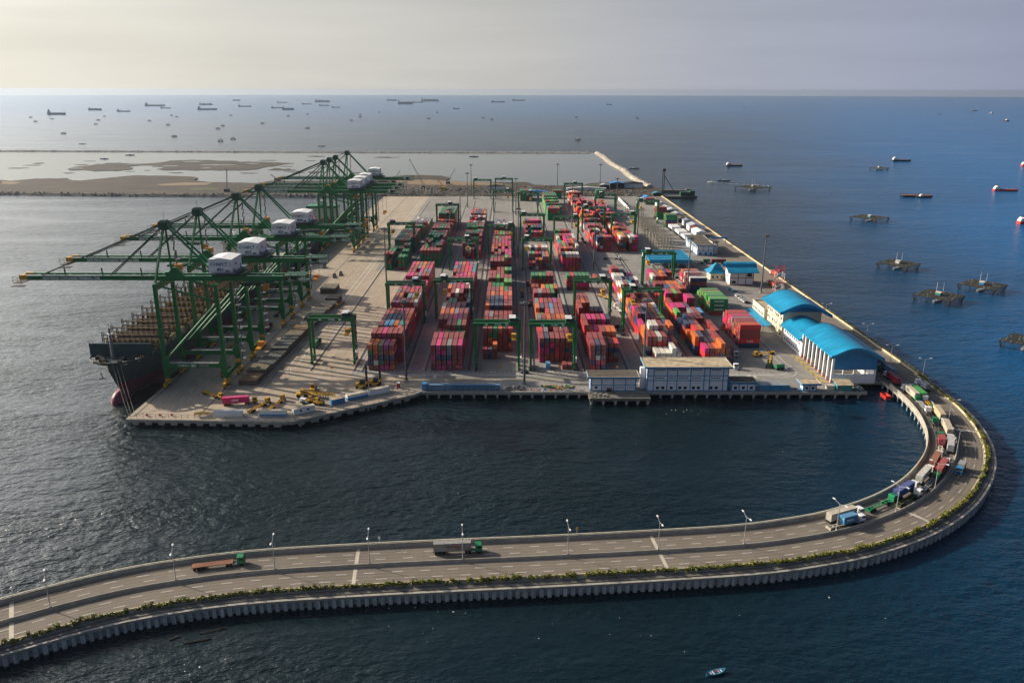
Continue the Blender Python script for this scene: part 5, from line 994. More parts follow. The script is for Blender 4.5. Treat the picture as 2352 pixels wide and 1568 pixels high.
FARS = [(0, 522, 252, 180, 'tanker', 'far blue', 'biggest dark tanker, riding high'), (0, 875, 211, 140, 'container', 'far rust', 'rusty ship with boxes stacked at its bow'), (0, 1138, 224, 135, 'crane', 'far blue', 'dark freighter with one tall derrick'), (0, 1425, 173, 190, 'bulk', 'far blue', 'long freighter with masts, above a small coaster'), (0, 1523, 193, 103, 'tanker', 'far blue', 'small coaster just below a long freighter'),
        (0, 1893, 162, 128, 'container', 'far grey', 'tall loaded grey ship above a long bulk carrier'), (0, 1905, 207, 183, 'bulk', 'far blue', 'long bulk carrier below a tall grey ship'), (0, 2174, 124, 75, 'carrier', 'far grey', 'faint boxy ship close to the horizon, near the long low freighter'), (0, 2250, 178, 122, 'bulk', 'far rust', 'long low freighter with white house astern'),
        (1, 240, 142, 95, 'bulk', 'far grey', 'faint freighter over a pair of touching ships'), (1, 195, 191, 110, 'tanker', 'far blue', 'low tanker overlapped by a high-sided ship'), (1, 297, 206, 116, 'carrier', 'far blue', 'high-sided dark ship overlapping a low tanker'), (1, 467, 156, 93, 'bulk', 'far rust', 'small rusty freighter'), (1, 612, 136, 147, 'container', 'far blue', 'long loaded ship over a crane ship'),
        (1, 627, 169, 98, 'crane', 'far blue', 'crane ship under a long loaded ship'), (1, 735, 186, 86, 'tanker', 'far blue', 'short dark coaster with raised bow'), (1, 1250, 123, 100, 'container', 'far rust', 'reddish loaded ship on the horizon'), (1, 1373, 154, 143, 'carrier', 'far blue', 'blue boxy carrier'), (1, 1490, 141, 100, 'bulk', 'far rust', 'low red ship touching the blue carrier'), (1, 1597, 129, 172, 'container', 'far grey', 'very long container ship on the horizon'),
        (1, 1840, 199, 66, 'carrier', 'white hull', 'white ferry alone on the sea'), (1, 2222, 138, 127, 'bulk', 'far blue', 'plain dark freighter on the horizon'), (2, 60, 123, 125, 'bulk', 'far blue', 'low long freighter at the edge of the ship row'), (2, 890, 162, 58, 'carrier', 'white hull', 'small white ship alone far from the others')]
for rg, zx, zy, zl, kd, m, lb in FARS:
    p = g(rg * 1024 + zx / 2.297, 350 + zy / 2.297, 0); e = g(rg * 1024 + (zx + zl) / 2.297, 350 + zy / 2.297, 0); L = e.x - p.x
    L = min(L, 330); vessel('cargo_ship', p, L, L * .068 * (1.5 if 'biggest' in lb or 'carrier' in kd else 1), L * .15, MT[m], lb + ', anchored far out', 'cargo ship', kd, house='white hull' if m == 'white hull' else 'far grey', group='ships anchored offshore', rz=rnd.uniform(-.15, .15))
def at(rg, zx, zy): return g({0: 0, 1: 1024, 2: 2048, 3: 3072}[rg] + zx / 2.297, 350 + zy / 2.297, 0)
p = g(3072 + 1225 / 2.297, 550 + 220 / 2.297, 0); vessel('cargo_ship', p, 42, 3.6, 9, MT['hull navy'], 'small dark tanker with white house and green deck, out on the blue sea', 'cargo ship', 'tanker')
p = g(3072 + 2180 / 2.297, 550 + 492 / 2.297, 0); vessel('cargo_ship', p, 37, 2.8, 9, MT['red hull'], 'bright red supply vessel with white house on the blue sea', 'cargo ship', 'bulk', rz=-.1)
p = g(3072 + 2352 / 2.297, 550 + 265 / 2.297, 0); vessel('cargo_ship', p + Vector((10, 0, 0)), 32, 3.6, 9, MT['red hull'], 'red and white ship cut by the picture edge, above the red supply vessel', 'cargo ship', 'tanker')
p = g(3072 + 2330 / 2.297, 550 + 795 / 2.297, 0); vessel('cargo_ship', p + Vector((10, 0, 0)), 30, 3.4, 9, MT['red hull'], 'orange-red ship cut by the picture edge, below the red supply vessel', 'cargo ship', 'bulk')
p = g(2048 + 2040 / 2.297, 350 + 722 / 2.297, 0); vessel('work_boat', p, 34, 2.6, 10, MT['rusty brown'], 'rusty dredger with white house leaving a thin wake', 'boat', 'bulk')
p = g(3072 + 2190 / 2.297, 350 + 310 / 2.297, 0); vessel('work_boat', p, 32, 4, 10, MT['hull red'], 'distant tug with white house, hull maroon', 'boat', 'tug')
p = g(3072 + 2055 / 2.297, 350 + 238 / 2.297, 0); vessel('work_boat', p, 38, 3, 10, MT['white hull'], 'distant white boat near a dark barge', 'boat', 'tug')
p = g(3072 + 1895 / 2.297, 350 + 217 / 2.297, 0); bb = empty('barge', (p.x, p.y, 0), 0, 'distant dark barge low on the water near a white boat', 'barge'); MB().box(-25, 25, -7, 7, -1, 2.5).build('hull', MT['rusty brown'], bb); MB().box(-11, 13, -5, 5, 2.5, 6).build('cargo', MT['far rust'], bb)
# rust-red barge with its tug
p = g(3072 + 1360 / 2.297, 550 + 545 / 2.297, 0); bb = empty('barge', (p.x, p.y, 0), R(-4), 'long flat rust-red barge with a low rim of posts', 'barge')
b = MB(); b.loft([[(-31, -7, 0), (31, -7, 0), (31, 7, 0), (-31, 7, 0)], [(-34, -8, 3.4), (33, -8, 3.4), (33, 8, 3.4), (-34, 8, 3.4)]]); b.build('hull', MT['hull navy'], bb); MB().box(-33, 32.5, -7.6, 7.6, 3.4, 3.7).build('deck', MT['rust'], bb)
b = MB()
for k in range(17): b.box(-32 + k * 4, -31.2 + k * 4, 7, 7.6, 3.7, 5.4)
b.build('rim_posts', MT['rusty brown'], bb); bb.scale = (.64, .8, .72)
vessel('tug_boat', p + Vector((3, -10, 0)), 17, 2.2, 6, MT['hull navy'], 'black tug with white wheelhouse pushing the rust-red barge', 'tug', 'tug', flip=True)
# speedboats with wakes
def speed(p, ang, L, label, m='white hull'):
    r = empty('speed_boat', (p.x, p.y, 0), ang, label, 'boat'); b = MB(); b.loft([[(-L / 2, -1.1, 1.2), (-L / 2, -.9, -.3), (-L / 2, .9, -.3), (-L / 2, 1.1, 1.2)], [(L * .2, -1.2, 1.3), (L * .2, -.8, -.3), (L * .2, .8, -.3), (L * .2, 1.2, 1.3)], [(L / 2, -.1, 1.6), (L / 2 - .6, -.05, .4), (L / 2 - .6, .05, .4), (L / 2, .1, 1.6)]]); b.build('hull', MT[m], r); MB().box(-L * .15, L * .15, -.8, .8, 1.3, 2.4).build('cabin', MT['white paint'], r)
    return r
for x, y, an, lb, wl in ((2048 + 1830 / 2.297, 650 + 185 / 2.297, R(150), 'white speedboat with a long wake near the piling barge', 90), (2048 + 655 / 2.297, 350 + 397 / 2.297, R(160), 'tiny white speedboat with wake far beyond the breakwater', 260)):
    p = g(x, y, 0); speed(p, an, 14, lb); d = Vector((math.cos(an), math.sin(an), 0)); n_ = Vector((-d.y, d.x, 0)); b = MB(); r = random.Random(2)
    for k in range(40):
        t = k / 40; c = p - d * (8 + wl * t); w_ = 1.2 + t * 4; b.add([c + n_ * r.uniform(-w_, w_) + Vector((u, v, .08)) for u, v in ((-.9, -.3), (.9, -.25), (.8, .3), (-.9, .35))], [(0, 1, 2, 3)])
    tag(b.build('wake_foam', MT['white paint']), kind='stuff')
for x, y, lb in ((2048 + 1950 / 2.297, 650 + 170 / 2.297, 'small dark boat just beyond the speedboat wake'), (2048 + 1125 / 2.297, 650 + 58 / 2.297, 'small red boat close outside the pale breakwater'), (480 - 150, 550 + 62 / 2.297, 'small dark boat beyond the long thin breakwater'), (1024 + 605 / 2.297, 550 + 82 / 2.297, 'small dark boat beyond the breakwater, above the cranes'), (1197 / 2.297, 550 + 164 / 2.297, 'low boat inside the lagoon under the breakwater'), (960 / 2.297, 550 + 199 / 2.297, 'dark punt inside the lagoon above the mudflat'), (1024 + 2003 / 2.297, 550 + 178 / 2.297, 'low dark boat inside the lagoon above the yard')):
    speed(g(x, y, 0), R(rnd.uniform(-20, 20)), 22, lb, 'hull navy')
# ---------------------------------------------------------------- bamboo lift-net platforms
def bagan(p, ang, s, label, masts=True, hut='light blue', seed=1, full=True):
    r = empty('fishing_platform', (p.x, p.y, 0), ang, label, 'fishing platform', 'bamboo fishing platforms'); rr = random.Random(seed); h = s / 2; Z = 4.2; b = MB()
    n = 27 if full else 8
    for k in range(n + 1):
        o = -h + k * s / n; j = rr.uniform(-.12, .12); th = .17 if full else .5
        b.bar((-h - rr.uniform(0, 1), o, Z + j), (h + rr.uniform(0, 1), o, Z - j), th); b.bar((o, -h, Z + .25 + j), (o, h, Z + .25 - j), th)
    b.build('lattice_deck', MT['bamboo'], r); b = MB()
    for sx in (-1, 1):
        for sy in (-1, 1):
            for k in range(4): b.bar((sx * (h - 1.2 * k), sy * h, Z), (sx * (h - 2 - .6 * k), sy * (h - 1.5), -.8), .2); b.bar((sx * h, sy * (h - 1.2 * k), Z), (sx * (h - 1.5), sy * (h - 2 - .5 * k), -.8), .2)
    for k in range(7):
        o = -h * .8 + k * h * .266; b.bar((o, -h, Z), (o * .9, -h + 1, -.8), .16); b.bar((h, o, Z), (h - 1, o * .9, -.8), .16); b.bar((-h, o, Z), (-h + 1, o * .9, -.8), .16)
    b.build('stilts', MT['bamboo'], r)
    b = MB().box(-2.2, 2.2, -1.6, 1.6, Z + .4, Z + 2.2); hu = b.build('hut', MT[hut], r); MB().xprism([(-2.7, Z + 2.2), (2.7, Z + 2.2), (0, Z + 3.1)], -2, 2).build('roof', MT['pale concrete'], hu)
    b = MB(); b.loft([[(-8, -.9, 1.2), (-8, .9, 1.2), (-7.6, .5, -.3), (-7.6, -.5, -.3)], [(0, -1.7, .9), (0, 1.7, .9), (0, 1.2, -.4), (0, -1.2, -.4)], [(8, -.4, 1.6), (8, .4, 1.6), (7.4, .2, -.2), (7.4, -.2, -.2)]]); b.build('float_hull', MT['white hull'], r)
    if masts:
        for y in (-2.2, 2.4): MB().cyl((.8, y, Z), (.8, y, Z + 9.5), .11, .07, 6).build('mast', MT['white paint'], r)
        b = MB()
        for y in (-2.2, 2.4):
            for sx in (-1, 1):
                for sy in (-1, 1): b.bar((.8, y, Z + 9), (sx * h * .7, sy * h * .7, Z + .3), .06)
        b.build('stay_wires', MT['dark steel'], r)
    b = MB()
    for _ in range(34 if full else 6):
        x, y = rr.uniform(-h, h) * .9, rr.uniform(-h, h) * .9; b.box(x - .8, x + .8, y - .12, y + .12, Z + .36, Z + .5)
    b.build('pale_poles', MT['pale concrete'], r); return r
for ox, oy, x, y, a, s, lb, mst, hut in ((3072, 550, 1560, 1500, 40, 27, 'front bamboo platform with two white masts off the blue-roofed shed', True, 'teal wall'), (3072, 550, 1960, 1400, 40, 27, 'bamboo platform with masts and a blue tarpaulin, behind another platform', True, 'bright blue'), (3072, 550, 1190, 1200, 40, 27, 'bamboo platform with two masts standing alone mid-sea', True, 'white hull'), (3072, 550, 930, 765, 38, 33, 'teal-edged bamboo platform without masts', False, 'light blue')):
    bagan(g(ox + x / 2.297, oy + y / 2.297, 0), R(a), s, lb, mst, hut, int(x))
bagan(g(3072 + 2375 / 2.297, 1130 + 600 / 2.297, 0), R(40), 24, 'bamboo platform half cut by the picture edge', False, 'light blue', 9)
bagan(g(3072 + 1018 / 2.297, 550 + 298 / 2.297, 0), R(10), 26, 'small pale bamboo platform near the dark tanker', False, 'white hull', 4, False)
bagan(g(2048 + 2210 / 2.297, 650 + 250 / 2.297, 0), R(35), 40, 'dark bamboo platform near the piling barge', True, 'far grey', 5, False)
for i, (rg, x, y) in enumerate([(0, 282, 279), (0, 328, 318), (0, 478, 292), (0, 960, 270), (0, 903, 304), (0, 880, 341), (0, 1373, 311), (0, 1577, 260), (0, 1625, 273), (0, 1545, 348), (0, 1600, 456), (0, 2003, 383), (0, 2122, 261), (0, 2047, 357), (0, 2142, 479), (0, 2027, 498), (0, 583, 428), (1, 60, 334), (1, 298, 267), (1, 473, 249), (1, 878, 308), (1, 957, 275), (1, 958, 254), (1, 1132, 231), (1, 1585, 289), (1, 1665, 233), (1, 2085, 281), (1, 2167, 297), (1, 472, 378), (2, 590, 278), (2, 604, 487), (2, 1150, 286), (2, 2135, 190), (3, 1035, 177), (3, 1675, 167), (3, 1575, 248), (3, 980, 145)]):
    p = at(rg, x, y); L = 15 / 2.297 * (p.y / 3187) * 1.0
    bagan(p, R(rnd.uniform(0, 60)), max(14, min(46, L)), 'tiny dark fishing platform far out on the hazy sea among the anchored ships', i % 3 == 0, 'far grey', i, False)
# small blue fishing boat close below the camera
p = g(2862, 2692, 0); bt = empty('fishing_boat', (p.x, p.y, 0), R(18), 'little blue wooden fishing boat with a heap of nets, alone on dark water', 'boat')
def small_hull(L, B, m, parent):
    b = MB(); rings = []
    for q, w_, s_ in ((-.5, .12, .55), (-.42, .5, .3), (-.2, .9, .05), (.1, 1, 0), (.32, .75, .15), (.45, .3, .45), (.5, .05, .7)):
        x = q * L; t = .75 + s_; rings.append([(x, -B / 2 * w_, t), (x, -B / 2 * w_ * .7, -.25), (x, B / 2 * w_ * .7, -.25), (x, B / 2 * w_, t), (x, B / 2 * w_ * .82, t - .03), (x, B / 2 * w_ * .5, .25), (x, -B / 2 * w_ * .5, .25), (x, -B / 2 * w_ * .82, t - .03)])
    return b.loft(rings).build('hull', m, parent)
bt.scale = (.64, .7, .8); small_hull(9.0, 2.5, MT['light blue'], bt)
b = MB()
for x in (-2.4, -1.2, 1.4, 2.6): b.box(x - .14, x + .14, -.95, .95, .62, .72)
b.build('thwart', MT['white paint'], bt); b = MB()
for k in range(60):
    a = rnd.uniform(0, 6.28); r_ = rnd.uniform(0, .75); v = Vector((r_ * math.cos(a) * 1.4, r_ * math.sin(a), .45 + rnd.uniform(0, .35) * (1 - r_))); b.add([v + Vector((rnd.uniform(-.25, .25), rnd.uniform(-.25, .25), rnd.uniform(-.1, .2))) for _ in range(4)], [(0, 1, 2), (1, 2, 3), (0, 2, 3)])
nb = b.build('fishing_net', MT['wood'], None, (p.x, p.y, 0.05), R(18)); nb.scale = (.62, .62, .7); tag(nb, 'brown heap of fishing net lying in the little blue boat', 'net')
# ---------------------------------------------------------------- buildings
G0 = 3.51
def window(parent, x0, x1, z0, z1, y, trim=True, name='window'):
    f = MB().box(x0 - .12, x1 + .12, y - .06, y, z0 - .12, z1 + .12).build(name, MT['white paint'], parent); MB().box(x0, x1, y - .09, y - .061, z0, z1).build('pane', MT['glass'], f); return f
def side_window(parent, y0, y1, z0, z1, x):
    f = MB().box(x - .06, x, y0 - .1, y1 + .1, z0 - .1, z1 + .1).build('window', MT['white paint'], parent); MB().box(x - .09, x - .061, y0, y1, z0, z1).build('pane', MT['glass'], f); return f
def flat_block(name, x0, x1, y0, y1, h, cols, bands, label, wall='white wall', trim='blue trim', roof='roof felt', ov=1.6, side=None):
    """box building with a grid of blue concrete bands, an overhanging flat roof with a blue fascia"""
    r = empty(name, ((x0 + x1) / 2, y0, G0), 0, label, 'building'); X = (x0 + x1) / 2; a, c = x0 - X, x1 - X; D = y1 - y0
    MB().box(a, c, 0, D, 0, h).build('wall', MT[wall], r)
    b = MB()
    for q in cols: b.box(q - X - .22, q - X + .22, -.14, 0, 0, h)
    for q in bands: b.box(a, c, -.12, 0, q - .2, q + .2)
    n = max(2, int(D / 4))
    for k in range(n + 1): 
        for xx, s_ in ((a, -1), (c, 1)): b.box(*sorted((xx, xx + s_ * .14)), k * D / n - (.4 if k == n else 0), k * D / n + (.4 if k < n else 0), 0, h)
    for q in bands:
        for xx, s_ in ((a, -1), (c, 1)): b.box(*sorted((xx, xx + s_ * .12)), 0, D, q - .2, q + .2)
    b.build('band', MT[trim], r)
    MB().box(a - ov, c + ov, -ov, D + ov, h, h + .75).build('fascia', MT[trim], r); MB().box(a - ov + .3, c + ov - .3, -ov + .3, D + ov - .3, h + .3, h + .79).build('roof', MT[roof], r)
    b = MB()
    for u0, u1, v0, v1 in ((a - ov, c + ov, -ov, -ov + .3), (a - ov, c + ov, D + ov - .3, D + ov), (a - ov, a - ov + .3, -ov + .3, D + ov - .3), (c + ov - .3, c + ov, -ov + .3, D + ov - .3)): b.box(u0, u1, v0, v1, h + .76, h + 1.0)
    b.build('parapet', MT['pale concrete'], r); return r, X
# low building
r, X = flat_block('office_building', 41.4, 64.3, 376, 383, 7.1, (41.6, 47, 53, 59, 64.1), (.3, 3.2, 6.9), 'low white building with blue bands and flat brown roof behind the small jetty', roof='dark felt')
for u0, u1 in ((47.5, 52.6), (53.5, 58.6), (59.5, 63.7)):
    f = MB().box(u0 - X, u1 - X, -.1, -.02, 1.3, 2.5).build('window', MT['white paint'], r); b = MB()
    for k in range(5): b.box(u0 - X + .35 + k * .95, u0 - X + 1.0 + k * .95, -.13, -.101, 1.7, 2.2)
    b.build('pane', MT['glass'], f)
window(r, 43.6 - X, 44.9 - X, 1.3, 2.6, -.02); MB().box(49.5 - X, 51.9 - X, -1.3, -.2, .2, 1.5).build('crate_stack', MT['rusty brown'], r)
# big two-storey switch building
r, X = flat_block('office_building', 69.7, 110.6, 376, 388.5, 12.4, (69.9, 73.0, 79.9, 84.8, 91.6, 98.4, 101.2, 108.0, 110.4), (.3, 5.7, 8.2, 12.2), 'large white two-storey building with blue grid bands and patchy flat roof at wharf edge')
for u0, u1 in ((73.4, 79.5), (80.3, 84.4), (85.2, 91.2), (92, 98), (101.6, 107.6)):
    for z in (7.0, 11.3):
        f = MB().box(u0 - X, u1 - X, -.1, -.02, z - .45, z + .45).build('window', MT['white paint'], r); b = MB(); n = int((u1 - u0) / 1.3)
        for k in range(n): b.box(u0 - X + .3 + k * 1.25, u0 - X + 1.2 + k * 1.25, -.13, -.101, z - .25, z + .28)
        b.build('pane', MT['glass'], f)
for u in (74.4, 77.1, 81.4, 85.7, 88.4, 92.6, 95.1, 101.5, 104.1): window(r, u - X, u + 1.5 - X, 1.1, 2.5, -.02)
for u in (74.3, 77.8, 81.2, 83.0): window(r, u - X, u + .3 - X, 4.0, 4.3, -.02)
MB().box(66.9 - X, 69.4 - X, 3.6, 6.4, 0, 11.0).build('stair_tower', MT['white wall'], r)
# small sub-station and huts
r, X = flat_block('utility_building', 112.4, 124.9, 376, 383.4, 4.1, (112.6, 116.4, 120.6, 124.7), (.25, 3.9), 'small flat-roofed white and blue utility building with three dark windows', roof='dark felt', ov=.6)
for u in (113.8, 117.8, 121.9): window(r, u - X, u + 1.5 - X, 1.0, 2.5, -.02)
r, X = flat_block('guard_hut', 148.9, 155.6, 376, 380.5, 3.6, (149.1, 152.2, 155.4), (.25, 3.4), 'little white and blue guard hut with broad flat roof near the shed', roof='roof felt', ov=1.7)
for u in (150, 153.1): window(r, u - X, u + 1.3 - X, .9, 2.3, -.02)
r = empty('store_hut', (169.8, 376, G0), 0, 'teal store hut with sloping pale roof at the end of the wharf', 'hut'); MB().box(-3.7, 3.7, 0, 5, 0, 3.2).build('wall', MT['teal wall'], r); b = MB().yprism([(-.8, 3.25), (5.8, 4.3), (5.8, 4.45), (-.8, 3.4)], -4.4, 4.4); b.build('roof', MT['roof felt'], r); MB().box(-2.6, -1.4, -.05, 0, 0, 2.1).build('door', MT['steel'], r)
r = empty('store_box', (163.6, 377.5, G0), 0, 'pale cream store box beside the teal hut', 'box'); MB().box(-1.7, 1.7, 0, 3, 0, 2.2).build('body', MT['cream wall'], r); MB().box(-1.8, 1.8, -.1, 3.1, 2.2, 2.32).build('lid', MT['pale concrete'], r)
# rack of light-blue tanks
for i in range(3):
    r = empty('tank_container', (126.8 + i * 5.15, 376, G0), 0, f'light blue slatted tank container, {ORD[i]} of three beside the guard hut', 'tank', 'light blue tank containers'); MB().box(.15, 4.85, .1, 6.9, .2, 2.9).build('body', MT['light blue'], r); b = MB()
    for x in (0, 4.9):
        for y in (0, 6.9): b.box(x, x + .15, y, y + .15, 0, 3.1)
    for y in (0, 6.9): b.box(.15, 4.9, y, y + .15, 2.95, 3.1); b.box(.15, 4.9, y, y + .15, .1, .25); b.box(.15, 4.9, y, y + .15, 1.5, 1.62)
    for k in range(10): b.box(.3 + k * .47, .36 + k * .47, -.02, .0, .2, 2.95)
    b.build('frame', MT['blue trim'], r); b = MB()
    for k in range(5): b.box(.1, 4.95, .3 + k * 1.4, 1.3 + k * 1.4, 2.92, 3.14)
    b.build('roof', MT['galvanised'], r)
# ---- barrel-roofed sheds
def arch(xl, xr, zl, zr, zt, n=18, ext=1.5):
    P = []
    for k in range(n + 1):
        t = k / n; x = xl + (xr - xl) * t; s_ = math.sin(math.pi * min(1, t / .86)) if t < .86 else 0
        P.append((x, zl + (zr - zl) * t + (zt - (zl + zr) / 2) * math.sin(math.pi * t) ** 1.25 * (1.12 - .25 * t)))
    return P
def barrel(parent, xl, xr, y0, y1, zl, zr, zt, th=1.5, m='blue roof'):
    P = arch(xl, xr, zl, zr, zt); b = MB(); n = len(P)
    ring0 = [(x, y0, z) for x, z in P]; ring1 = [(x, y1, z) for x, z in P]; lo0 = [(x, y0, z - .12) for x, z in P]; lo1 = [(x, y1, z - .12) for x, z in P]
    b.add(ring0 + ring1, [(i, i + 1, n + i + 1, n + i) for i in range(n - 1)]); b.add(lo0 + lo1, [(i, n + i, n + i + 1, i + 1) for i in range(n - 1)])
    b.build('roof', MT[m], parent, smooth=True)
    for yy, s_ in ((y0, -1), (y1, 1)):
        b = MB(); a = [(x, yy, z + .15) for x, z in P]; c = [(x, yy, z - th) for x, z in P]; a2 = [(x, yy + s_ * .3, z + .15) for x, z in P]; c2 = [(x, yy + s_ * .3, z - th) for x, z in P]
        for u, v in ((a, c), (a2, c2), (a, a2), (c, c2)): b.add(u + v, [(i, i + 1, n + i + 1, n + i) for i in range(n - 1)])
        b.build('fascia', MT[m], parent)
    MB().bar((xl, y0, zl - .5), (xl, y1, zl - .5), .3, 1.0).build('gutter', MT[m], parent); MB().bar((xr, y0, zr - .5), (xr, y1, zr - .5), .3, 1.0).build('gutter', MT[m], parent); return P
sh = empty('open_shed', (0, 0, 0), 0, 'big blue barrel-roofed shed with open colonnade at the wharf end', 'shed')
barrel(sh, 165.0, 192.0, 384, 430, 19.4, 18.2, 23.6)
b = MB(); PP = arch(165.0, 192.0, 19.4, 18.2, 23.6); n = len(PP)
b.add([(min(max(x, 167.2), 190), 387, z - 1.2) for x, z in PP] + [(min(max(x, 167.2), 190), 387, 11) for x, z in PP], [(n + i, n + i + 1, i + 1, i) for i in range(n - 1)]); b.build('gable_panel', MT['blue trim'], sh)
MB().box(167.4, 190, 387, 387.4, G0, 8.7).build('end_wall', MT['white wall'], sh)
b = MB()
for y in (387.0, 392.5, 398, 403.5, 409, 414.5, 420, 425.5, 430): b.box(166.8, 167.9, y - .01, y + .9, G0 + 2, 18.6)
b.build('colonnade', MT['white paint'], sh); b = MB()
for y in (387.0, 392.5, 398, 403.5, 409, 414.5, 420, 425.5, 430):
    for k in range(3): b.box(166.76, 167.94, y - .05, y + .94, G0 + k * .7, G0 + .35 + k * .7)
b.build('red_bands', MT['red text'], sh); b = MB()
for y in (387.0, 392.5, 398, 403.5, 409, 414.5, 420, 425.5, 430):
    for k in range(3): b.box(166.77, 167.93, y - .04, y + .93, G0 + .35 + k * .7, G0 + .7 + k * .7)
    b.box(189.2, 190.2, y + .5, y + 1.2, G0, 18)
for x in (173, 178.5, 184.5): b.box(x - .25, x + .25, 386.9, 387.5, 3.6, 11)
b.build('column_base', MT['white wall'], sh)
MB().box(167.4, 190, 430.4, 430.8, G0, 18.5).build('back_wall', MT['blue trim'], sh); MB().box(189.6, 189.9, 388, 430, G0, 17.5).build('side_wall', MT['white wall'], sh); MB().box(168, 189.5, 387.5, 430, G0, G0 + .05).build('shed_paving', MT['dark concrete'], sh)
b = MB(); b.box(168, 189, 388.6, 429, 16.6, 17.0); b.build('ceiling_girder', MT['dark steel'], sh)
mid = empty('workshop_wing', (0, 0, 0), 0, 'low white wing with curved blue roof between shed and hall', 'building')
MB().box(167, 186, 431, 462, G0, 13.3).build('wall', MT['white wall'], mid); barrel(mid, 165.2, 190, 430.9, 463, 13.6, 13.6, 18.6, 1.0)
for z in (5, 9.6):
    for k in range(9): side_window(mid, 433.5 + k * 3.1, 435 + k * 3.1, z, z + 1.3, 166.98)
hall = empty('workshop_hall', (0, 0, 0), 0, 'tall cream hall with great blue arched roof and three rows of windows', 'building')
MB().box(167, 190, 465, 495, G0, 20.4).build('wall', MT['cream wall'], hall); barrel(hall, 163.4, 195, 461, 497, 21.2, 19.6, 26.4, 1.8)
PP = arch(163.4, 195, 21.2, 19.6, 26.4); n = len(PP)
for yy in (465, 495): b = MB(); b.add([(min(max(x, 167), 190), yy, z - .4) for x, z in PP] + [(min(max(x, 167), 190), yy, 20.3) for x, z in PP], [(n + i, n + i + 1, i + 1, i) for i in range(n - 1)]); b.build('gable_panel', MT['blue trim'], hall)
for z in (5.0, 9.8, 14.8):
    for k in range(9): 
        if (k + int(z)) % 4 != 3: side_window(hall, 467 + k * 3.1, 468.7 + k * 3.1, z, z + 1.7, 166.98)
b = MB()
for k in range(7): b.box(166.7, 167, 465 + k * 4.9, 465.5 + k * 4.9, G0, 20)
b.build('pilaster', MT['cream wall'], hall)
lw = empty('office_wing', (0, 0, 0), 0, 'low cream office wing with flat roof and blue wavy awning by car park', 'building')
MB().box(165, 186, 495.2, 520, G0, 13.2).build('wall', MT['cream wall'], lw); MB().box(165.4, 185.6, 495.6, 519.6, 13.2, 13.25).build('roof', MT['roof felt'], lw)
b = MB(); b.box(164.8, 165.3, 495.2, 520, 13.2, 14.2); b.box(165.3, 186, 519.6, 520.1, 13.2, 14.2); b.box(165.3, 186, 495.1, 495.6, 13.2, 14.2); b.build('parapet', MT['cream wall'], lw)
for z in (5.2, 9.4):
    for k in range(7): side_window(lw, 497 + k * 3.2, 498.6 + k * 3.2, z, z + 1.5, 164.98)
b = MB(); P = [(159.5, 7.2), (160.5, 7.6), (161.6, 7.4), (162.8, 8.0), (164.9, 8.3)]
b.xprism(P + [(x, z - .15) for x, z in P[::-1]], 478, 520)
for k in range(6): b.box(159.8, 160.0, 479 + k * 8, 479.2 + k * 8, G0, 7.2)
b.build('awning', MT['blue roof'], lw)
# ---- red and white house with blue roof, its hip-roofed annexe
h = empty('canteen_house', (172.6, 605.4, G0), 0, 'white house with red frame and curved blue roof by the car park', 'building')
MB().box(0, 18.2, 0, 15, 0, 11).build('wall', MT['white wall'], h); b = MB()
for x in (0, 6, 12, 17.8): b.box(x, x + .45, -.15, 0, 0, 11)
for z in (0, 5.4, 10.6): b.box(0, 18.2, -.13, 0, z, z + .45)
for y in (0, 7.5, 14.6): b.box(-.15, 0, y, y + .4, 0, 11)
for z in (5.4, 10.6): b.box(-.13, 0, 0, 15, z, z + .45)
b.build('red_frame', MT['red trim'], h)
P = [(-3.0, 10.2), (0, 11.6), (3, 12.4), (4.5, 13.1), (6.5, 15.4), (8.5, 16.2), (11, 16.2), (15, 13.4), (18, 11)]
MB().yprism(P + [(y, z - .3) for y, z in P[::-1]], -2.5, 21.5).build('roof', MT['blue roof'], h); window(h, 13, 16.8, 6.5, 9.8, -.02); window(h, 1.4, 4.6, 1.2, 3.4, -.02)
h2 = empty('prayer_house', (167.4, 628, G0), 0, 'small cream house with two-tier blue pyramid roof behind the red and white house', 'building'); MB().box(-6, 6, -6, 6, 0, 6).build('wall', MT['cream wall'], h2)
b = MB(); b.add([(-8, -8, 5.6), (8, -8, 5.6), (8, 8, 5.6), (-8, 8, 5.6), (-3.5, -3.5, 9), (3.5, -3.5, 9), (3.5, 3.5, 9), (-3.5, 3.5, 9)], [(0, 1, 5, 4), (1, 2, 6, 5), (2, 3, 7, 6), (3, 0, 4, 7), (3, 2, 1, 0)]); b.add([(-4.4, -4.4, 9.2), (4.4, -4.4, 9.2), (4.4, 4.4, 9.2), (-4.4, 4.4, 9.2), (0, 0, 13.5)], [(0, 1, 4), (1, 2, 4), (2, 3, 4), (3, 0, 4), (3, 2, 1, 0)]); b.build('roof', MT['blue roof'], h2)
for k in range(3): side_window(h2, -4.6 + k * 3.4, -3.2 + k * 3.4, 1.6, 3.4, -6.02); window(h2, -4.6 + k * 3.4, -3.2 + k * 3.4, 1.6, 3.4, -6.02)
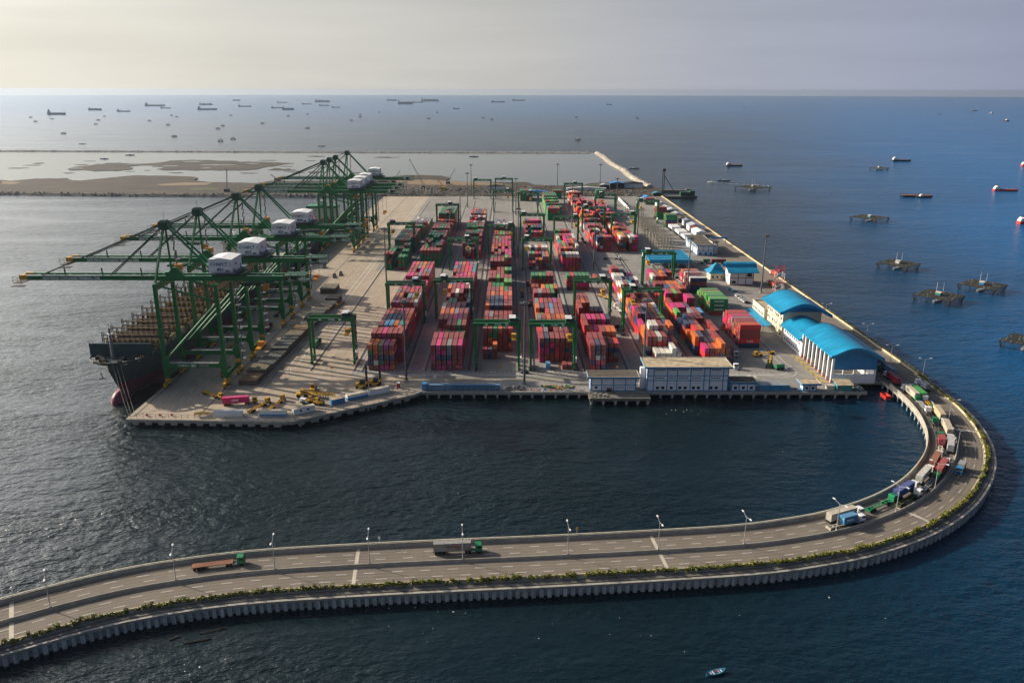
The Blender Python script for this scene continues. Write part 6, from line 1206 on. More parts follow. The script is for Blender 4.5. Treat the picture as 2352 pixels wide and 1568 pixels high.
# ---- gate canopy
c = empty('gate_canopy', (0, 0, 0), 0, 'wide flat bright blue canopy roof on posts over the truck gate', 'canopy'); b = MB(); b.box(119.4, 155, 662, 705, 11.3, 11.5); b.build('roof', MT['blue roof'], c); b = MB()
for k in range(1, 5): b.box(119.4, 155, 662 + k * 8.6, 662.25 + k * 8.6, 11.5, 11.75)
b.build('roof_ridge', MT['light blue'], c); b = MB(); b.box(119.2, 155.2, 661.7, 662, 8.6, 11.9); b.box(119.2, 155.2, 705, 705.3, 10.2, 11.9); b.box(119.1, 119.4, 662, 705, 10.2, 11.9); b.box(155, 155.3, 662, 705, 10.2, 11.9); b.build('fascia', MT['blue roof'], c)
for k in range(5):
    for y in (668, 699): MB().box(122 + k * 7.5, 122.6 + k * 7.5, y, y + .6, G0, 11.3).build('post', MT['white paint'], c)
for k in range(4): MB().box(125 + k * 7.5, 127 + k * 7.5, 680, 684, G0, 6.2).build('booth', MT['white wall'], c)
# ---- customs office with dark flat roof
r, X = flat_block('customs_office', 173.3, 188.3, 721, 772, 9.0, (173.5, 178.4, 183.3, 188.1), (.3, 4.6, 8.8), 'long white and blue office with dark flat roof near the sea wall', roof='dark felt', ov=1.8, trim='blue trim')
for u in (174.8, 180, 184.6): MB().box(u - X, u + 2.4 - X, -.06, -.02, .2, 3.2).build('door', MT['blue trim'], r)
MB().box(8, 13, 8, 22, 0, 11).build('annexe_wall', MT['white wall'], r); MB().box(7.2, 14, 7, 23, 11, 11.6).build('annexe_roof', MT['dark felt'], r)
for k in range(9): side_window(r, 3 + k * 5.2, 6 + k * 5.2, 5.6, 7.8, -7.52)
# ---- reefer racks: steel gantry frames
for i, y in enumerate((748.5, 764, 780, 797, 815, 838, 862, 890, 920, 955)):
    x0, x1 = 139.5 + (0 if i < 5 else .4), 155.9; r = empty('reefer_rack', (x0, y, G0), 0, f'grey open steel reefer rack with four decks, {ORD[i]} one back from the blue canopy', 'rack', 'reefer racks'); b = MB(); W_ = x1 - x0
    for x in [k * W_ / 6 for k in range(7)]:
        for yy in (0, 1.6): b.box(x - .24, x + .24, yy - .24, yy + .24, 0, 13.2)
    for z in (2.7, 5.5, 8.3, 11.1, 13.2):
        for yy in (0, 1.6): b.box(0, W_, yy - .16, yy + .16, z, z + .34)
    for z in (3.8, 6.6, 9.4, 12.2): b.box(0, W_, -.03, .03, z, z + .07)
    b.build('rack_frame', MT['pale concrete'], r); b = MB()
    for z in (2.75, 5.55, 8.35, 11.15): b.box(0, W_, .1, 1.5, z, z + .06)
    b.build('walkway', MT['steel'], r); b = MB(); rr = random.Random(i)
    for k in range(10): x = rr.uniform(.5, W_ - 1.5); b.box(x, x + rr.uniform(.5, 1.2), .3, 1.2, (z_ := rr.choice((2.9, 5.7, 8.5))), z_ + 1.2)
    b.build('socket_box', MT['cream wall'], r)
# ---- rows of plain roofed sheds along the sea wall
for i, (x, y, w_, d_, h_, wl, rf, lb) in enumerate([(194.5, 853, 12, 16, 6, 'white wall', 'grey roof', 'long grey gabled shed with red water tank beside it'), (193, 814, 10, 22, 5.5, 'white wall', 'white paint', 'white-roofed gabled shed behind the customs office'), (196, 884, 9, 14, 6, 'white wall', 'grey roof', 'pale gabled shed in the middle of the sea-wall sheds'), (194, 908, 9, 16, 5, 'dark steel', 'dark felt', 'dark-roofed shed among the sea-wall sheds'), (195, 938, 11, 18, 5, 'white wall', 'grey roof', 'broad grey-roofed shed beside green stacks'), (193, 970, 13, 12, 6, 'dark steel', 'grey roof', 'grey shed with dark walls beside the rearmost green stacks'), (193, 1000, 10, 14, 4.5, 'white wall', 'white paint', 'white-roofed shed near the rear of the sea-wall road'), (192, 1035, 12, 14, 5, 'white wall', 'grey roof', 'wide pale shed behind the far green stacks'), (190, 1075, 9, 12, 5, 'white wall', 'white paint', 'little white shed near the piling barge'), (187, 1102, 8, 18, 4.5, 'bright blue', 'bright blue', 'blue tarpaulin shed near the piling barge'), (206, 852, 5, 12, 3.5, 'white wall', 'white paint', 'small white lean-to against the sea-wall road')]):
    r = empty('storage_shed', (x, y, G0), 0, lb, 'shed', 'sheds along the sea wall'); MB().box(0, w_, 0, d_, 0, h_).build('wall', MT[wl], r); MB().xprism([(-.8, h_ - .1), (w_ + .8, h_ - .1), (w_ / 2, h_ + w_ * .17)], -.8, d_ + .8).build('roof', MT[rf], r); MB().box(w_ * .35, w_ * .65, -.06, 0, 0, h_ * .6).build('door', MT['dark steel'], r)
r = empty('water_tank', (199.5, 849, G0), 0, 'round red water tank on legs by the grey gabled shed', 'tank'); MB().cyl((0, 0, 3), (0, 0, 6), 1.8, n=16).build('body', MT['red hull'], r); b = MB()
for x in (-1.2, 1.2):
    for y in (-1.2, 1.2): b.box(x - .12, x + .12, y - .12, y + .12, 0, 3)
b.build('stand', MT['steel'], r)
for i, (x, y) in enumerate(((176.5, 792), (176, 820), (174.8, 850))):
    r = empty('power_unit', (x, y, G0), 0, f'row of white boxed power units with dark fans, {("beside the customs office", "between two like rows", "beside the green stacks")[i]}', 'power unit', 'white power units')
    for k in range(5):
        u = MB().box(.3, 9.7, k * 4.2, k * 4.2 + 3.4, .4, 5.0).build('housing', MT['white wall'], r); b = MB()
        for q in (0.9, 2.4): b.cyl((.28, k * 4.2 + q, 1.8), (-1.6, k * 4.2 + q, 1.8), .7, n=10)
        b.build('exhaust_fan', MT['dark steel'], u)
r = empty('site_wall', (0, 0, 0), 0, 'white low compound wall running behind the racks at the back of the yard', 'wall'); b = MB(); b.box(152, 152.5, 1010, 1110, G0, 7); b.box(152.5, 172, 1010, 1010.5, G0, 7); b.build('wall_panel', MT['white wall'], r)
r = empty('gate_portal', (0, 0, 0), 0, 'blue banner portal over the sea-wall road with parked truck below', 'gate'); b = MB()
for x in (199, 213.5): b.box(x, x + .6, 776, 776.6, G0, 10.5)
b.build('post', MT['steel'], r); MB().box(198.6, 214.5, 775.8, 776.8, 9.2, 10.8).build('banner', MT['bright blue'], r)
# red and white lattice tower
r = empty('lattice_tower', (g(3110, 1188).x, g(3110, 1188).y, G0), 0, 'red and white lattice radio tower standing between trucks and hall', 'tower'); 
for k in range(5):
    b = MB(); z0, z1 = k * 4.6, k * 4.6 + 4.6; w0, w1 = 3.2 - k * .12, 3.2 - (k + 1) * .12
    for sx in (-1, 1):
        for sy in (-1, 1): b.bar((sx * w0, sy * w0, z0), (sx * w1, sy * w1, z1), .2)
    for s_ in (-1, 1): b.bar((-w0, s_ * w0, z0), (w1, s_ * w1, z1), .1); b.bar((w0, s_ * w0, z0), (-w1, s_ * w1, z1), .1); b.bar((s_ * w0, -w0, z0), (s_ * w1, w1, z1), .1); b.bar((s_ * w0, w0, z0), (s_ * w1, -w1, z1), .1); b.bar((-w1, s_ * w1, z1), (w1, s_ * w1, z1), .12); b.bar((s_ * w1, -w1, z1), (s_ * w1, w1, z1), .12)
    b.build('lattice_section', MT['red hull' if k % 2 == 0 else 'white paint'], r)
MB().box(-1.0, 1.0, -1.0, 1.0, 19, 20.6).build('equipment_box', MT['red hull'], r)
# ---- cabins and boxes along the front quay
def cabin(x0, y0, x1, y1, h, d, lo, hi, label, wins=0, name='site_cabin', roof='grey roof'):
    a, c = Vector((x0, y0)), Vector((x1, y1)); L = (c - a).length; ang = math.atan2(c.y - a.y, c.x - a.x); r = empty(name, (x0, y0, G0), ang, label, 'cabin', 'cabins along the quay edge')
    if lo: MB().box(0, L, 0, d, .15, h * .5).build('lower_wall', MT[lo], r)
    MB().box(0, L, 0.02, d, h * .5 if lo else .15, h).build('wall', MT[hi], r); MB().box(-.1, L + .1, -.1, d + .1, h, h + .14).build('roof', MT[roof], r)
    for k in range(wins): u = L * (k + 1) / (wins + 1); window(r, u - .45, u + .45, 1.2, 2.1, 0)
    return r
cabin(-136.2, 342.6, -130.0, 342.6, 2.6, 2.5, None, 'white paint', 'white box cabin by the fence, first of a joined pair'); cabin(-129.9, 342.6, -123.8, 342.6, 2.6, 2.5, None, 'white paint', 'white box cabin by the fence, second of a joined pair')
cabin(-115.6, 342.7, -103.3, 342.7, 2.7, 2.5, 'blue trim', 'white paint', 'long white cabin with blue lower half at the quay bend', roof='pale concrete'); cabin(-100.0, 344.4, -91.4, 350.2, 2.7, 2.6, None, 'white paint', 'white cabin with two windows on the slanting quay', 2, roof='pale concrete')
cabin(-84.8, 356.8, -79.3, 360.6, 2.6, 3, None, 'blue trim', 'blue box cabin with tan roof on the slanting quay', roof='roof felt'); cabin(-78.4, 362.4, -69.4, 368.2, 2.7, 2.6, 'blue trim', 'white paint', 'white and blue cabin behind the black mast stackers', roof='pale concrete'); cabin(-68.6, 368.6, -59.4, 374.6, 2.9, 2.8, None, 'white paint', 'long white cabin at the top of the slanting quay', roof='pale concrete')
cabin(-43.6, 376.6, -41.4, 376.6, 3.3, 3.6, None, 'blue trim', 'blue end box joined to a row of long blue containers', roof='blue trim')
for i in range(3): make_container('B', 40, (-41.0 + i * 12.3, 378.2, 3.53), R(-90), f'blue long container in a line on the wharf edge, {ORD[i]} after the blue end box', 'blue containers on the wharf edge', (.03, .17, .33))
# yellow lifting spreaders parked at the fence, junk heaps
r = empty('lifting_frame', (-142.5, 343.6, G0), R(2), 'yellow lifting spreader frame parked by the quay fence', 'spreader'); b = MB().box(-3.2, 3.2, -.9, .9, 1.3, 1.9); b.build('beam', MT['yellow'], r); b = MB()
for x in (-3.1, 3.1):
    for y in (-.8, .8): b.box(x - .12, x + .12, y - .12, y + .12, 0, 1.35)
b.build('leg', MT['yellow'], r)
def heap(x0, x1, y0, y1, n, label, ms, seed, name='scrap_heap', smax=1.2):
    r = random.Random(seed); e = empty(name, ((x0 + x1) / 2, (y0 + y1) / 2, G0), 0, label, 'scrap'); parts = {}
    for _ in range(n):
        m = r.choice(ms); b = parts.setdefault(m, MB()); s = [r.uniform(.3, smax) for _ in range(3)]; x, y = r.uniform(x0, x1) - (x0 + x1) / 2, r.uniform(y0, y1) - (y0 + y1) / 2
        a = Vector((x, y, s[2] * .3)); d = Vector((r.uniform(-1, 1), r.uniform(-1, 1), r.uniform(-.15, .3))).normalized() * s[0]; b.bar(a - d, a + d, s[1] * .6, s[2] * .6)
    for m, b in parts.items(): b.build('scrap_pieces', MT[m], e)
    return e
heap(-1, 8, 377, 381.5, 70, 'dark heap of scrap tyres and steel on the wharf edge by a light mast', ['dark steel', 'tyre', 'steel'], 1); heap(17, 34, 379.5, 383, 60, 'tangle of green and yellow steel frames on the wharf edge', ['dark green', 'crane green', 'yellow'], 2); heap(6, 38, 376.2, 378, 45, 'scattered blue and red crates along the wharf edge', ['bright blue', 'red hull', 'galvanised', 'steel'], 3, smax=.7); heap(41, 50, 367, 374, 30, 'odd planks and sacks lying on the small jetty', ['wood', 'roof felt', 'galvanised', 'dark steel'], 4, smax=.8)
heap(142.5, 148.5, 376.2, 379, 25, 'dark machinery parts between the tanks and guard hut', ['dark steel', 'blue trim', 'galvanised'], 6); heap(174, 180.5, 375.6, 381, 40, 'blue and grey scrap at the corner of the wharf', ['teal wall', 'steel', 'dark steel'], 7)
# ---------------------------------------------------------------- trucks and other vehicles (local +x is forward)
WH = MB().cyl((0, -.16, 0), (0, .16, 0), .5, n=16).cyl((0, -.18, 0), (0, .18, 0), .24, n=10).mesh('wheel', MT['tyre'])
CABW = 2.45
def cab_mesh(m, term=False):
    b = MB(); w = CABW / 2 if not term else .8; oy = 0 if not term else .35
    P = [(-1.15, .95), (1.0, .75), (1.15, 1.35), (1.05, 2.0), (.85, 3.05), (-1.05, 3.15), (-1.15, 2.9)]
    b.add([(x, oy - w, z) for x, z in P] + [(x, oy + w, z) for x, z in P], [tuple(range(7)), tuple(range(7, 14))[::-1]] + [(i, 7 + i, 7 + (i + 1) % 7, (i + 1) % 7) for i in range(7)])
    b.box(.9, 1.25, oy - w, oy + w, .5, .85); return b.mesh('cab', MT[m])
def glass_mesh(term=False):
    b = MB(); w = (CABW / 2 if not term else .8) - .14; oy = 0 if not term else .35
    b.add([(1.085, oy - w, 1.95), (1.085, oy + w, 1.95), (.905, oy + w, 2.88), (.905, oy - w, 2.88)], [(0, 1, 2, 3)])
    for s in (-1, 1): yy = oy + s * (w + .16); b.add([(-.5, yy, 2.0), (.8, yy, 2.0), (.68, yy, 2.8), (-.5, yy, 2.8)], [(0, 1, 2, 3) if s < 0 else (3, 2, 1, 0)])
    return b.mesh('windscreen', MT['glass'])
CABS = {}; GLS = {k: glass_mesh(k) for k in (False, True)}
GRL = MB().box(1.16, 1.2, -.75, .75, .95, 1.55).box(.86, 1.0, -1.15, 1.15, 2.92, 3.02).mesh('grille', MT['dark steel']); HDL = MB().box(1.2, 1.26, -.18, .18, .58, .76).mesh('headlight', MT['white paint']); MIR = MB().box(.95, 1.05, -.06, .06, 1.9, 2.6).mesh('mirror', MT['dark steel']); TNK = MB().cyl((-.7, 0, .75), (.7, 0, .75), .3, n=10).mesh('fuel_tank', MT['galvanised'])
TRAIL = {}
def trailer_mesh(kind, m, L):
    b = MB()
    if kind == 'flat': b.box(-8, -8 + L, -1.22, 1.22, 1.15, 1.38); b.box(-8, -8 + L, -.5, .5, .8, 1.15); 
    else:
        for y in (-.62, .62): b.box(-8, -8 + L, y - .12, y + .12, .95, 1.3)
        n = int(L / 1.9)
        for k in range(n + 1): x = -8 + k * (L - .25) / n; w = 1.2 if k in (0, n) or k % 3 == 0 else .6; b.box(x, x + .25, -w, w, 1.1, 1.32)
        b.box(-8.05, -7.9, -1.2, 1.2, .6, .9)
    b.box(-7.4, -4.2, -.9, .9, .72, .95); return b.mesh('trailer_frame', MT[m])
def truck(p, ang, cab, kind='skel', tm='dark steel', L=12.4, label='', term=False, name='truck', flip=False):
    r = empty(name, p, ang, label, 'truck'); xc = -8 + L + 2.4
    k = (cab, term); CABS.setdefault(k, cab_mesh(cab, term)); c = link('cab', CABS[k], r, (xc, 0, 0)); link('windscreen', GLS[term], c)
    if not term:
        link('grille', GRL, c)
        for sy in (-1, 1): link('headlight', HDL, c, (0, sy * .95, 0)); link('mirror', MIR, c, (0, sy * 1.35, 0)); link('fuel_tank', TNK, r, (xc - 1.9, sy * .85, 0))
    key = (kind, tm, L); TRAIL.setdefault(key, trailer_mesh(*key)); link('trailer_frame', TRAIL[key], r)
    MB().box(xc - 4.6, xc + .8, -.55, .55, .6, .95).build('chassis', MT['dark steel'], r)
    for x in (xc + .2, xc - 3.0, xc - 4.1, -4.8, -6.0, -7.1):
        for y in (-1.0, 1.0): link('wheel', WH, r, (x, y, .5))
    return r
def load(tr_p, ang, code, L, label, x0=-7.95, col_=None, txt=None):
    d = Vector((math.cos(ang), math.sin(ang), 0)); q = Vector(tr_p) + d * x0 + Vector((0, 0, 1.36)); o = make_container(code, L, q, ang - R(90), label, 'containers carried by trucks', col_)
    if txt:
        for body, s, y, z, m in txt: text(body, s, MT[m], o, (1.24, y, z), (R(90), 0, R(90)))
    return o
def on_road(sx, sy, off, rev=False):
    s = run_of(g(sx, sy, RZ))[0]; p, t = rp(s, off); a = math.atan2(t.y, t.x) + (math.pi if rev else 0); return Vector((p.x, p.y, RZ + .01)), a
def FZ(x, y): return 3280 + x / 2.24, 1800 + y / 2.24
def EZ(x, y): return 3540 + x / 2.49, 1540 + y / 2.49
def HZ(x, y): return 3072 + x / 2.297, 1130 + y / 2.297
QU = [ # position, lane, cab, trailer, container (code, length, colour), label of truck, label of load, text
 ((880, 2246), 6.2, 'green cab', ('flat', 'rust'), None, 'green cab truck pulling an empty rust-red flatbed along the causeway', None, None),
 ((1832, 2208), 5.6, 'green cab', ('skel', 'dark steel'), ('y', 40, (.23, .235, .23)), 'green cab truck hauling a weathered grey container along the causeway', 'weathered grey container with blue and red lettering on the lone green truck', [('P&O', .85, 4.2, 1.3, 'blue text'), ('Nedlloyd', .85, 5.8, 1.3, 'red text')]),
 (FZ(215, 612), 6.1, 'white paint', ('skel', 'dark steel'), ('w', 40, (.40, .37, .31)), 'white cab truck under a beige rust-edged container, last of the queue', 'beige rust-edged container on the last truck of the queue', None),
 (FZ(215, 668), 2.6, 'white paint', ('skel', 'pale concrete'), ('B', 20, (.035, .22, .42)), 'white cab truck on a cream trailer beside the beige container', 'short blue container lettered ITALIA on a cream trailer', [('ITALIA', 1.0, 1.2, 1.0, 'white text')]),
 (FZ(545, 505), 6.1, 'green cab', ('skel', 'green cab'), None, 'green cab truck with an empty green skeleton trailer, alone behind the blue container', None, None),
 (FZ(775, 395), 6.1, 'white paint', ('skel', 'dark steel'), ('b', 40, (.025, .07, .26)), 'white cab truck carrying the royal blue container', 'royal blue container with white lettering in the truck queue', [('MSC', 1.2, 6.4, 1.1, 'white text')]),
 (FZ(785, 455), 2.6, 'white paint', ('skel', 'scrub'), None, 'white cab truck with empty yellow-green trailer beside the royal blue container', None, None),
 (FZ(985, 315), 2.6, 'green cab', ('skel', 'galvanised'), None, 'green cab truck with an empty grey trailer next to the median, below the red container', None, None),
 (FZ(945, 255), 6.1, 'white paint', ('skel', 'dark steel'), ('w', 40, (.46, .45, .41)), 'white cab truck carrying the pale container ahead of the royal blue one', 'pale container ahead of the royal blue one in the queue', [('HAPAG', .9, 5, .8, 'blue text')]),
 (FZ(1062, 130), 6.1, 'white paint', ('skel', 'dark steel'), ('o', 40, (.26, .09, .045)), 'white cab truck carrying the rust-brown container', 'rust-brown container beside a red one on the curve', None),
 (FZ(1092, 185), 2.6, 'white paint', ('skel', 'dark steel'), ('r', 40, (.36, .05, .045)), 'truck carrying the big red container next to the median', 'big red container beside the rust-brown one on the curve', None),
 (EZ(556, 635), 6.1, 'green cab', ('skel', 'cream wall'), None, 'green cab truck with short empty cream trailer behind the crimson container', None, None),
 (EZ(566, 560), 6.1, 'green cab', ('skel', 'dark steel'), ('r', 20, (.33, .03, .045)), 'green cab truck carrying the short crimson container', 'short crimson container on a truck at the bend of the causeway', None),
 (EZ(662, 620), 2.6, 'white paint', ('skel', 'dark steel'), ('y', 40, (.40, .40, .41)), 'truck carrying the light grey container at the bend', 'light grey container next to the crimson one at the bend', None),
 (EZ(640, 460), 2.6, 'white paint', ('skel', 'dark steel'), ('w', 40, (.50, .43, .32)), 'white cab truck carrying the cream container ahead of the light grey one', 'cream container ahead of the light grey one', None),
 (EZ(528, 440), 6.1, 'green cab', ('skel', 'dark steel'), None, 'green cab truck with an empty black trailer beside the cream container', None, None),
 (EZ(480, 330), 6.1, 'white paint', ('skel', 'dark steel'), None, 'white cab truck with an empty dark trailer behind the silver flatbed', None, None),
 (EZ(570, 310), 2.6, 'green cab', ('skel', 'dark steel'), ('w', 40, (.52, .42, .27)), 'green cab truck carrying a sand-coloured container', 'sand-coloured container two ahead of the light grey one', None),
 (EZ(385, 215), 6.1, 'green cab', ('flat', 'galvanised'), None, 'green cab truck with an empty silver flatbed behind the lettered cream container', None, None),
 (EZ(480, 215), 2.6, 'white paint', ('skel', 'yellow'), None, 'white cab truck with an empty yellow trailer behind the bright green container', None, None),
 (EZ(285, 100), 6.1, 'white paint', ('skel', 'dark steel'), ('w', 40, (.48, .44, .35)), 'white cab truck carrying the lettered cream container', 'cream container with two lines of lettering beside the bright green one', None),
 (EZ(385, 100), 2.6, 'white paint', ('skel', 'dark steel'), ('g', 40, (.02, .36, .06)), 'white cab truck carrying the bright green container', 'bright green container leading the queue on the causeway', None),
 (HZ(1190, 905), 6.4, 'white paint', ('skel', 'dark steel'), ('r', 40, (.30, .012, .035)), 'truck carrying the dark red container past the shed corner', 'dark red container leaving the shed corner', None),
 (HZ(1150, 820), 2.6, 'white paint', ('skel', 'dark steel'), ('y', 40, (.12, .22, .28)), 'truck carrying the blue-grey container beside the dark red one', 'blue-grey container beside the dark red one', None),
 (HZ(1045, 770), 2.6, 'white paint', ('skel', 'dark steel'), ('b', 40, (.012, .02, .09)), 'truck carrying the navy container close behind the big shed', 'navy container close behind the big blue shed', None),
 (HZ(1060, 840), 6.4, 'green cab', ('skel', 'dark steel'), None, 'truck with an empty dark trailer beside the navy container', None, None),
 (HZ(1310, 955), -4.5, 'white paint', ('skel', 'dark steel'), ('y', 20, (.25, .27, .29)), 'truck with a small grey container, alone on the outer lanes', 'small grey container alone on the outer lanes', None),
]
for (sx, sy), off, cab, (kd, tm), ld, lb, lb2, tx in QU:
    p, a = on_road(sx, sy, off); L = 12.4
    if ld and ld[1] == 20 and 'ITALIA' not in (lb2 or ''): L = 8.4
    tr_ = truck(p, a, cab, kd, tm, L, lb)
    if ld:
        o = load(p, a, ld[0], ld[1], lb2, -7.95 if ld[1] == 40 or L < 9 else -2.1, ld[2], tx)
        if 'two lines' in lb2: text('MAERSK\nSEALAND', .9, MT['blue text'], o, (-1.24, 9.5, 1.6), (R(90), 0, R(-90)))
p, a = on_road(*FZ(1205, 212), -3.2, True); v = truck(p, a, 'blue trim', 'flat', 'dark steel', 5.0, 'dark blue box truck with pale roof coming towards the causeway front'); MB().box(-7.6, -3.2, -1.2, 1.2, 1.4, 3.5).build('cargo_box', MT['far grey'], v)
# red trucks and boxes along the straight terminal road
for sx, sy, cd_, cl, lb in ((3095, 1103, 'r', (.40, .055, .03), 'upper orange-red container beside the lattice tower'), (3085, 1145, 'r', (.42, .06, .03), 'lower orange-red container beside the lattice tower'), (3150, 1186, 'r', (.38, .05, .03), 'small red container just past the lattice tower'), (3178, 1207, 'w', (.5, .44, .34), 'pale sand container just past the lattice tower')):
    p = g(sx, sy, 3.7); truck(Vector((p.x, p.y, 3.72)), R(90), 'white paint', 'skel', 'dark steel', 12.4 if 'small' not in lb else 8.4, 'truck under the ' + lb); load((p.x, p.y, 3.72), R(90), cd_, 20 if 'small' in lb else 40, lb, -7.95, cl)
Z8 = lambda x, y: g(2560 + x / 4.356, 760 + y / 4.356, 3.5)
for x, y, cd_, cl, tx, lb in ((1060, 1285, 'g', (.012, .16, .075), None, 'green container on a truck leaving the blue canopy'), (1330, 1285, 'm', (.13, .03, .035), None, 'maroon container on a truck behind the pyramid roof')):
    p = Z8(x, y); p.z = 3.52; truck(p, R(180), 'white paint', 'skel', 'dark steel', 12.4 if 'maroon' in lb else 8.4, 'truck under the ' + lb); load(p, R(180), cd_, 40 if 'maroon' in lb else 20, lb, -7.95, cl)
YT = [((130, 437), -92, 'white paint', 'flat', 'dark steel', 'white cab truck with black flatbed beside the seventh block, rear of two'), ((124.2, 416), -92, 'white paint', 'flat', 'dark steel', 'white cab truck with black flatbed beside the seventh block, front of two'), (tuple(g(2280 + 680 / 3.409, 1040 + 985 / 3.409).to_2d()), 97, 'dark steel', 'flat', 'dark steel', 'dark flatbed truck in the lane by the fifth block'), (tuple(g(2280 + 455 / 3.409, 1040 + 280 / 3.409).to_2d()), 100, 'dark steel', 'flat', 'steel', 'grey flatbed truck on the cross road beside a red container truck'),
      (tuple(g(2280 + 655 / 3.409, 1040 + 680 / 3.409).to_2d()), 97, 'white paint', 'skel', 'white paint', 'white truck with bare trailer under the sixth block gantry'), (tuple(g(2600 + 400 / 3.409, 1040 + 300 / 3.409).to_2d()), 97, 'dark steel', 'flat', 'galvanised', 'truck with silver flatbed beside the rear cross stack'), (tuple(g(2300 + 150 / 4.357, 720 + 1080 / 4.357).to_2d()), 97, 'dark steel', 'skel', 'dark steel', 'dark truck waiting beside the rear sixth block'), (tuple(g(2300 + 650 / 4.357, 720 + 1385 / 4.357).to_2d()), -5, 'white paint', 'skel', 'dark steel', 'truck with long dark trailer crossing the open paving'),
      ((-118.5, 354), 66, 'yellow', 'skel', 'yellow', 'yellow terminal tractor with bare yellow trailer by the fence, beside the pink container'), ((-111.2, 357.5), 78, 'yellow', 'skel', 'yellow', 'yellow terminal tractor with bare yellow trailer, pointing up the quay'), ((-146, 368.5), -36, 'yellow', 'skel', 'yellow', 'yellow terminal tractor with bare trailer reversing behind the pink container'), ((146, 433), 205, 'yellow', 'skel', 'yellow', 'bright yellow trailer and tractor on open paving near the cross stacks'), (tuple(g(2280 + 470 / 3.409, 1040 + 520 / 3.409).to_2d()), -62, 'yellow', 'skel', 'yellow', 'yellow tractor and trailer parked inside the fifth block gap'), (tuple(g(1024 + 765 / 2.297, 1130 + 215 / 2.297).to_2d()), -100, 'yellow', 'skel', 'yellow', 'yellow tractor alone on the quay road by the hatch covers'),
      (tuple(g(1860 + 780 / 3.409, 1040 + 480 / 3.409).to_2d()), 90, 'yellow', 'skel', 'dark steel', 'yellow tractor with dark trailer in the middle lane'), ((-163, 452), 80, 'yellow', 'skel', 'yellow', 'yellow tractor waiting under crane 802'), ((-155, 520), 85, 'yellow', 'skel', 'dark steel', 'yellow tractor with dark trailer waiting under crane 803')]
for (x, y), dg_, cab, kd, tm, lb in YT: truck((x, y, 3.52), R(dg_), cab, kd, tm, 12.4 if 'tractor' not in lb else 11.4, lb, term='yellow' == cab)
p0, p1 = g(2050 / 2.297, 1130 + 1128 / 2.297), g(2290 / 2.297, 1130 + 1112 / 2.297); a = math.atan2(p1.y - p0.y, p1.x - p0.x); d = (p1 - p0).normalized(); p = p0 + d * 8.0; p.z = 3.52
truck(p, a, 'yellow', 'skel', 'yellow', 12.4, 'yellow terminal tractor carrying the bright pink container', term=True); load(p, a, 'p', 40, 'bright pink container with big white letters on the front quay', -7.95, (.70, .015, .19), [('ONE', 1.5, 4.2, .75, 'white text')])
for (x, y), dg_, cd_, L, cl, lb in ((tuple(g(2280 + 340 / 3.409, 1040 + 270 / 3.409).to_2d()), 98, 'r', 40, (.36, .06, .05), 'red container on a truck crossing the open cross road'), (tuple(g(1024 + 570 / 2.297, 1130 + 570 / 2.297).to_2d()), 88, 'g', 20, (.012, .30, .09), 'small bright green container on a truck under the quay-side gantry'), ((-150, 402), 92, 'm', 20, None, 'small maroon container on a truck under crane 801'), ((-152, 486), 92, 'r', 20, (.22, .03, .04), 'small wine-red container on a truck under crane 803'), (tuple(g(1860 + 885 / 3.409, 1040 + 600 / 3.409).to_2d()), 90, 'm', 20, None, 'small dark maroon container on a truck beside the fourth block'), (tuple(g(1860 + 855 / 3.409, 1040 + 330 / 3.409).to_2d()), 90, 'm', 20, None, 'small maroon container on a truck beside the green fourth-block stack'), (tuple(g(2600 + 260 / 3.409 + 40, 1040 + 190 / 3.409).to_2d()), 2, 'y', 40, (.24, .24, .24), 'long grey container on a truck below the blue canopy')):
    truck((x, y, 3.52), R(dg_), 'dark steel', 'skel', 'dark steel', 12.4 if L == 40 else 8.4, 'dark truck under ' + lb); load((x, y, 3.52), R(dg_), cd_, L, lb, -7.95, cl)
# cars, van
def car(p, ang, m, label, name='parked_car'):
    r = empty(name, p, ang, label, 'car', 'parked cars'); b = MB(); 
    b.loft([[(-2.1, -.82, .35), (2.15, -.82, .35), (2.15, .82, .35), (-2.1, .82, .35)], [(-2.15, -.86, .75), (2.2, -.84, .65), (2.2, .84, .65), (-2.15, .86, .75)], [(-2.05, -.8, .98), (2.0, -.78, .85), (2.0, .78, .85), (-2.05, .8, .98)]]); b.loft([[(-1.95, -.76, .98), (1.0, -.76, .92), (1.0, .76, .92), (-1.95, .76, .98)], [(-1.6, -.62, 1.48), (.25, -.62, 1.48), (.25, .62, 1.48), (-1.6, .62, 1.48)]]); b.build('body', MT[m], r)
    b = MB(); b.add([(.96, -.68, 1.0), (.96, .68, 1.0), (.33, .58, 1.43), (.33, -.58, 1.43)], [(0, 1, 2, 3)]); b.add([(-1.93, .68, 1.04), (-1.93, -.68, 1.04), (-1.65, -.58, 1.43), (-1.65, .58, 1.43)], [(0, 1, 2, 3)])
    for s in (-1, 1): b.add([(-1.7, s * .745, 1.05), (.75, s * .745, 1.0), (.2, s * .655, 1.42), (-1.5, s * .655, 1.42)], [(0, 1, 2, 3)])
    b.build('window_glass', MT['glass'], r)
    for x in (-1.35, 1.35):
        for y in (-.8, .8): w_ = link('wheel', WH, r, (x, y, .32)); w_.scale = (.64, .64, .64)
    return r
for i in range(10):
    p = Vector((168.9, 571.5, 3.52)).lerp(Vector((170.2, 549.5, 3.52)), i / 9); car(p, R(8), ('white paint', 'white paint', 'galvanised', 'dark steel', 'white paint', 'steel', 'white paint', 'galvanised', 'white paint', 'dark steel')[i], f"{('white', 'white', 'silver', 'black', 'white', 'grey', 'white', 'silver', 'white', 'black')[i]} car in the parked row by the awning, {ORD[i]} from the house end")
for i, (x, y) in enumerate(((168.5, 589), (170.5, 584))): car((x, y, 3.52), R(8), 'light blue', f'light blue car parked in front of the red and white house, {("rear", "front")[i]} of two')
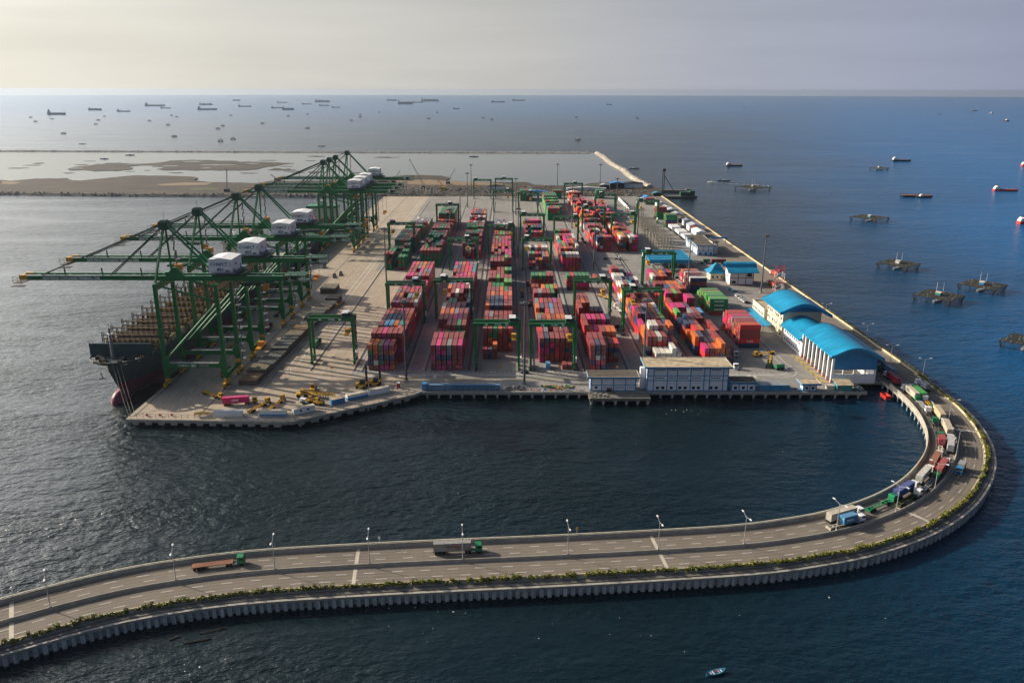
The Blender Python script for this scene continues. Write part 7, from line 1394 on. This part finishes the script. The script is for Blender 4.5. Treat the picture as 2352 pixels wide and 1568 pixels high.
p = g(1860 + 815 / 3.409, 1040 + 1545 / 3.409); car((p.x, p.y, 3.52), R(178), 'dark steel', 'black car on the front road beside a light mast', 'black_car')
p = g(1024 + 450 / 2.297, 1130 + 1105 / 2.297); r = car((p.x, p.y, 3.52), R(-28), 'white paint', 'white minibus with green lower side near the yellow machines', 'minibus'); r['category'] = 'van'; r.pop('group', None) if hasattr(r, 'pop') else None
r.scale = (1.25, 1.2, 1.5); MB().box(-1.5, 2.0, -.875, .875, .36, .7).build('green_stripe', MT['green cab'], r); MB().box(-2.0, .6, -.7, .7, 1.0, 1.55).build('raised_body', MT['white paint'], r)
# empty-container stackers with tall black masts
for i, (x, y) in enumerate(((-73.5, 380.5), (-67.2, 383.8))):
    r = empty('mast_stacker', (x, y, G0), R(-8), f'yellow mast stacker with tall black ladder mast, {("first", "second")[i]} from the yellow machines', 'stacker', 'mast stackers'); b = MB(); b.box(-4.0, 1.0, -1.6, 1.6, .8, 1.9); b.box(-4.3, -2.6, -1.4, 1.4, 1.9, 2.6); b.build('body', MT['yellow'], r)
    b = MB(); b.box(-1.9, .2, -1.0, 1.0, 1.95, 4.3); c_ = b.build('cab', MT['dark steel'], r); b = MB()
    for yy in (-.95, .95): b.box(1.2, 1.7, yy - .18, yy + .18, .3, 12.5)
    for k in range(8): b.box(1.25, 1.6, -.8, .8, 1.4 + k * 1.5, 1.75 + k * 1.5)
    b.build('mast', MT['dark steel'], r); MB().box(1.75, 2.0, -2.6, 2.6, 3.0, 3.6).build('attachment', MT['yellow'], r)
    for xx in (-3.2, .6):
        for yy in (-1.6, 1.6): w_ = link('wheel', WH, r, (xx, yy, .75)); w_.scale = (1.5, 2.2, 1.5)
r = empty('reach_stacker', (143.5, 413, G0), R(70), 'dark green reach stacker with yellow mast parked on open paving', 'stacker'); MB().box(-3.6, 1.2, -1.5, 1.5, .9, 2.2).build('body', MT['dark green'], r); MB().box(-2.0, 0, -.9, .9, 2.2, 4.1).build('cab', MT['dark steel'], r); b = MB(); b.bar((-3.2, 0, 3.2), (4.0, 0, 5.5), .8); b.build('boom', MT['yellow'], r); b = MB(); b.box(2.0, 2.6, -1.3, -.9, 0, 5.5); b.box(2.0, 2.6, .9, 1.3, 0, 5.5); b.box(2.0, 2.6, -.9, .9, 4.9, 5.4); b.build('mast', MT['yellow'], r)
for xx in (-2.6, .6):
    for yy in (-1.5, 1.5): w_ = link('wheel', WH, r, (xx, yy, .8)); w_.scale = (1.6, 2.2, 1.6)
r = empty('water_tanker', (147.5, 408.5, G0), R(20), 'green tank trailer beside the dark reach stacker', 'trailer'); MB().cyl((-2.6, 0, 1.9), (2.6, 0, 1.9), 1.1, n=14).build('tank', MT['green cab'], r); MB().box(-2.8, 3.2, -.9, .9, .6, .85).build('chassis', MT['dark steel'], r)
for xx in (-1.6, 1.6):
    for yy in (-.9, .9): link('wheel', WH, r, (xx, yy, .5))
# cluster of yellow machines by the slanting quay
for i, (x, y, a) in enumerate(((-102.5, 368.5, 20), (-95.5, 360.2, 200), (-98.5, 375.5, 95), (-91.5, 357.8, 160))):
    r = empty('yellow_loader', (x, y, G0), R(a), f'yellow wheeled yard machine in the cluster by the minibus, {ORD[i]} from the quay rails', 'machine', 'yellow yard machines'); MB().box(-2.6, 2.4, -1.3, 1.3, .9, 2.0).build('body', MT['yellow'], r); MB().box(-.4, 1.2, -.9, .9, 2.0, 3.7).build('cab', MT['yellow'], r); MB().box(-.45, 1.25, -.8, .8, 2.5, 3.4).build('glass', MT['glass'], r); b = MB(); b.bar((1.0, 0, 2.0), (4.2, 0, 1.0), .5); b.box(4.0, 4.6, -1.4, 1.4, .3, 1.5); b.build('arm', MT['dark steel'], r)
    for xx in (-1.7, 1.7):
        for yy in (-1.3, 1.3): w_ = link('wheel', WH, r, (xx, yy, .75)); w_.scale = (1.5, 1.8, 1.5)
for i in range(3):
    r = empty('spreader_rack', (-97.5 + i * 3.4, 368.5 - i * .9, G0), R(-32 + 8 * i), f'green and yellow lifting frame stored in the machine cluster, {ORD[i]} of three', 'spreader', 'stored lifting frames'); b = MB()
    for yy in (-1.0, 1.0): b.box(-5.5, 5.5, yy - .15, yy + .15, 2.0, 2.5)
    for k in range(6): b.box(-5.4 + k * 2.1, -5.1 + k * 2.1, -1, 1, 2.05, 2.4)
    b.build('frame', MT['yellow'], r); b = MB()
    for xx in (-5.3, 0, 5.3):
        for yy in (-1, 1): b.box(xx - .12, xx + .12, yy - .12, yy + .12, 0, 2.0)
    b.build('leg', MT['dark green'], r)
r = empty('portable_toilet', (-56.2, 381.2, G0), R(10), 'red portable toilet with white roof at the base of a light mast', 'toilet'); MB().box(-.8, .8, -.8, .8, 0, 2.3).build('body', MT['red hull'], r); MB().box(-.85, .85, -.85, .85, 2.3, 2.6).build('roof', MT['white paint'], r)
for i, (x, y) in enumerate(((-94.8, 404), (-27.5, 408.4 - 3), (-4, 405), (27.5, 405), (58.6, 405))):
    r = empty('yard_sign', (x, y, G0), 0, f'small orange box sign on a post before the yard rows, {ORD[i]} along the front road', 'sign', 'orange signs'); MB().cyl((0, 0, 0), (0, 0, 2.4), .1, n=6).build('post', MT['steel'], r); MB().box(-.7, .7, -.3, .3, 2.4, 3.3).build('sign_panel', MT['orange'], r)
for i, (x, y) in enumerate(((-168, 343.5), (-162, 343.6), (-156.5, 343.7))):
    r = empty('fire_box', (x, y, G0), 0, f'small red fire box at the quay fence, {ORD[i]} from the corner', 'box', 'red fire boxes'); MB().box(-.5, .5, -.3, .3, .3, 1.2).build('body', MT['red hull'], r); MB().box(-.1, .1, -.1, .1, 0, .3).build('stand', MT['steel'], r)
# hatch covers stacked along the quay
for i in range(14):
    t = i / 13; x, y = -138.6 + 8.5 * t, 384.3 + 12.55 * i; n = 3 + (i % 3 == 1) + (i in (5, 6, 9)); r = empty('hatch_cover_stack', (x, y, G0), R(-2.5), f'{("low", "middling", "high")[min(2, n - 3)]} stack of brown ship hatch covers on the quay, {ORD[i]} from the corner', 'hatch covers', 'hatch covers stacked on the quay')
    for k in range(n):
        b = MB().box(0, 9.4, 0, 11.2, k * 1.0 + .1, k * 1.0 + .85); b.box(-.15, 9.55, -.15, 11.35, k * 1.0 + .35, k * 1.0 + .6)
        for q in range(5):
            for v in (2.5, 8.2): b.box(.9 + q * 1.8, 1.4 + q * 1.8, v, v + .5, k + .85, k + .98)
        for q in range(3): b.box(.6 + q * 3, 2.8 + q * 3, 5.4, 5.6, k + .85, k + .92)
        b.build('hatch_cover', MT[('hatch cover', 'hatch grey', 'hatch rust', 'hatch grey', 'hatch cover')[(i * 2 + k) % 5]], r)
r = empty('hatch_cover_stack', (-140, 576.5, G0), 0, 'large separate stack of brown hatch covers standing alone on the quay', 'hatch covers', 'hatch covers stacked on the quay')
for k in range(4):
    b = MB().box(0, 11, 0, 17, k + .1, k + .8); b.box(-.15, 11.15, -.15, 17.15, k + .35, k + .6)
    for q in range(5):
        for v in (3, 8, 13): b.box(1 + q * 2, 1.6 + q * 2, v, v + .6, k + .8, k + .95)
    b.build('hatch_cover', MT['hatch cover'], r)
for i, (x, y, lb) in enumerate(((g(1024 + 630 / 2.297, 550 + 1195 / 2.297).x, 668, 'dark'), (-137.5, 640, 'rusty'), (-141, 632, 'grey'))):
    r = empty('flat_rack', (x, y, G0), R(10), f'{lb} empty flat rack lying on the quay beyond the lone hatch covers', 'flat rack', 'flat racks'); MB().box(-1.3, 1.3, -4, 4, .2, .6).build('deck', MT['dark steel'], r); b = MB()
    for yy in (-3.9, 3.9): b.box(-1.2, 1.2, yy - .1, yy + .1, .6, 2.2)
    b.build('end_frame', MT['steel'], r)
# ---- building site beyond the yard
def crawler(p, boom_to, h, label, m='steel', bm_='galvanised'):
    r = empty('crawler_crane', (p.x, p.y, 1.2), 0, label, 'crane', 'crawler cranes on the building site'); MB().box(-3, 3, -4, 4, 1.2, 4.2).build('body', MT['yellow' if 'orange' in label else 'dark steel'], r); b = MB(); b.box(-3.4, -2, -4, 4, 0, 1.4); b.box(2, 3.4, -4, 4, 0, 1.4); b.build('crawler_track', MT['dark steel'], r)
    t = Vector((boom_to[0], boom_to[1], h)); b = MB(); o = Vector((0, 0, 3)); d = (t - o); u = d.cross(Vector((0, 1, 0))).normalized() * .9
    for s in (-1, 1):
        for yy in (-.8, .8): b.bar(o + u * s + Vector((0, yy, 0)), t + u * s * .4 + Vector((0, yy * .4, 0)), .28)
    n = int(d.length / 2.2)
    for k in range(n): a = o + d * k / n; c = o + d * (k + 1) / n; s = 1 if k % 2 else -1; b.bar(a + u * s, c - u * s, .16)
    b.build('boom', MT[bm_], r); b = MB(); b.bar(t, (t.x, t.y, h * .55), .14); b.bar(t, (-boom_to[0] * .12, 0, 5), .12); b.build('rope', MT['dark steel'], r); return r
def RZ2(x, y, z=1.1): return g(1024 + x / 2.297, 550 + y / 2.297, z)
sc_ = 2.297 * 3187
crawler(RZ2(1265, 420), (11, 0), 20, 'grey crawler crane with short boom beside crane 808'); crawler(RZ2(1545, 470), (-22, 4), 45, 'tall grey crawler crane with long leaning boom'); crawler(RZ2(1765, 430), (12, 0), 25, 'grey crawler crane by the sand bank, boom leaning over water'); crawler(g(2085 / 2.297, 550 + 498 / 2.297, 1.1), (3, 0), 33, 'crawler crane with upright boom on the mudflat shore'); crawler(RZ2(190, 400), (-9, 0), 11, 'small crawler crane at the edge of the lagoon mud'); crawler(RZ2(1725, 478), (-9, 0), 15, 'orange piling machine on the building site', bm_='orange')
q = random.Random(8)
for i in range(44):
    p = RZ2(1180 + i * 10.6 + q.uniform(-3, 3), 528 + q.uniform(-14, 8), 1.1); h = q.uniform(5, 13); o = MB().cyl((0, 0, -2), (0, 0, h), .75, n=8).build('concrete_pile', MT['concrete'], None, (p.x, p.y, 1)); tag(o, 'pale upright concrete pile in the row behind the end of the quay', 'pile', 'concrete piles beyond the quay end')
b = MB(); q = random.Random(12)
for _ in range(900):
    x, y = q.uniform(-165, 215), q.uniform(1148, 1235) if q.random() < .8 else q.uniform(1235, 1290)
    s = [q.uniform(.4, 1.8) for _ in range(3)]; a = q.uniform(0, 3.14); d = Vector((math.cos(a), math.sin(a), q.uniform(-.08, .1))) * s[0] * 1.6; z = 1.2 + s[2] * .3; b.bar((x - d.x, y - d.y, z), (x + d.x, y + d.y, z + d.z), s[1], s[2] * .7)
tag(b.build('building_rubble', MT['dark concrete']), 'grey and brown rubble scattered over the building site behind the yard', 'rubble', kind='stuff')
for i, (x, y, w_, d_, h_, m, lb) in enumerate([(170, 1262, 22, 14, 8, 'bright blue', 'blue-roofed site shed under a light mast'), (197, 1268, 30, 16, 7, 'dark steel', 'dark site shed near the end of the pale breakwater'), (150, 1255, 14, 10, 6, 'grey roof', 'grey site shed beside the blue-roofed one'), (40, 1168, 34, 8, 6, 'bright blue', 'blue and white site cabin row behind green stacks'), (95, 1170, 20, 8, 5, 'white paint', 'white site cabin behind the yard'), (-20, 1250, 30, 10, 5, 'dark felt', 'dark low shed on the building site'), (215, 1160, 12, 10, 5, 'teal wall', 'teal shed at the end of the sea-wall road'), (120, 1240, 60, 5, 3, 'white paint', 'long low white roof at the lagoon shore')]):
    r = empty('site_shed', (x, y, 1.1), 0, lb, 'shed', 'sheds on the building site'); MB().box(-w_ / 2, w_ / 2, 0, d_, 0, h_).build('wall', MT['white wall' if i % 2 else 'dark steel'], r); MB().xprism([(-w_ / 2 - .8, h_), (w_ / 2 + .8, h_), (0, h_ + 2.2)], -.8, d_ + .8).build('roof', MT[m], r)
r = empty('work_jetty', (0, 0, 0), 0, 'dark sheet-piled jetty running out into the sea past the piling rig', 'jetty'); a, c = g(2048 + 1370 / 2.297, 650 + 258 / 2.297, 2), g(2048 + 1600 / 2.297, 650 + 262 / 2.297, 2); b = MB().bar((a.x, a.y, 1), (c.x, c.y, 1), 9, 4.5); b.box(c.x - 1, c.x + 6, c.y - 5, c.y + 6, 3.3, 5.5); b.build('jetty_wall', MT['dark rock'], r)
p = g(2048 + 1530 / 2.297, 650 + 322 / 2.297, 0); r = empty('piling_barge', (p.x, p.y, 0), 0, 'dark piling barge with a tall vertical rig and raking strut', 'barge'); MB().loft([[(-24, -8, -.5), (24, -8, -.5), (24, 8, -.5), (-24, 8, -.5)], [(-25, -9, 2.4), (26, -9, 2.4), (26, 9, 2.4), (-25, 9, 2.4)]]).build('hull', MT['dark rock'], r); b = MB(); b.box(2, 14, -5, 5, 2.4, 8); b.box(15, 22, -5, 5, 2.4, 10); b.build('deck_house', MT['dark green'], r)
b = MB()
for xx in (-24.5, -22):
    for yy in (-1.2, 1.2): b.box(xx - .3, xx + .3, yy - .3, yy + .3, 2, 40)
for k in range(9): b.bar((-24.5, -1.2, 3 + k * 4), (-22, 1.2, 7 + k * 4), .3)
b.box(-25, -21, -1.6, 1.6, 37, 41); b.build('piling_mast', MT['dark steel'], r); b = MB().bar((-22, 0, 31), (-4, 0, 4), .8); b.build('strut', MT['dark steel'], r)
r = empty('dump_boat', (g(3540, 1597, 0).x, g(3540, 1597, 0).y, 0), R(8), 'red open work boat under the end of the causeway', 'boat')
b = MB(); b.loft([[(-1.9, -3.4, 1.1), (1.9, -3.4, 1.1), (1.9, 3.4, 1.1), (-1.9, 3.4, 1.1)], [(-2.3, -4, 4.2), (2.3, -4, 4.2), (2.3, 4, 4.2), (-2.3, 4, 4.2)], [(-2.0, -3.7, 4.2), (2.0, -3.7, 4.2), (2.0, 3.7, 4.2), (-2.0, 3.7, 4.2)], [(-1.7, -3.2, 2.0), (1.7, -3.2, 2.0), (1.7, 3.2, 2.0), (-1.7, 3.2, 2.0)]]); b.build('hold', MT['red hull'], r); MB().box(-2.1, 2.1, -4.6, 4.2, -.5, 1.05).build('hull', MT['hull navy'], r); r.scale = (.66, .66, .66)
# small floating rubbish and drifting bamboo
b = MB(); q = random.Random(21)
for cx, cy, sx, sy, n in ((1650, 2410, 260, 50, 26), (2150, 2560, 700, 120, 30), (2760, 1640, 90, 20, 30), (820, 2680, 140, 40, 18), (3350, 2330, 400, 120, 12), (2300, 1900, 900, 200, 14)):
    for _ in range(n // 2):
        p = g(cx + q.gauss(0, sx * .5), cy + q.gauss(0, sy * .5), .03); s = q.uniform(.05, .2) if q.random() < .9 else q.uniform(.2, .4); a = q.uniform(0, 3.1); d = Vector((math.cos(a), math.sin(a), 0)) * s; e = Vector((-d.y, d.x, 0)) * .6
        b.add([p - d - e, p + d - e, p + d + e, p - d + e, p + Vector((0, 0, .12))], [(0, 1, 4), (1, 2, 4), (2, 3, 4), (3, 0, 4)])
tag(b.build('floating_debris', MT['white paint']), 'specks of pale rubbish drifting on the dark water', 'litter', kind='stuff')
for i, (x0, y0, x1, y1) in enumerate(((680, 2557, 722, 2541), (785, 2538, 915, 2509), (725, 2577, 845, 2556))):
    a, c = g(x0, y0, .05), g(x1, y1, .05); b = MB()
    for k in range(5): o = Vector((q.uniform(-.4, .4), q.uniform(-.4, .4), .05 * k)); b.cyl(a.lerp(c, q.uniform(0, .25)) + o, a.lerp(c, q.uniform(.7, 1)) + o, .1, n=6)
    tag(b.build('bamboo_raft', MT['bamboo']), ('short', 'long', 'low')[i] + ' drifting bundle of bamboo poles in the dark water below the causeway', 'driftwood')
# person sitting in the little blue boat
p = g(2862, 2692, 0); me = bpy.data.meshes.new('person'); J = [((0, 0, .55), .15), ((0, 0, .8), .15), ((.02, 0, 1.02), .17), ((.03, 0, 1.12), .06), ((.05, 0, 1.27), .105), ((0, .19, 1.0), .055), ((.16, .26, .8), .045), ((.34, .2, .72), .04), ((0, -.19, 1.0), .055), ((.16, -.26, .8), .045), ((.34, -.2, .72), .04), ((.4, .12, .58), .08), ((.46, .13, .22), .055), ((.6, .13, .16), .05), ((.4, -.12, .58), .08), ((.46, -.13, .22), .055), ((.6, -.13, .16), .05)]
me.from_pydata([j[0] for j in J], [(0, 1), (1, 2), (2, 3), (3, 4), (2, 5), (5, 6), (6, 7), (2, 8), (8, 9), (9, 10), (0, 11), (11, 12), (12, 13), (0, 14), (14, 15), (15, 16)], []); me.materials.append(MT['red trim'])
o = link('person', me, None, (p.x + .6, p.y + .2, .05), R(200)); sk = o.modifiers.new('skin', 'SKIN'); o.modifiers.new('sub', 'SUBSURF').levels = 2
for i, j in enumerate(J): me.skin_vertices[0].data[i].radius = (j[1], j[1])
me.skin_vertices[0].data[0].use_root = True; tag(o, 'person in a dark pink shirt sitting hunched in the little blue boat', 'person')
